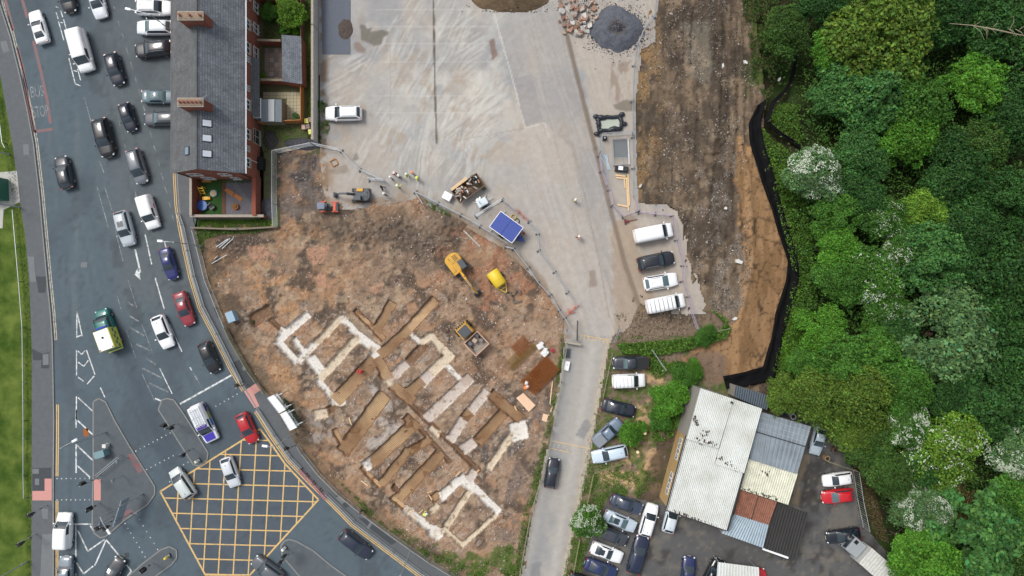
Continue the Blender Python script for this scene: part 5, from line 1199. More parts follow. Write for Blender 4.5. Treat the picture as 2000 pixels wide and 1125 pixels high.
lamp(55,1096,8,(1.2,.2),'lamp column on the lawn at the lower left corner'); lamp(40,405,8,(1.2,0),'lamp column on the lawn below the green kiosk'); lamp(19,302,8,(1.2,.1),'lamp column on the lawn above the green kiosk')
SIGR = mat('signal_red', C(150,30,30), .3); SIGG = mat('signal_lens', C(40,44,44), .2)
def signal(px, py, h, face, label, twin=False):
    r = thing('traffic_light', label, 'traffic light', V(px, py, 0, .10), R(face), 'traffic lights of the junction')
    MB().tube([(0,0,0),(0,0,h)], .055, 7).build('pole', M['steel'], r)
    for s in ((0,) if not twin else (-.45, .45)):
        hd = MB().box((.22, s, h-.55), (.22, .32, 1.0)).build('signal_head', M['black'], r); MB().box((.12, s, h-.55), (.03, .62, 1.25)).build('backing_board', M['black'], r)
        for k in range(3):
            MB().tube([(.33,s,h-.22-k*.33),(.345,s,h-.22-k*.33)], .10, 10).build('lens', SIGR if k == 0 else SIGG, hd)
            MB().box((.42, s, h-.10-k*.33), (.2, .24, .02)).build('hood', M['black'], hd)
    MB().box((.08, 0, 1.15), (.12, .16, .28)).build('push_button_box', mat('yellow_box', C(60,62,60), .5) if 'yellow_box' not in bpy.data.materials else bpy.data.materials['yellow_box'], r)
signal(191,934,3.6,90,'traffic light at the left tip of the pink crossing on the island'); signal(93,986,3.6,-90,'traffic light by the pink paving on the left pavement'); signal(228,1011,3.6,-90,'traffic light at the lower tip of the large island',True)
signal(348,827,3.4,70,'traffic light on the narrow island above the yellow box',True); signal(377,875,3.4,-60,'traffic light at the lower end of the narrow island'); signal(576,869,3.4,120,'traffic light on the pavement beside the yellow box')
signal(570,1077,3.4,150,'twin traffic light on the island at the bottom edge',True); signal(483,750,3.6,110,'traffic light at the stop line on the right pavement'); signal(72,1042,3.4,-90,'traffic light on the left pavement beside the small white van'); signal(300,1098,3.2,40,'traffic light on the small island at the bottom edge')
signal(196,982,3.0,0,'low traffic light at the lower end of the pink island paving')
# road sign and smaller poles on the large island
SGN = mat('sign_back', C(150,164,176), .5); SGF = mat('sign_face', C(34,84,60), .5)
r = thing('road_sign', 'large direction sign on two posts on the traffic island', 'road sign', V(262,985,0,.1), R(72))
for s in (-1.1, 1.1): MB().tube([(s,0,0),(s,0,3.6)], .06, 7).build('post', M['steel'], r)
MB().box((0,.08,2.7), (3.4,.06,1.9)).build('sign_plate', SGN, r); MB().box((0,.125,2.7), (3.3,.02,1.8)).build('sign_face', SGF, r)
for z in (2.1, 3.2): MB().bar((-1.6,.03,z), (1.6,.03,z), .06).build('stiffener', M['steel'], r)
ch = MB(); ch.add([(-.3,.14,2.2),(0,.14,2.2),(.3,.14,2.7),(0,.14,3.2),(-.3,.14,3.2),(0,.14,2.7)], [(0,1,2,5),(5,2,3,4)]); ch.build('chevron', M['whitep'], r)
for i, (x, y, hh_, lb) in enumerate(((241,928,2.6,'thin sign pole in the middle of the large island'),(222,1008,3.2,'bare pair post left of the direction sign'),(250,892,2.6,'short sign pole near the red paving on the island'))):
    r = thing('sign_pole', lb, 'pole', V(x, y, 0, .1)); MB().tube([(0,0,0),(0,0,hh_)], .05, 6).build('pole', M['steel'], r); MB().box((.06,0,hh_-.35), (.03,.55,.55)).build('sign_plate', SGN, r)
r = thing('handrail', 'pair of steel guard rails lying across the large island', 'railing', V(218,908,0,.1), math.atan2(43,52))
for y in (-.12, .12): MB().tube([(-1.9,y,0),(-1.9,y,.95),(1.9,y,.95),(1.9,y,0)], .035, 6).build('rail', M['steel'], r)
for s in range(8): MB().tube([(-1.7+s*.48,-.12,.1),(-1.7+s*.48,-.12,.95)], .012, 4).build('bar', M['steel'], r)
def bollard(px, py, label, c, rz):
    r = thing('keep_left_bollard', label, 'bollard', V(px, py, 0, .11), R(rz), 'lit bollards on the islands')
    MB().box((0,0,.06), (.55,.40,.12)).build('base', M['black'], r); MB().box((0,0,.62), (.36,.28,1.0), taper=.85).build('body', M['whitep'], r, bevel=.03); MB().box((.16,0,.72), (.06,.24,.5)).build('face', mat('bollard_face', C(*c), .4), r)
    MB().box((0,0,1.16), (.34,.27,.1), taper=.7).build('cap', mat('bollard_cap', C(*c), .4), r)
bollard(390,898,'pale bollard at the lower end of the narrow island',(230,228,200),-60); bollard(331,1084,'yellow-topped bollard on the small island at the bottom edge',(236,206,40),30); bollard(558,1068,'white bollard at the tip of the right-hand island',(236,236,236),140)
def cabinet(px, py, d, rz, c, label):
    r = thing('utility_cabinet', label, 'cabinet', V(px, py, 0, .1), R(rz)); m_ = mat('cabinet_paint', C(*c), .5, noise=.08)
    MB().box((0,0,d[2]/2), d).build('body', m_, r, bevel=.02); MB().box((0,0,d[2]+.03), (d[0]+.08,d[1]+.08,.06)).build('lid', m_, r, bevel=.02)
    for s in (-1, 1): MB().box((s*d[0]/4, -d[1]/2-.012, d[2]/2), (d[0]/2-.04,.02,d[2]-.1)).build('door', m_, r)
cabinet(206,883,(1.25,.8,1.3),16,(112,142,148),'blue-green utility cabinet on the large traffic island'); cabinet(459,618,(.9,1.3,1.4),22,(140,168,186),'pale blue utility cabinet behind the pavement fence'); cabinet(2,372,(2.2,2.8,2.2),2,(40,104,84),'green kiosk on the paved apron by the lawn')
cabinet(212,868,(.4,.4,.9),0,(210,212,206),'small white cabinet above the blue-green one on the island')
# ------------------------------------------------------------------ railings
def rail_run(name, label, pts, h, step, m, bars=.14, z=.11, post=.035, cat='railing', tops=(1.0, .12), bar_r=.014):
    P = [V(a, b, 0, z) for a, b in pts]; o0 = P[0].copy(); r = thing(name, label, cat, o0)
    P = [p-o0 for p in P]
    for a, b in zip(P, P[1:]):
        L = (b-a).length; n = max(1, round(L/step))
        for k in range(n):
            p, q = a.lerp(b, k/n), a.lerp(b, (k+1)/n); mb = MB(); up = Vector((0,0,h))
            for t in tops: mb.bar(p+up*t, q+up*t, .06)
            if bars:
                nb = int((q-p).length/bars)
                for j in range(1, nb): c = p.lerp(q, j/nb); mb.bar(c+up*tops[-1], c+up*tops[0], bar_r*2)
            mb.build('panel', m, r); MB().tube([p, p+up*1.05], post, 6).build('post', m, r)
        MB().tube([b, b+Vector((0,0,h*1.05))], post, 6).build('post', m, r)
    return r
GRD = mat('guard_rail_grey', C(172,178,180), .5, .2, noise=.08)
rail_run('guard_railing', 'galvanised guard railing along the kerb below the front garden', [(352,418),(360,440),(371,490),(382,540),(400,598),(428,652),(459,714),(474,744)], 1.0, 2.0, GRD)
rail_run('guard_railing', 'galvanised guard railing along the kerb by the bus shelter', [(506,798),(539,848),(571,893),(590,912)], 1.0, 2.0, GRD)
rail_run('guard_railing', 'galvanised guard railing along the kerb above the dark navy estate', [(640,962),(672,993),(694,1016),(771,1075),(824,1114),(900,1164)], 1.0, 2.0, GRD)
FEN = mat('railing_fence', C(160,166,164), .6, .1, noise=.1); TIM = mat('grey_green_timber', C(134,134,112), .9, noise=.2, nscale=5)
rail_run('boundary_railing', 'steel railing fence between pavement and dig, upper length', [(384,452),(392,482),(408,547),(430,602),(446,640)], 1.3, 2.4, FEN)
rail_run('boundary_fence', 'grey timber fence between pavement and dig above the bus shelter', [(446,640),(456,662),(490,722),(522,766)], 1.4, 2.4, TIM, bars=.20, bar_r=.05)
rail_run('boundary_railing', 'steel railing fence along the site from the bus shelter to the bottom edge', [(585,868),(593,881),(626,923),(666,963),(721,1007),(781,1051),(841,1093),(891,1123),(962,1170)], 1.2, 2.4, FEN)
rail_run('knee_rail', 'low timber knee rail along the lawn', [(31,412),(43,550),(50,640),(52,820),(52,927),(53,970)], .55, 2.4, M['steel'], bars=0, tops=(1.0,), post=.05)
rail_run('knee_rail', 'low timber knee rail at the top of the lawn', [(0,190),(11,280),(16,290)], .55, 2.4, M['steel'], bars=0, tops=(1.0,), post=.05)
rail_run('lane_fence', 'timber rail fence along the left edge of the lane, upper length', [(1107,668),(1096,745),(1080,828)], .9, 2.0, TIM, bars=0, tops=(1.0,.5), post=.06)
rail_run('lane_fence', 'timber rail fence along the left edge of the lane, lower length', [(1078,840),(1065,905),(1036,1000),(1014,1125),(1004,1180)], .9, 2.0, TIM, bars=0, tops=(1.0,.5), post=.06)
rail_run('lane_fence', 'mossy timber rail round the grass beside the silver-blue estate', [(1218,901),(1158,922),(1146,980)], .9, 1.8, mat('mossy_timber', C(122,128,82), .95, noise=.25, nscale=5), bars=0, tops=(1.0,.55), post=.07)
rail_run('lane_fence', 'mossy timber rail below the white hawthorn', [(1131,1050),(1118,1120),(1108,1170)], .9, 1.8, bpy.data.materials['mossy_timber'], bars=0, tops=(1.0,.55), post=.07)
rail_run('lane_fence', 'timber rail along the right edge of the lane beside the parked cars', [(1195,690),(1183,745),(1172,800)], .5, 2, TIM, bars=0, tops=(1.0,), post=.05)
rail_run('mesh_fence', 'steel mesh fence behind the white and red hatchbacks', [(1664,915),(1672,970),(1684,1028)], 1.8, 2.2, GRD, bars=.3)
rail_run('mesh_fence', 'timber post fence running from the garage trees to the mesh fence', [(1606,896),(1640,908),(1664,916)], 1.2, 1.8, TIM, bars=0, tops=(1.0,.5))
rail_run('mesh_fence', 'post and wire fence across the hedge below the parking bay', [(1362,654),(1420,641)], 1.2, 1.6, TIM, bars=0, tops=(1.0,.4))
rail_run('gate', 'open steel gate leaf beside the black pickup', [(1270,682),(1298,722)], 1.1, 1.2, GRD, bars=.25, cat='gate')
rail_run('gate', 'dark steel gate leaf standing open left of the lane top', [(1127,626),(1126,664)], 1.2, 1.3, M['dsteel'], bars=.2, cat='gate')
rail_run('gate', 'steel gate leaf standing open right of the lane top', [(1208,640),(1199,668)], 1.2, 1.3, M['silverp'], bars=.2, cat='gate')
wall('gate_wall', [(1104,667),(1132,672)], .9, .2, M['wood'], 'short weathered wall at the head of the lane', cope=M['stone'])
# ------------------------------------------------------------------ bus shelter
SHW = mat('shelter_roof', C(228,232,234), .5, noise=.05)
def shelter(pts, label):
    P = [V(a, b, 2.5) for a, b in pts]; c = sum(P, Vector())/4; r = thing('bus_shelter', label, 'bus shelter', (c.x, c.y, .1), 0, 'bus shelters by the crossing')
    Q = [p-Vector((c.x, c.y, .1)) for p in P]; o = corr(Q[1], Q[2], Q[3], Q[0], 5, .02).build('roof', SHW, r); o.modifiers.new('t', 'SOLIDIFY').thickness = .05
    for a, b in ((Q[0], Q[3]), (Q[1], Q[2])): MB().bar(a-Vector((0,0,.03)), b-Vector((0,0,.03)), .1).build('roof_edge', M['steel'], r)
    d = (Q[1]-Q[0]).normalized()
    for a in (Q[1].lerp(Q[2], .12), Q[1].lerp(Q[2], .88)):
        MB().tube([a+d*.9-Vector((0,0,2.5)), a+d*.9-Vector((0,0,.1)), a-d*.1-Vector((0,0,.02))], .05, 6).build('post', M['steel'], r)
    a, b = Q[1]-Vector((0,0,1.3)), Q[2]-Vector((0,0,1.3)); MB().bar(a, b, .02, 1.9).build('glass_panel', mat('shelter_glass', C(150,165,165), .1, alpha=.12), r)
    MB().bar(a-d*.4-Vector((0,0,.6)), b-d*.4-Vector((0,0,.6)), .25, .05).build('seat', M['steel'], r)
shelter([(522,777),(535,771),(558,800),(545,807)], 'white-roofed bus shelter next to the pink paving'); shelter([(547,809),(559,803),(580,835),(566,841)], 'white-roofed bus shelter nearer to the lamp column')
# toppled red barriers on the kerb
RB = mat('red_barrier', C(206,110,118), .6, noise=.15); WB_ = mat('white_barrier', C(228,222,222), .6)
for i in range(4):
    a = (588+i*13, 915+i*14.5); b = (600+i*13, 928+i*14.5)
    r = thing('plastic_barrier', ['red and white plastic barrier nearest the lamp column', 'second red and white plastic barrier from the lamp column', 'third red and white plastic barrier from the lamp column', 'red and white plastic barrier farthest from the lamp column'][i], 'barrier', V(*a, 0, .11), 0, 'plastic barriers along the kerb')
    p = V(*b, 0, .11)-V(*a, 0, .11); u = Vector((0,0,1)); mb = MB()
    for z in (.25,.55,.95): MB().bar(u*z, p+u*z, .06, .14).build('board', RB if z != .55 else WB_, r)
    for t in (.05,.35,.65,.95): MB().bar(p*t, p*t+u*1.0, .06).build('upright', RB, r)
    d = p.normalized().cross(u)
    for t in (.1,.9): MB().bar(p*t-d*.3+u*.04, p*t+d*.3+u*.04, .12, .08).build('foot', M['rubber'], r)
# ================================================================== SITE OBJECTS
FOOT = mat('rubber_foot', C(84,84,84), .9, noise=.2)
ORD = 'first second third fourth fifth sixth seventh eighth ninth tenth eleventh twelfth thirteenth fourteenth fifteenth sixteenth seventeenth eighteenth nineteenth twentieth'.split()
def heras_run(pts, label, z=.03, step=3.4, h=2.0, group=None, m='steel'):
    """free-standing mesh panels, one object each, standing in rubber feet"""
    P = [V(a, b, 0, z) for a, b in pts]; out = []; tot = sum(max(1, round((b-a).length/step)) for a, b in zip(P, P[1:]))
    e = P[-1]-P[0]; end = ('left' if e.x > 0 else 'right') if abs(e.x) > abs(e.y) else ('upper' if e.y < 0 else 'lower')
    for a, b in zip(P, P[1:]):
        L = (b-a).length; n = max(1, round(L/step))
        for k in range(n):
            p, q = a.lerp(b, k/n), a.lerp(b, (k+1)/n); d = q-p; l = d.length-.06
            r = thing('fence_panel', label if tot == 1 else '%s, %s from %s end' % (label, ORD[len(out)], end), 'fence panel', p, math.atan2(d.y, d.x), group or 'mesh fence panels round the works')
            mb = MB(); mb.tube([(0,0,.1),(0,0,h),(l,0,h),(l,0,.1)], .035, 5); mb.tube([(0,0,.2),(l,0,.2)], .03, 5); mb.tube([(l/2,0,.2),(l/2,0,h)], .02, 4)
            mb.build('frame', M[m], r); w = MB()
            for j in range(1, int(l/.2)): w.bar((j*.2,0,.2), (j*.2,0,h), .010)
            for j in range(1, 7): w.bar((0,0,.2+j*.26), (l,0,.2+j*.26), .010)
            w.build('wire_mesh', M[m], r); MB().box((0,0,.05), (.2,.6,.11)).build('foot', FOOT, r); out.append(r)
    return out
heras_run([(543,444),(541,400),(541,300),(615,285)], 'mesh fence panel along the rubble strip by the terrace'); heras_run([(617,285),(668,296),(704,333),(755,357)], 'mesh fence panel between white SUV and grey excavator')
heras_run([(722,352),(754,355)], 'mesh fence panel folded back beside the workers', step=2.2)
heras_run([(812,376),(900,421),(938,443),(992,478)], 'mesh fence panel between the dig and the skip'); heras_run([(812,376),(829,402)], 'mesh fence panel turned into the dig by the workers')
heras_run([(930,424),(981,391),(1006,412)], 'mesh fence panel above the blue trailer'); heras_run([(1034,434),(1050,458),(1052,490),(1083,532),(1108,572),(1128,596)], 'mesh fence panel on the yard side of the blue trailer')
heras_run([(987,483),(1003,487),(1032,524),(1051,553),(1075,577),(1092,607),(1103,622),(1112,640)], 'mesh fence panel along the dig down to the lane')
heras_run([(1283,-20),(1277,35),(1255,62),(1244,90),(1238,130),(1235,200),(1236,270),(1237,330),(1236,386)], 'mesh fence panel between yard and dark spoil'); heras_run([(1236,262),(1173,267),(1170,300)], 'mesh fence panel above the stored timber')
PUR = mat('purple_barrier', C(176,162,176), .6, noise=.1); M['purple'] = PUR
heras_run([(1170,306),(1174,336),(1184,364)], 'low purple barrier left of the lying frame', h=1.1, m='purple', step=2.0); heras_run([(1189,372),(1195,402),(1215,424),(1245,413),(1239,388)], 'low purple barrier round the end of the timber stack', h=1.1, m='purple', step=2.0)
heras_run([(1247,415),(1312,422),(1320,470),(1333,520),(1331,550),(1343,580),(1350,615),(1360,643)], 'low barrier along the right side of the parking bay', h=1.1, m='purple', step=2.4)
# orange netting
NET = mat('orange_net', C(220,120,104), .8, noise=.2)
def netting(pts, label, h=.6):
    o0 = V(*pts[0], 0, .04); r = thing('safety_netting', label, 'netting', o0); mb = MB(); P = [V(a, b, 0, .04)-o0 for a, b in pts]
    for a, b in zip(P, P[1:]):
        n = max(2, int((b-a).length/.16))
        for k in range(n+1): c = a.lerp(b, k/n); w = .25*math.sin(k*1.3); mb.bar(c+Vector((w,0,.03)), c+Vector((w*.5+.1,.15,h)), .035)
        for z in (.05,.25,.45,h): mb.bar(a+Vector((0,.05,z)), b+Vector((0,.05,z)), .035)
    mb.build('mesh', NET, r)
netting([(1008,410),(1018,420),(1030,432)], 'crumpled orange safety netting above the blue trailer'); netting([(1106,616),(1116,606),(1129,596)], 'orange safety netting across the end of the fence'); netting([(1108,604),(1114,612),(1122,610)], 'loose scrap of orange netting beside the fence end', .3)
# skip with waste
c = W(915, 369, .7); sk_ = thing('waste_skip', 'open brown skip heaped with timber and scrap beside the fence', 'skip', (*c, .03), R(36))
SKB = mat('skip_brown', C(112,92,74), .8, noise=.25, nscale=4)
b = MB().add([(-1.5,-.75,.1),(1.5,-.75,.1),(1.5,.75,.1),(-1.5,.75,.1),(-2.0,-.95,1.3),(2.0,-.95,1.3),(2.0,.95,1.3),(-2.0,.95,1.3)], [(3,2,1,0),(0,1,5,4),(1,2,6,5),(2,3,7,6),(3,0,4,7)]).build('skip_body', SKB, sk_); b.modifiers.new('t', 'SOLIDIFY').thickness = .05
for a, e in (((-2,-.95),(2,-.95)),((2,-.95),(2,.95)),((2,.95),(-2,.95)),((-2,.95),(-2,-.95))): MB().bar((*a,1.31), (*e,1.31), .09).build('rim', SKB, sk_)
rr = random.Random(5)
WST = [mat('waste', C(*k), .8, noise=.15) for k in ((196,186,172),(150,146,140),(120,96,74),(190,140,112),(70,70,72),(206,210,212))]
wl_ = thing('scrap_load', 'mixed scrap, pipes and broken boards heaped in the skip', 'scrap', (*c, .03), R(36))
for k in range(46):
    x, y = rr.uniform(-1.7,1.7), rr.uniform(-.75,.75); s = rr.uniform(.15,.5)
    MB().box((x, y, 1.12+rr.uniform(0,.35)), (s*1.6, s*.5, s*.25), rz=rr.uniform(0,3), taper=rr.uniform(.6,1)).build('scrap_piece', WST[k % 6], wl_)
MB().tube([(.8+.35*math.cos(t*.5), .2+.3*math.sin(t*.5), 1.6+.01*t) for t in range(26)], .03, 5).build('coiled_cable', M['black'], wl_); MB().sphere((1.3,.45,1.5), .3, 8, 5).build('black_bag', M['black'], wl_, True)
for k in range(3): g = thing('timber_board', ['long pale board leaning on the skip, outermost','long pale board leaning on the skip, middle one','long pale board leaning on the skip, innermost'][k], 'board', (*c, .03), R(36), 'boards leaning on the skip'); MB().bar((-1.9,.98+k*.13,1.40+k*.02), (.6,1.0+k*.13,1.42+k*.02), .11, .05).build('board', M['newwood'], g)
g = thing('skip_door', 'green dropped end door of the skip lying on the yard', 'skip door', (*W(934,357,.1), .03), R(-46)); MB().box((0,0,.1), (2.6,.5,.1)).build('plate', mat('mossy_steel', C(104,110,78), .9, noise=.25, nscale=4), g)
for k in range(4): MB().box((-1.1+k*.73,0,.18), (.08,.5,.08)).build('rib', bpy.data.materials['mossy_steel'], g)
# white tank and lighting tower
c = W(874, 384, .5); g = thing('water_tank', 'white square tank by the corner of the skip', 'tank', (*c, .03), R(-28)); MB().box((0,0,.5), (1.15,1.0,.95)).build('tank', M['whitep'], g, bevel=.06); MB().tube([(0,0,.98),(0,0,1.08)], .15, 10).build('lid', M['whitep'], g)
for s in (-1, 1): MB().box((0,s*.42,.04), (1.1,.14,.08)).build('pallet_runner', M['newwood'], g)
c = W(942, 396, .8); g = thing('lighting_tower', 'white mobile lighting tower with stabiliser legs beside the skip', 'lighting tower', (*c, .03), R(30))
MB().box((0,0,.75), (1.35,.95,.95)).build('body', mat('tower_body', C(206,218,222), .4, noise=.05), g, bevel=.05); MB().box((.45,-.35,.6), (.6,.3,.6)).build('panel', mat('tower_panel', C(86,110,140), .5), g)
MB().tube([(-.3,.1,1.2),(-.3,.1,2.9)], .06, 6).build('mast', M['steel'], g)
for k in range(4): MB().box((-.55+k*.18,.3+.1*(k % 2),2.95), (.16,.28,.18)).build('lamp_head', M['whitep'], g)
for a in ((.9,.6),(-.9,.6),(.9,-.6),(-.9,-.6)): MB().bar((a[0]*.6,a[1]*.6,.3), (a[0]*1.2,a[1]*1.4,.08), .06).build('stabiliser', M['steel'], g)
for s in (-1, 1): w = put('wheel', _CM['hatch']['wheel'][0], M['rubber'], g); w.location = (0, s*.55, .3); put('rim', _CM['hatch']['wheel'][1], M['rim'], w)
MB().bar((.6,0,.35), (1.5,0,.35), .07).build('drawbar', M['steel'], g)
# coiled stuff and tools behind the trailer
for i, (x, y, cc, lb) in enumerate(((1003,424,(220,190,50),'coil of yellow hose behind the blue trailer'),(1009,432,(40,40,42),'black coil of cable behind the blue trailer'),(1023,456,(180,40,40),'red fuel can by the trailer drawbar'))):
    g = thing('hose_coil' if i < 2 else 'fuel_can', lb, 'hose' if i < 2 else 'fuel can', V(x, y, 0, .04))
    if i < 2: MB().tube([((.35+.02*math.sin(t))*math.cos(t*.6), (.35)*math.sin(t*.6), .05+.004*t) for t in range(42)], .03, 5).build('coil', mat('hose_colour', C(*cc), .6), g)
    else: MB().box((0,0,.22), (.32,.2,.42)).build('can', mat('can_red', C(*cc), .5), g, bevel=.04); MB().bar((-.1,0,.48), (.1,0,.48), .04).build('handle', M['black'], g)
# lined wash-out pit
c0 = V(1190, 243, 0, .03); g = thing('washout_pit', 'black-lined wash-out pit holding milky water', 'pit', c0, R(4))
BKP = mat('black_sheet', C(38,42,50), .35, noise=.3, nscale=3, bump=.8, bscale=4)
for a, b_ in (((-1.5,-.8),(1.5,-.8)),((1.5,-.8),(1.5,.9)),((1.5,.9),(-1.5,.9)),((-1.5,.9),(-1.5,-.8))):
    rr = random.Random(hash(a) % 99); pa, pb = Vector((*a,.3)), Vector((*b_,.3)); pts = [pa.lerp(pb, t/7)+Vector((rr.uniform(-.12,.12), rr.uniform(-.12,.12), rr.uniform(-.08,.12))) for t in range(8)]
    MB().tube(pts, [.30+rr.uniform(-.08,.08) for _ in pts], 9).build('liner_fold', BKP, g, True)
for x, y in ((1.7,1.15),(1.9,-.1),(-1.75,-1.15),(-1.7,1.1)): MB().sphere((x,y,.25), .42, 9, 6, (1.0,.7,.5)).build('liner_fold', BKP, g, True)
MB().prism([(-1.3,-.65),(1.35,-.65),(1.4,.75),(-1.35,.75)], .01, .24).build('milky_water', mat('milky_water', C(176,184,170), .1, noise=.08, nscale=.8), g)
# lying cage frame, black box, planks, tubes
g = thing('steel_frame', 'white steel cage frame lying beside the stacked timber', 'frame', V(1212,298,0,.03), R(3)); mb = MB()
for z in (.08,.5):
    mb.tube([(-1.0,-1.65,z),(1.0,-1.65,z),(1.0,1.7,z),(-1.0,1.7,z),(-1.0,-1.65,z)], .04, 5)
for x, y in ((-1,-1.65),(1,-1.65),(1,1.7),(-1,1.7)): mb.tube([(x,y,0),(x,y,.55)], .04, 5)
mb.tube([(-1,-.75,.5),(1,-.75,.5)], .035, 5); mb.tube([(.1,-.75,.5),(.1,-1.65,.5)], .035, 5); mb.build('frame', M['steel'], g)
MB().sheet([(-.95,-.7),(.95,-.7),(.95,1.65),(-.95,1.65)], .06).build('base_sheet', M['palepatch'], g)
g = thing('generator_box', 'black generator box with a white lid below the lying frame', 'generator', V(1213,331,0,.03), R(-6)); MB().box((0,0,.3), (1.7,.7,.6)).build('body', M['black'], g, bevel=.05); MB().box((-.15,.05,.63), (.6,.5,.06)).build('lid', M['whitep'], g); MB().box((.55,0,.63), (.35,.5,.08)).build('panel', M['dsteel'], g)
for k, (x0, y0, x1, y1, w) in enumerate(((1223,343,1227,412,.16),(1226,341,1229,402,.16),(1219,350,1221,368,.14),(1202,342,1224,345,.2),(1203,347,1222,349,.2),(1206,400,1226,404,.2))):
    g = thing('timber_plank', ['longest pale plank below the generator box','pale plank lying just right of the longest one','short pale plank left of the longest one','upper crosswise plank under the generator box','lower crosswise plank under the generator box','broken plank among bricks at the foot of the timber'][k], 'plank', V(x0, y0, 0, .03), 0, 'planks stored in the fenced strip')
    d = V(x1, y1)-V(x0, y0); MB().bar(Vector((0,0,.08+.02*(k%3))), d+Vector((0,0,.08+.02*(k%3))), w, .1).build('plank', M['newwood'], g)
g = thing('scaffold_tubes', 'loose bundle of pale blue tubes left of the lying frame', 'tubes', V(1190,315,0,.03)); rr = random.Random(8)
for k in range(9): a = rr.uniform(1.75,2.1); MB().tube([(rr.uniform(-.3,.2),-1.0+rr.uniform(-.3,.3),.06+.03*(k%3)), (rr.uniform(-.3,.2)+math.cos(a)*1.9,-1.0+math.sin(a)*1.9,.06+.03*(k%3))], .03, 5).build('tube', mat('pale_blue_tube', C(176,196,206), .5) if k == 0 else bpy.data.materials['pale_blue_tube'], g)
g = thing('hand_cart', 'dark red hand tool lying by the plain white van', 'tool', V(1231,432,0,.04), R(8)); MB().bar((-.8,0,.1), (.9,.1,.15), .08).build('shaft', mat('dark_red', C(110,34,44), .6), g); MB().box((-.5,0,.15), (.6,.3,.25)).build('body', bpy.data.materials['dark_red'], g, bevel=.04)
for s in (-.25,.25): MB().tube([(-.7,s,.12),(-.7,s*1.2,.12)], .14, 10).build('wheel', M['rubber'], g)
g = thing('jetting_unit', 'black pump unit in the corner of the fence above the lying frame', 'pump', V(1180,271,0,.03)); MB().box((0,0,.25), (.6,.5,.5)).build('body', M['black'], g, bevel=.05); MB().tube([(0,0,.5),(0,0,.62)], .12, 8).build('cap', M['steel'], g)
# timber box frame on the slab
g = thing('timber_box', 'small square timber box on the yard near the fence', 'frame', V(653,318,0,.05), R(28))
for a, b_ in (((-.4,-.4),(.4,-.4)),((.4,-.4),(.4,.4)),((.4,.4),(-.4,.4)),((-.4,.4),(-.4,-.4))): MB().bar((*a,.08), (*b_,.08), .1, .15).build('board', OF, g)
# rusty reinforcement
def mat_grid(name, label, cen, d, ang, layers, pitch, r_, m, z0, cat='rebar', rnd=0, group='reinforcement mats'):
    x, y = W(*cen); g = thing(name, label, cat, (x, y, z0), R(ang), group)
    for l in range(layers):
        mb = MB(); ox = .012*l
        for k in range(int(d[0]/pitch)+1): mb.bar((-d[0]/2+k*pitch+ox,-d[1]/2,l*.07), (-d[0]/2+k*pitch+ox,d[1]/2,l*.07), r_)
        for k in range(int(d[1]/pitch)+1): mb.bar((-d[0]/2,-d[1]/2+k*pitch+ox,l*.07+r_), (d[0]/2,-d[1]/2+k*pitch+ox,l*.07+r_), r_)
        mb.build('bar_mesh', m, g)
    return g
RST = M['rust']; DRS = mat('dark_rust', C(160,96,46), .9, noise=.3, nscale=8); OLR = mat('olive_rust', C(132,104,50), .9, noise=.3, nscale=8)
mat_grid('rebar_stack', 'tall stack of rusty reinforcement mats beside the lane', (1054,733), (4.6,2.5), 45, 7, .27, .05, DRS, .18)
mat_grid('rebar_mat', 'narrow rusty mat lying left of the tall rebar stack', (1022,697), (4.4,.7), 44, 2, .2, .04, OLR, .20); mat_grid('rebar_mat', 'thin reddish mat half sunk in the soil above the narrow one', (1018,676), (2.2,1.9), 44, 2, .22, .04, RST, .18); mat_grid('rebar_mat', 'faint olive mat on the soil left of the reddish one', (1006,700), (2.0,1.2), 44, 1, .2, .035, OLR, .18)
MESHW = mat('mesh_in_water', C(120,92,62), .8, noise=.2); MESHC = mat('mesh_on_concrete', C(190,160,142), .8, noise=.2)
GREY_R = mat('mesh_in_trench', C(132,108,84), .8, noise=.2)
TM = sorted([q for q in TR if q[4] >= 16 and q[1] > 640 and (q[5] == 'w' or (q[5] == 'c' and 740 <= q[0] <= 990 and q[1] <= 920))], key=lambda q: q[0]+q[2]); cnt = {'w':0, 'c':0}
for i, t in enumerate(TM):
    od = ORD[cnt[t[5]]]; cnt[t[5]] += 1
    L = math.hypot(t[2]-t[0], t[3]-t[1])/S; a = math.degrees(math.atan2(-(t[3]-t[1]), t[2]-t[0]))
    zz = -.32 if t[5] == 'w' else -.31
    mat_grid('trench_mesh', ('steel mesh laid in a muddy foundation trench, %s from the left' if t[5] == 'w' else 'steel mesh laid over pale concrete in a trench, %s from the left') % od, ((t[0]+t[2])/2, (t[1]+t[3])/2), (L, t[4]/S*.96), a, 1, .22, .022, MESHW if t[5] == 'w' else MESHC, zz-.001*i, 'steel mesh', group='mesh laid in the trenches')
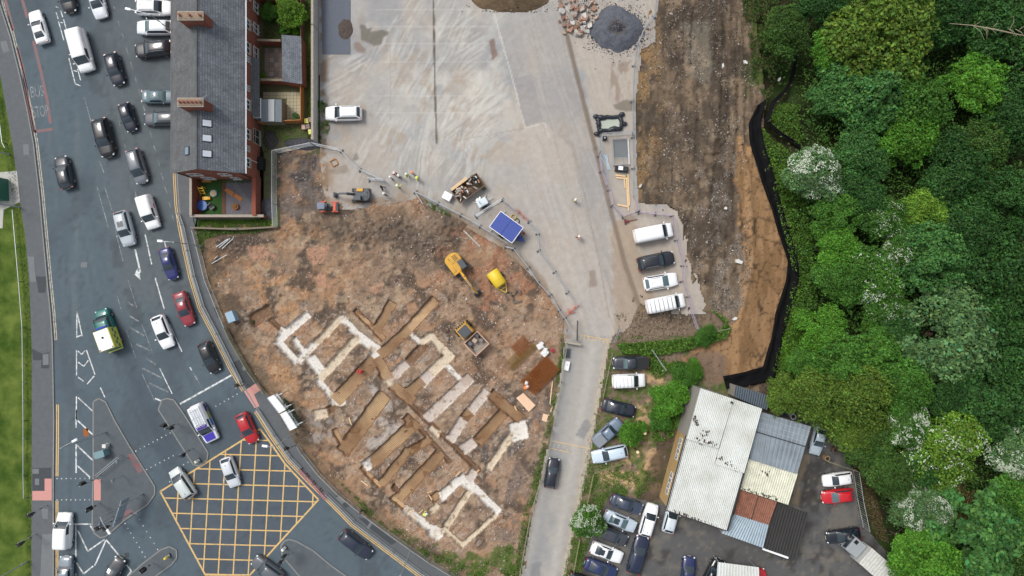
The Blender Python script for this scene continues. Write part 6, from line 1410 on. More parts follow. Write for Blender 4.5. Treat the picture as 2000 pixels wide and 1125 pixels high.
# plywood, bags, blocks
def sheet_t(label, pts, z=.1, m='ply', name='plywood_sheet', cat='plywood'):
    P = [V(a, b, 0) for a, b in pts]; c = sum(P, Vector())/len(P); g = thing(name, label, cat, (c.x, c.y, 0)); MB().prism([(p.x-c.x, p.y-c.y) for p in P], z, z+.06).build('board', M[m], g); return g
sheet_t('large pale plywood sheet left of the tall rebar stack', [(1008,777),(1022,767),(1046,791),(1033,804)], .16); sheet_t('small plywood offcut at the edge of the lane fence', [(1058,820),(1061,807),(1071,810),(1067,824)], .2); sheet_t('narrow plywood strip standing off the small offcut', [(1074,803),(1078,792),(1080,793),(1076,805)], .2)
for k, (a, b_, lb) in enumerate((((1074,788),(1079,744),'long thin batten along the lane fence by the rebar'),((1005,793),(1009,801),'short batten near the left corner of the plywood'),((682,815),(687,829),'pale stake lying on the island of soil left of the trenches'),((706,938),(719,948),'white peg lying below the lower left trench'),((890,930),(899,920),'timber stake at the top of the white arch'),((927,925),(936,917),'timber stake at the end of the long spine trench'),((803,1003),(813,1013),'white stake across the lowest white trench'),((818,1002),(826,995),'short stake by the kneeling worker'),((838,966),(844,976),'cross of pale timber offcuts near the lower trenches'))):
    g = thing('timber_stake', lb, 'stake', V(*a, 0, .12), 0, 'stakes and battens around the dig'); d = V(*b_)-V(*a); MB().bar((0,0,.05), (d.x,d.y,.06), .13, .06).build('stake', M['newwood'], g)
    if 'cross' in lb: MB().bar((-.2,.3,.1), (.4,.5,.1), .1, .05).build('offcut', M['newwood'], g)
for k, (x, y, s, lb) in enumerate(((1055,676,.9,'upper crumpled white bag right of the rebar mats'),(1064,689,1.0,'lower square white bag right of the rebar mats'),(1028,747,.45,'white sack lying on the rebar stack'))):
    g = thing('bulk_bag', lb, 'bag', V(x, y, 0, .05 if k < 2 else .6), R(30+20*k)); MB().box((0,0,.3*s), (1.1*s,.95*s,.6*s), taper=.8).build('sack', mat('white_sack', C(220,220,216), .8, noise=.1, bump=.6, bscale=5), g, bevel=.12*s); MB().box((.2*s,.15*s,.62*s), (.9*s,.5*s,.06), rz=.5, taper=.8).build('flap', bpy.data.materials['white_sack'], g)
g = thing('red_bucket', 'small red tool box by the white bags', 'tool box', V(1079,684,0,.08), .4); MB().box((0,0,.2), (.45,.35,.35), taper=1.1).build('box', mat('red_plastic', C(170,40,60), .5), g); MB().tube([(-.2,0,.38),(0,0,.55),(.2,0,.38)], .02, 5).build('handle', M['black'], g)
g = thing('concrete_block', 'white concrete block standing at the lane edge', 'block', V(1107,714,0,.05), R(-12)); MB().box((0,0,.25), (.6,1.2,.5)).build('block', M['whitep'], g, bevel=.04); MB().tube([(0,.15,.5),(0,.15,.53)], .06, 8).build('lifting_eye', M['dsteel'], g)
g = thing('utility_chamber', 'grey manhole chamber cover at the head of the lane', 'manhole', V(1108,690,0,.05), R(-4)); MB().box((0,0,.06), (.9,1.3,.12)).build('frame', M['palepatch'], g); MB().box((0,0,.13), (.7,1.1,.03)).build('cover', M['patch'], g)
rr = random.Random(12)
for k in range(7):
    g = thing('kerb_block', 'loose dark kerb block below the tank trailer, %s in the heap from its left' % ORD[k], 'kerb block', V(988+k*4.4, 578+rr.uniform(-10,14), 0, .08), rr.uniform(0,3), 'kerb blocks heaped by the tank trailer'); MB().box((0,0,.1), (rr.uniform(.5,1.2),.24,.2)).build('block', mat('kerb_block', C(112,100,92), .9, noise=.2) if k == 0 else bpy.data.materials['kerb_block'], g, bevel=.02)
for k in range(5):
    g = thing('scaffold_pole', ['pale pole uppermost of the bundle in the top left corner of the dig','second pale pole of the bundle in the top left corner of the dig','third pale pole of the bundle in the top left corner of the dig','lone pale pole below the bundle at the left edge of the dig','short pole beside the lone pale one at the left edge of the dig'][k], 'pole', V((424,430,436,416,421)[k], (483,484,486,515,506)[k], 0, .3), 0, 'poles lying at the left corner of the dig')
    d = V((448,452,458,445,428)[k], (467,466,466,498,500)[k])-V((424,430,436,416,421)[k], (483,484,486,515,506)[k]); MB().tube([(0,0,.05), (d.x,d.y,.12)], .06, 6).build('pole', M['steel'], g)
for a, b_, lb in (((898,443),(938,482),'pale kerb edging line left of the blue trailer'), ):
    g = thing('kerb_edging', lb, 'edging', V(*a, 0, .05)); d = V(*b_)-V(*a)
    for k in range(8): MB().bar(Vector((d.x*k/8,d.y*k/8,.05)), Vector((d.x*(k+.93)/8,d.y*(k+.93)/8,.05)), .16, .1).build('edging_stone', M['conc'], g)
# ------------------------------------------------------------------ heaps
def heap(name, label, cat, cx, cy, rx, ry, h, m, n=26, hole=None, seed=1, kind=None, z=.02, cols=None):
    th = np.linspace(0, 2*np.pi, n*2, endpoint=False); rs = np.linspace(0, 1, n); vs = []; X0, Y0 = W(cx, cy)
    T_, R_ = np.meshgrid(th, rs); wob = .78+.44*fbm(np.cos(T_)*2+9, np.sin(T_)*2+9, 3, seed); x = R_*np.cos(T_)*rx/S*wob; y = R_*np.sin(T_)*ry/S*wob
    zz = h*(1-R_**1.6)*(.75+.5*fbm(x*1.4, y*1.4, 4, seed+1))+.12*(fbm(x*5, y*5, 3, seed+2)-.5)*(1-R_**4)
    if hole: zz = zz-hole*np.exp(-(R_/.32)**2)
    v = np.stack([x, y, zz-.02*(R_ > .98)], -1).reshape(-1, 3); N = n*2; f = []
    for i in range(n-1):
        for k in range(N): f.append((i*N+k, (i+1)*N+k, (i+1)*N+(k+1)%N, i*N+(k+1)%N))
    col = None
    if cols:
        g1 = fbm(x*6, y*6, 2, seed+5)[..., None]; col = (np.array(C(*cols[0]))*(1-g1)+np.array(C(*cols[1]))*g1)
        if len(cols) > 2: t = np.exp(-(R_/.30)**4)[..., None]; col = col*(1-t)+np.array(C(*cols[2]))*t
        col = col.reshape(-1, 3)
    me = npmesh(name, v, f, col, False); me.materials.append(m); o = link(name, me); o.location = (X0, Y0, z); return tag(o, label, cat)
heap('gravel_heap', 'dark grey gravel heap with a brown hollow at its centre', 'gravel heap', 1205, 58, 50, 42, 1.3, M['attr'], hole=.7, seed=3, cols=((74,76,82),(104,108,116),(80,68,56)))
heap('soil_heap', 'brown soil heap at the top edge of the yard', 'soil heap', 1002, -12, 82, 38, 1.6, M['attr'], seed=6, cols=((84,70,54),(124,106,84)))
heap('gravel_heap', 'dark gravel spread by the corner of the rubble strip', 'gravel heap', 592, 282, 36, 14, .4, M['attr'], seed=9, cols=((58,58,62),(84,84,90))); heap('gravel_heap', 'dark gravel spread behind the end house', 'gravel heap', 528, 272, 15, 20, .3, M['attr'], seed=12, cols=((62,60,60),(84,80,78)))
heap('gravel_heap', 'dark gravel by the mesh fence below the end house', 'gravel heap', 524, 408, 14, 22, .2, M['attr'], seed=15, cols=((66,66,70),(88,88,92)))
gs = slab('gravel_bed', [(626,-100),(685,-100),(684,106),(630,106)], .0, .10, mat('dark_gravel', C(96,102,112), .95, noise=.3, nscale=12, bump=.9, bscale=12))
heap('soil_heap', 'small dark soil patch on the gravel bed', 'soil heap', 675, 58, 14, 22, .15, M['attr'], seed=21, cols=((74,66,62),(92,82,76)), z=.09)
# broken concrete and brick heap: each big piece its own
rp = thing('rubble_pile', 'pile of broken concrete slabs and bricks next to the gravel heap', 'rubble', V(1130, 25, 0, .03)); rr = random.Random(21); RC = [mat('rubble', C(*k), .9, noise=.15, nscale=4) for k in ((168,160,152),(150,118,100),(186,184,180),(140,108,92),(176,150,130))]
for k in range(70):
    x, y = rr.gauss(0,1.5), rr.uniform(-2.9,1.9); x *= 1 if y > -1 else .6; s = rr.uniform(.3,.95)*(1 if k % 3 else .6)
    n = rr.choice((4,5,6)); pl = [(s*.6*math.cos(2*math.pi*j/n+rr.uniform(-.3,.3))*rr.uniform(.7,1.1), s*.6*math.sin(2*math.pi*j/n+rr.uniform(-.3,.3))*rr.uniform(.7,1.1)) for j in range(n)]
    o = MB().prism(pl, -.09, .09).build('broken_slab', RC[k % 5], rp); hz = max(.1, .75-.22*math.hypot(x, y*.8)); o.location = (x, y, hz*rr.uniform(.5,1.05)+.06); o.rotation_euler = (rr.uniform(-.6,.6), rr.uniform(-.6,.6), rr.uniform(0,6))
wr = MB()
for k in range(60):
    a = Vector((rr.gauss(.7,.6), rr.gauss(1.9,.5), rr.uniform(.6,.95))); p = [a]
    for j in range(4): p.append(p[-1]+Vector((rr.gauss(0,.25), rr.gauss(0,.25), rr.gauss(0,.04))))
    wr.tube(p, .02, 4, False)
wt = thing('wire_tangle', 'pale tangle of wire and plastic on top of the rubble pile', 'wire', V(1130, 25, 0, .03)); tag(wr.build('wire', mat('pale_wire', C(200,208,208), .6), wt), kind='stuff')
# ------------------------------------------------------------------ scattered rubble and stones
def scatter(name, n, sampler, hf, cols, smin, smax, seed, z0=.0):
    g = np.random.default_rng(seed); px, py = sampler(g, n); s = g.uniform(smin, smax, len(px))**1.0*g.choice([.6,.8,1,1.5], len(px)); z = hf(px, py)
    base_ = np.array([(1,0,0),(0,1,0),(-1,0,0),(0,-1,0),(0,0,.7),(0,0,-.5)], float); F = np.array([(0,1,4),(1,2,4),(2,3,4),(3,0,4),(1,0,5),(2,1,5),(3,2,5),(0,3,5)])
    a = g.uniform(0, 6.28, len(px)); el = g.uniform(.45,1.5,(len(px),3)); jit = g.normal(0,.22,(len(px),6,3)); V_ = (base_[None]+jit)*el[:,None,:]*s[:,None,None]
    x = V_[..., 0]*np.cos(a)[:,None]-V_[..., 1]*np.sin(a)[:,None]; y = V_[..., 0]*np.sin(a)[:,None]+V_[..., 1]*np.cos(a)[:,None]
    v = np.stack([x+((px-1000)/S)[:,None], y+((562.5-py)/S)[:,None], V_[..., 2]*.7+z[:,None]+z0], -1).reshape(-1, 3)
    f = (F[None]+(np.arange(len(px))*6)[:,None,None]).reshape(-1, 3); c = np.array([C(*k) for k in cols])[g.integers(0, len(cols), len(px))]; c = np.repeat(c*g.uniform(.75,1.2,(len(px),1)), 6, 0)
    me = npmesh(name, v, f, c); me.materials.append(M['attr']); return tag(link(name, me), kind='stuff')
def samp(poly, dens=None, ex=None):
    xs = [p[0] for p in poly]; ys = [p[1] for p in poly]
    def s(g, n):
        px = g.uniform(min(xs), max(xs), n*4); py = g.uniform(min(ys), max(ys), n*4); k = inpoly(px, py, poly)
        if dens is not None: k &= g.random(n*4) < dens(px, py)
        return px[k][:n], py[k][:n]
    return s
def site_d(px, py):
    d, k = trench(px, py); return np.where(d < 1, .04, 1)*sstep(.38, .62, fbm(px/20, py/20, 4, 23))*np.where(px > 760, 1, .45)
scatter('brick_rubble', 17000, samp(SITE, site_d), site_h, [(190,180,170),(206,198,190),(160,120,100),(148,104,84),(120,100,86),(172,150,136)], .03, .085, 5)
scatter('stones', 14000, samp([(1285,0),(1470,0),(1490,200),(1455,260),(1470,420),(1465,560),(1425,650),(1390,600),(1345,480),(1340,430),(1250,395),(1246,200)], lambda x, y: sstep(.40, .62, fbm(x/18, y/26, 4, 26))), bank_h, [(120,112,102),(146,138,128),(96,84,72),(84,72,60),(110,98,84),(186,180,170)], .025, .085, 6)
scatter('heap_stones', 900, lambda g, n: (1002+g.normal(0,34,n), g.uniform(-20,24,n)), lambda x, y: np.maximum(.04, 1.5-1.5*np.hypot((x-1002)/78, (y+12)/37)**1.3), [(120,104,84),(92,78,62),(140,126,106)], .05, .13, 9)
scatter('clods', 2500, samp([(1200,610),(1385,610),(1340,650),(1220,690)]), bank_h, [(120,104,86),(150,140,128),(92,78,64)], .03, .09, 7)
scatter('gravel_stones', 5000, lambda g, n: (1205+g.normal(0,26,n), 58+g.normal(0,22,n)), lambda x, y: np.maximum(.05, 1.0-np.hypot((x-1205)/44, (y-58)/38)), [(86,88,94),(110,112,118),(64,64,68)], .04, .09, 8)
for k, (x, y, s, lb) in enumerate(((1409,131,.9,'triangular pale slab fragment in the upper spoil'),(1455,122,.7,'pale block by the grassy edge of the spoil'),(1396,259,.6,'pale block in the middle of the spoil'),(1441,510,1.1,'long pale concrete fragment low on the spoil'),(1435,622,.8,'white litter bundle where the bank turns'),(1416,407,.6,'pale block near the brown bank'),(1250,364,.6,'white block at the foot of the yellow soil'),(1521,156,.6,'pale blue scrap on the grass by the silt fence'),(1330,682,.4,'upper white scrap in the hedge bottom'),(1326,685,.4,'lower white scrap in the hedge bottom'),(1293,724,.4,'white scrap at the gate leaf'))):
    p = PZ(x, y); g = thing('stone_block', lb, 'stone', p+Vector((0,0,.18)), rr.uniform(0,3)); n = 5; pl = [(s*.5*math.cos(2*math.pi*j/n)*rr.uniform(.7,1.3), s*.3*math.sin(2*math.pi*j/n)*rr.uniform(.7,1.3)) for j in range(n)]; MB().prism(pl, -.2, .12).build('block', mat('pale_stone', C(206,204,198), .9, noise=.1) if k == 0 else bpy.data.materials['pale_stone'], g)
# ------------------------------------------------------------------ black membrane along the foot of the bank
BM = mat('black_membrane', C(12,13,15), .8, noise=.3, nscale=1.2, bump=.8, bscale=1.6, spec=.15)
def ribbon(name, label, Lp, Rp, zl, zr_, fold=.15, n=8):
    """sheet draped between two edges"""
    def res(pts, m):
        q = np.array(pts, float); d = np.concatenate([[0], np.cumsum(np.hypot(*np.diff(q, axis=0).T))]); t = np.linspace(0, d[-1], m); return np.stack([np.interp(t, d, q[:,0]), np.interp(t, d, q[:,1])], -1)
    m_ = 150; A, B = res(Lp, m_), res(Rp, m_); vs = []
    for i in range(m_):
        for k in range(n+1):
            t = k/n; x = A[i,0]*(1-t)+B[i,0]*t; y = A[i,1]*(1-t)+B[i,1]*t; g0 = float(gz(x, y))
            z = g0+zl+(zr_-zl)*t*t+fold*float(vn(i*.35, k*.9, 4)-.5)*2.0+.28*math.exp(-((t-.15)/.12)**2); p = W(x, y, z); vs.append((p[0], p[1], z))
    fs = [(i*(n+1)+k, i*(n+1)+k+1, (i+1)*(n+1)+k+1, (i+1)*(n+1)+k) for i in range(m_-1) for k in range(n)]
    r_ = thing(name, label, 'membrane', (0, 0, 0)); o = MB().add(vs, fs).build('sheet', BM, r_, True); o.modifiers.new('t', 'SOLIDIFY').thickness = .03
    for i in range(4, m_, 9):
        p = Vector(vs[i*(n+1)+n]); MB().bar(p-Vector((0,0,.8)), p+Vector((0,0,.45)), .07).build('stake', M['wood'], r_)
    return r_
ribbon('membrane', 'broad black membrane laid along the foot of the brown bank', [(1479,206),(1462,242),(1465,280),(1472,303),(1485,346),(1507,407),(1520,453),(1539,509),(1535,550),(1515,610),(1507,660),(1490,716),(1450,728),(1412,735)], [(1498,192),(1486,240),(1492,280),(1503,311),(1521,378),(1536,434),(1551,482),(1561,519),(1560,550),(1546,600),(1530,660),(1513,740),(1472,752),(1419,760)], .25, .55)
ribbon('silt_fence', 'narrow black silt fence winding through the scrub', [(1576,0),(1568,40),(1554,97),(1546,144),(1534,172),(1507,199),(1493,236),(1519,262),(1548,280),(1562,294)], [(1584,0),(1575,40),(1560,97),(1553,146),(1541,175),(1514,203),(1502,236),(1524,256),(1552,274),(1567,289)], .3, .75, .1, 4)
# ------------------------------------------------------------------ garden toys and bins
g = thing('trampoline', 'round blue paddling pool on the artificial lawn', 'pool', V(397,402,0,.02)); MB().tube([(0,0,.0),(0,0,.38)], [.62,.68], 20).build('wall', mat('pool_blue', C(44,84,166), .4), g); MB().tube([(0,0,.382),(0,0,.386)], .60, 20).build('water', mat('pool_water', C(70,110,180), .1), g)
g = thing('play_slide', 'yellow toy slide frame in the front garden', 'toy', V(397,372,0,.02)); YT = mat('toy_yellow', C(232,186,50), .5)
for x in (-.3,.3): MB().bar((x,-.5,0), (x,.3,1.0), .1).build('side', YT, g); MB().bar((x,.3,0), (x,.3,1.0), .1).build('leg', YT, g)
for k in range(3): MB().bar((-.3,-.4+k*.28,.2+k*.32), (.3,-.4+k*.28,.2+k*.32), .08).build('step', YT, g)
g = thing('toy_bench', 'orange toy box below the yellow slide', 'toy', V(405,388,0,.02), .05); MB().box((0,0,.2), (1.0,.4,.4)).build('box', mat('toy_orange', C(240,166,30), .5), g, bevel=.04); MB().box((0,0,.42), (.5,.42,.05)).build('lid', YT, g)
g = thing('sand_pit', 'round pale sand pit with a blue rim on the artificial lawn', 'sand pit', V(418,378,0,.02)); MB().tube([(0,0,0),(0,0,.2)], .45, 18).build('rim', mat('rim_blue', C(110,160,176), .5), g); MB().tube([(0,0,.2),(0,0,.23)], .36, 18).build('sand', mat('sand', C(196,164,130), .95), g)
g = thing('garden_chair', 'grey garden chair beside the blue pool', 'chair', V(416,405,0,.02), R(35)); MB().box((0,0,.42), (.6,.6,.08)).build('seat', M['palepatch'], g); MB().box((0,.3,.75), (.6,.08,.6)).build('backrest', M['palepatch'], g)
for x in (-.25,.25):
    for y in (-.25,.25): MB().bar((x,y,0), (x,y,.4), .06).build('leg', M['dsteel'], g)
g = thing('fire_pit', 'round planted fire pit on the garden gravel', 'fire pit', V(461,404,0,.02)); MB().tube([(0,0,0),(0,0,.3)], [.3,.42], 14).build('bowl', M['rust'], g); MB().sphere((0,0,.32), .25, 8, 5, (1,1,.4)).build('filling', mat('moss_fill', C(110,104,60), .9), g, True)
g = thing('garden_bench', 'brown bench against the gable in the front garden', 'bench', V(406,354,0,.02)); MB().box((0,0,.42), (1.2,.42,.06)).build('seat', OF, g); MB().box((0,.2,.7), (1.2,.05,.5)).build('backrest', OF, g)
for x in (-.5,.5): MB().box((x,0,.2), (.07,.4,.4)).build('leg', OF, g)
g = thing('wheelie_bin', 'black wheelie bin against the yard side of the end house', 'bin', V(514,322,0,0)); MB().box((0,0,.55), (.65,1.6,1.1), taper=.95).build('body', M['black'], g, bevel=.04); MB().box((.02,0,1.13), (.7,1.65,.06)).build('lid', M['black'], g)
for k, (x, y, cc, lb) in enumerate(((601,238,(214,206,90),'yellow crate by the alley wall'),(608,236,(120,92,84),'brown crate next to the yellow one'),(596,250,(176,140,120),'pinkish crate below the yellow one'),(603,249,(110,90,90),'dark crate between the pinkish one and the wall'),(609,259,(206,206,96),'small yellow tub at the end of the alley'))):
    g = thing('storage_crate', lb, 'crate', V(x, y, 0, .02), .05*k, 'crates at the end of the alley'); MB().box((0,0,.3), (.5,.55,.55), taper=1.08).build('crate', mat('crate', C(*cc), .6, noise=.1), g, bevel=.03); MB().box((0,0,.59), (.56,.6,.04)).build('lid', bpy.data.materials['crate'] if False else mat('crate_lid', C(*cc), .5), g)
# scrap behind the garage
for k, (x, y, lb) in enumerate(((1515,800,'white engine part in the scrap row behind the garage'),(1528,806,'blue drum in the scrap row behind the garage'),(1545,812,'pale machine casing in the scrap row behind the garage'),(1611,893,'tan tyre by the silver saloon behind the garage'),(1626,877,'brown drum by the fence corner behind the garage'))):
    g = thing('scrap_item', lb, 'scrap', V(x, y, 0, .06)); m_ = mat('scrap', C(*((206,206,206),(70,90,130),(190,194,196),(150,124,86),(112,84,64))[k]), .6, noise=.2)
    MB().tube([(0,0,0),(0,0,.7)], .38, 12).build('drum', m_, g); MB().tube([(0,0,.7),(0,0,.74)], .25, 12).build('cap', M['dsteel'], g)
# ================================================================== PEOPLE
def person_mesh(pose):
    """one continuous skinned body; pose moves legs, arms and trunk"""
    J = {'pel':(0,0,.95),'sp':(.01,0,1.15),'ch':(.02,0,1.36),'ne':(.02,0,1.50),'he':(.05,0,1.60),'ht':(.04,0,1.74)}
    ln = pose.get('lean', 0)
    if ln:
        for k, f in (('sp',.25),('ch',.6),('ne',.85),('he',1.0),('ht',1.15)):
            x, y, z = J[k]; J[k] = (x+ln*f, y, z-abs(ln)*f*.45)
    st = pose.get('stride', .0); cr = pose.get('crouch', 0)
    E = [('pel','sp'),('sp','ch'),('ch','ne'),('ne','he'),('he','ht')]; rad = {'pel':.15,'sp':.135,'ch':.155,'ne':.065,'he':.10,'ht':.075}
    for s, n in ((1,'l'),(-1,'r')):
        f = st*s
        J['hip'+n] = (0,.10*s,.90-cr); J['kn'+n] = (.06+f*.5+cr*.55,.12*s,.50-cr*.25); J['an'+n] = (-.01+f,.12*s,.09); J['to'+n] = (.17+f,.13*s,.04)
        J['sh'+n] = (J['ch'][0],.20*s,J['ch'][2]+.06); ar = pose.get('arm', 0); J['el'+n] = (J['ch'][0]-.03-f*.4+ar*.22,.27*s,J['ch'][2]-.22+ar*.05); J['wr'+n] = (J['ch'][0]+.08-f*.3+ar*.42,.25*s-ar*.05*s,J['ch'][2]-.44+ar*.30); J['ha'+n] = (J['wr'+n][0]+.05+ar*.05,.245*s-ar*.05*s,J['wr'+n][2]-.08+ar*.05)
        E += [('pel','hip'+n),('hip'+n,'kn'+n),('kn'+n,'an'+n),('an'+n,'to'+n),('ch','sh'+n),('sh'+n,'el'+n),('el'+n,'wr'+n),('wr'+n,'ha'+n)]
        rad.update({'hip'+n:.105,'kn'+n:.072,'an'+n:.05,'to'+n:.042,'sh'+n:.075,'el'+n:.052,'wr'+n:.036,'ha'+n:.04})
    if cr:
        for k in ('pel','sp','ch','ne','he','ht','shl','shr','ell','elr','wrl','wrr','hal','har'): x, y, z = J[k]; J[k] = (x, y, z-cr)
    names = list(J); me = bpy.data.meshes.new('body'); me.from_pydata([J[k] for k in names], [(names.index(a), names.index(b)) for a, b in E], [])
    o = bpy.data.objects.new('tmp', me); COL.objects.link(o); o.modifiers.new('s', 'SKIN'); sk = me.skin_vertices[0].data
    for i, k in enumerate(names): sk[i].radius = (rad[k], rad[k]); sk[i].use_root = (k == 'pel')
    sb = o.modifiers.new('u', 'SUBSURF'); sb.levels = 1
    dg = bpy.context.evaluated_depsgraph_get(); dg.update(); out = bpy.data.meshes.new_from_object(o.evaluated_get(dg)); bpy.data.objects.remove(o)
    bm = bmesh.new(); bm.from_mesh(out)
    for s, n in ((1,'l'),(-1,'r')):                    # five unequal, slightly bent fingers on each hand
        h = Vector(J['ha'+n]); d = (h-Vector(J['wr'+n])).normalized(); sd_ = Vector((0,1,0)) if abs(d.y) < .8 else Vector((1,0,0))
        mb = MB()
        for k, ln_ in enumerate((.055,.065,.06,.05)): a = h+sd_*(.03-.02*k)+d*.02; mb.tube([a, a+d*ln_*.6, a+d*ln_+Vector((.012,0,-.012))], [.010,.009,.007], 5)
        a = h+sd_*.035*s*-1; mb.tube([a-d*.02, a+d*.015-sd_*.03*s, a+d*.045-sd_*.035*s], [.011,.010,.008], 5)
        t_ = mb.mesh('f'); bm.from_mesh(t_); bpy.data.meshes.remove(t_)
    bm.to_mesh(out); bm.free(); out['crouch'] = cr; out['hx'] = J['he'][0]; out['hz'] = J['he'][2]; out['chz'] = J['ch'][2]
    return out, J
POSES = {'stand': person_mesh({}), 'walk': person_mesh({'stride':.22}), 'talk': person_mesh({'arm':.7}), 'bend': person_mesh({'lean':.42,'arm':.6,'crouch':.18})}
SKIN = mat('skin', C(206,160,136), .6); _cl = {}
def cloth(c):
    if c not in _cl: _cl[c] = mat('cloth', C(*c), .85, noise=.1, nscale=12)
    return _cl[c]
HV = (224,240,110); HO = (244,140,80); DK = (34,36,42); WHT = (226,228,226)
def person(px, py, face, pose, top, legs, hat, label, z=.04, arms=None, vest=True):
    me0, J = POSES[pose]; me = me0.copy(); me.materials.clear()
    for m_ in (cloth(legs), cloth(top), SKIN, cloth((40,36,34)), cloth(arms or top)): me.materials.append(m_)
    cz = J['pel'][2]+.03; nz = J['ne'][2]
    for p in me.polygons:
        c = p.center; p.use_smooth = True
        if c.z < .10: k = 3
        elif c.z < cz and not (abs(c.y) > .19 and c.z > .45): k = 0
        elif (c-Vector(J['he'])).length < .17 and c.z > nz-.02: k = 2
        elif any((c-Vector(J['ha'+n])).length < .095 for n in 'lr'): k = 2
        elif abs(c.y) > .19: k = 4
        else: k = 1
        p.material_index = k
    x, y = W(px, py, .9); g = thing('person', label, 'person', (x, y, z), R(face), 'people on and beside the site'); link('body', me, g)
    h = Vector(J['he']); tp = Vector(J['ht'])
    if hat:
        o = MB().sphere((tp.x-.01, 0, tp.z-.03), .135, 12, 8, (1.12,.95,.75)); o.tube([(tp.x+.01,0,tp.z-.06),(tp.x+.01,0,tp.z-.045)], [.17,.165], 14); o.build('hard_hat', cloth(hat), g, True)
    else: MB().sphere((tp.x-.02, 0, tp.z-.05), .125, 10, 7, (1.1,.95,.9)).build('hair', cloth((70,54,44)), g, True)
    f = MB()
    f.sphere((h.x+.115, 0, h.z-.005), .02, 6, 4, (1,.8,1.2)).build('nose', SKIN, g, True)
    for s in (1, -1): MB().sphere((h.x+.098, .038*s, h.z+.03), .012, 6, 4).build('eye', M['black'], g, True); MB().sphere((h.x-.005, .10*s, h.z), .026, 6, 4, (.8,.5,1.2)).build('ear', SKIN, g, True)
    MB().box((h.x+.10, 0, h.z-.055), (.02,.05,.012)).build('mouth', cloth((150,90,84)), g)
    return g
person(763,348,40,'stand',WHT,DK,WHT,'worker in white top and helmet, leftmost of the group'); person(771,339,-60,'talk',(214,120,90),DK,WHT,'worker in a red-orange vest beside the white-topped one'); person(780,344,-100,'stand',(206,210,210),(96,98,104),WHT,'worker in pale grey clothes next to the red-orange vest')
person(795,341,-90,'talk',HV,DK,WHT,'worker in a bright yellow vest at the top of the group'); person(807,338,-120,'stand',(232,224,214),DK,HO,'worker in a white top and orange helmet right of the yellow vest'); person(816,349,170,'stand',HV,DK,HV,'worker in yellow farthest right in the group')
person(777,365,60,'talk',HV,(40,52,46),WHT,'worker in a yellow vest with his back to the dig'); person(746,367,20,'walk',DK,DK,(40,40,42),'person dressed all in black beside the folded fence panel'); person(751,380,60,'stand',(58,62,66),DK,WHT,'person in dark grey with a white helmet below the black-clad one')
person(1123,391,-70,'walk',HV,DK,WHT,'lone worker in a yellow vest on the middle of the yard'); person(1131,463,150,'walk',HO,(70,60,56),WHT,'lone worker in orange crossing the lower yard'); person(706,729,150,'bend',(206,64,58),DK,(200,60,56),'worker in red bending in a mesh-lined trench',-.35)
person(1024,759,40,'bend',HO,HO,WHT,'worker in orange overalls bending at the rebar stack',.08); person(826,1008,30,'bend',HV,(60,62,60),WHT,'worker in yellow kneeling in the lowest white trench',-.36); person(706,998,-40,'walk',DK,DK,None,'pedestrian in dark clothes walking along the pavement',.11)
# ================================================================== VEGETATION
def leaves(P, Nn, size, tint, g, asp=1.0):
    """diamond leaf-clump faces at P facing roughly Nn"""
    n = len(P); a = g.normal(size=(n, 3)); Nn = Nn/np.linalg.norm(Nn, axis=1, keepdims=True)
    u = np.cross(Nn, a); u /= np.linalg.norm(u, axis=1, keepdims=True)+1e-9; v = np.cross(Nn, u)
    s = size[:, None]; w = g.uniform(.45, .8, (n, 1))*asp
    bend = Nn*s*g.uniform(-.25, .1, (n, 1))
    q = np.stack([P-u*s+bend, P-v*s*w, P+u*s+bend, P+v*s*w], 1).reshape(-1, 3)
    f = np.arange(n*4).reshape(n, 4); return q, f, np.repeat(tint, 4, 0)
def crown(seed, R_=4.0, hgt=5.0, lobes=22, n=24000, leaf=.14, lob=(.26,.46), flat_=.75, shag=.0):
    g = np.random.default_rng(seed); cs = []; rs = []
    for k in range(lobes):
        a = g.uniform(0, 6.283); r = R_*math.sqrt(g.random())*.80; h = hgt*(1-(r/R_)**2*.75)*g.uniform(.72, 1.0)
        cs.append((r*math.cos(a), r*math.sin(a), h)); rs.append(R_*g.uniform(*lob))
    cs = np.array(cs); rs = np.array(rs); pick = g.choice(lobes, n, p=rs**2/np.sum(rs**2))
    d = g.normal(size=(n, 3)); d[:, 2] = np.abs(d[:, 2])*.9-.22; d /= np.linalg.norm(d, axis=1, keepdims=True)
    rad = rs[pick]*(g.uniform(.30, 1.0, n)**.45)*(1+shag*g.normal(size=n)*.25); P = cs[pick]+d*rad[:, None]*np.array([1, 1, flat_])
    # bumpy surface: push out with noise
    b = fbm(P[:, 0]*1.9+seed, P[:, 1]*1.9, 3, seed); P += d*((b-.5)*1.5)[:, None]
    Nn = d*.8+np.array([0, 0, .55])+g.normal(size=(n, 3))*.8
    lt = g.uniform(.7, 1.2, (lobes, 1))[pick]*g.uniform(.5, 1.55, (n, 1)); hue = g.normal(0, .10, (n, 1))
    tint = np.clip(np.concatenate([lt*(1+hue*1.4), lt, lt*(1-hue)], 1), .15, 2.2)
    return leaves(P, Nn, leaf*g.uniform(.6, 1.5, n), tint, g), (cs, rs)
def cmesh(name, data, m): me = npmesh(name, data[0], data[1], data[2]); me.materials.append(m); return me
LM = {k: leafmat('leaf_'+k, C(*c)) for k, c in dict(olive=(96,124,46), mid=(78,124,46), bright=(90,142,46), blue=(78,124,62), dark=(58,98,44), grey=(96,132,80), yellow=(108,146,50), brown=(92,86,48), scrub=(72,104,44)).items()}
LM['white'] = leafmat('blossom', C(216,226,204))
SH = []
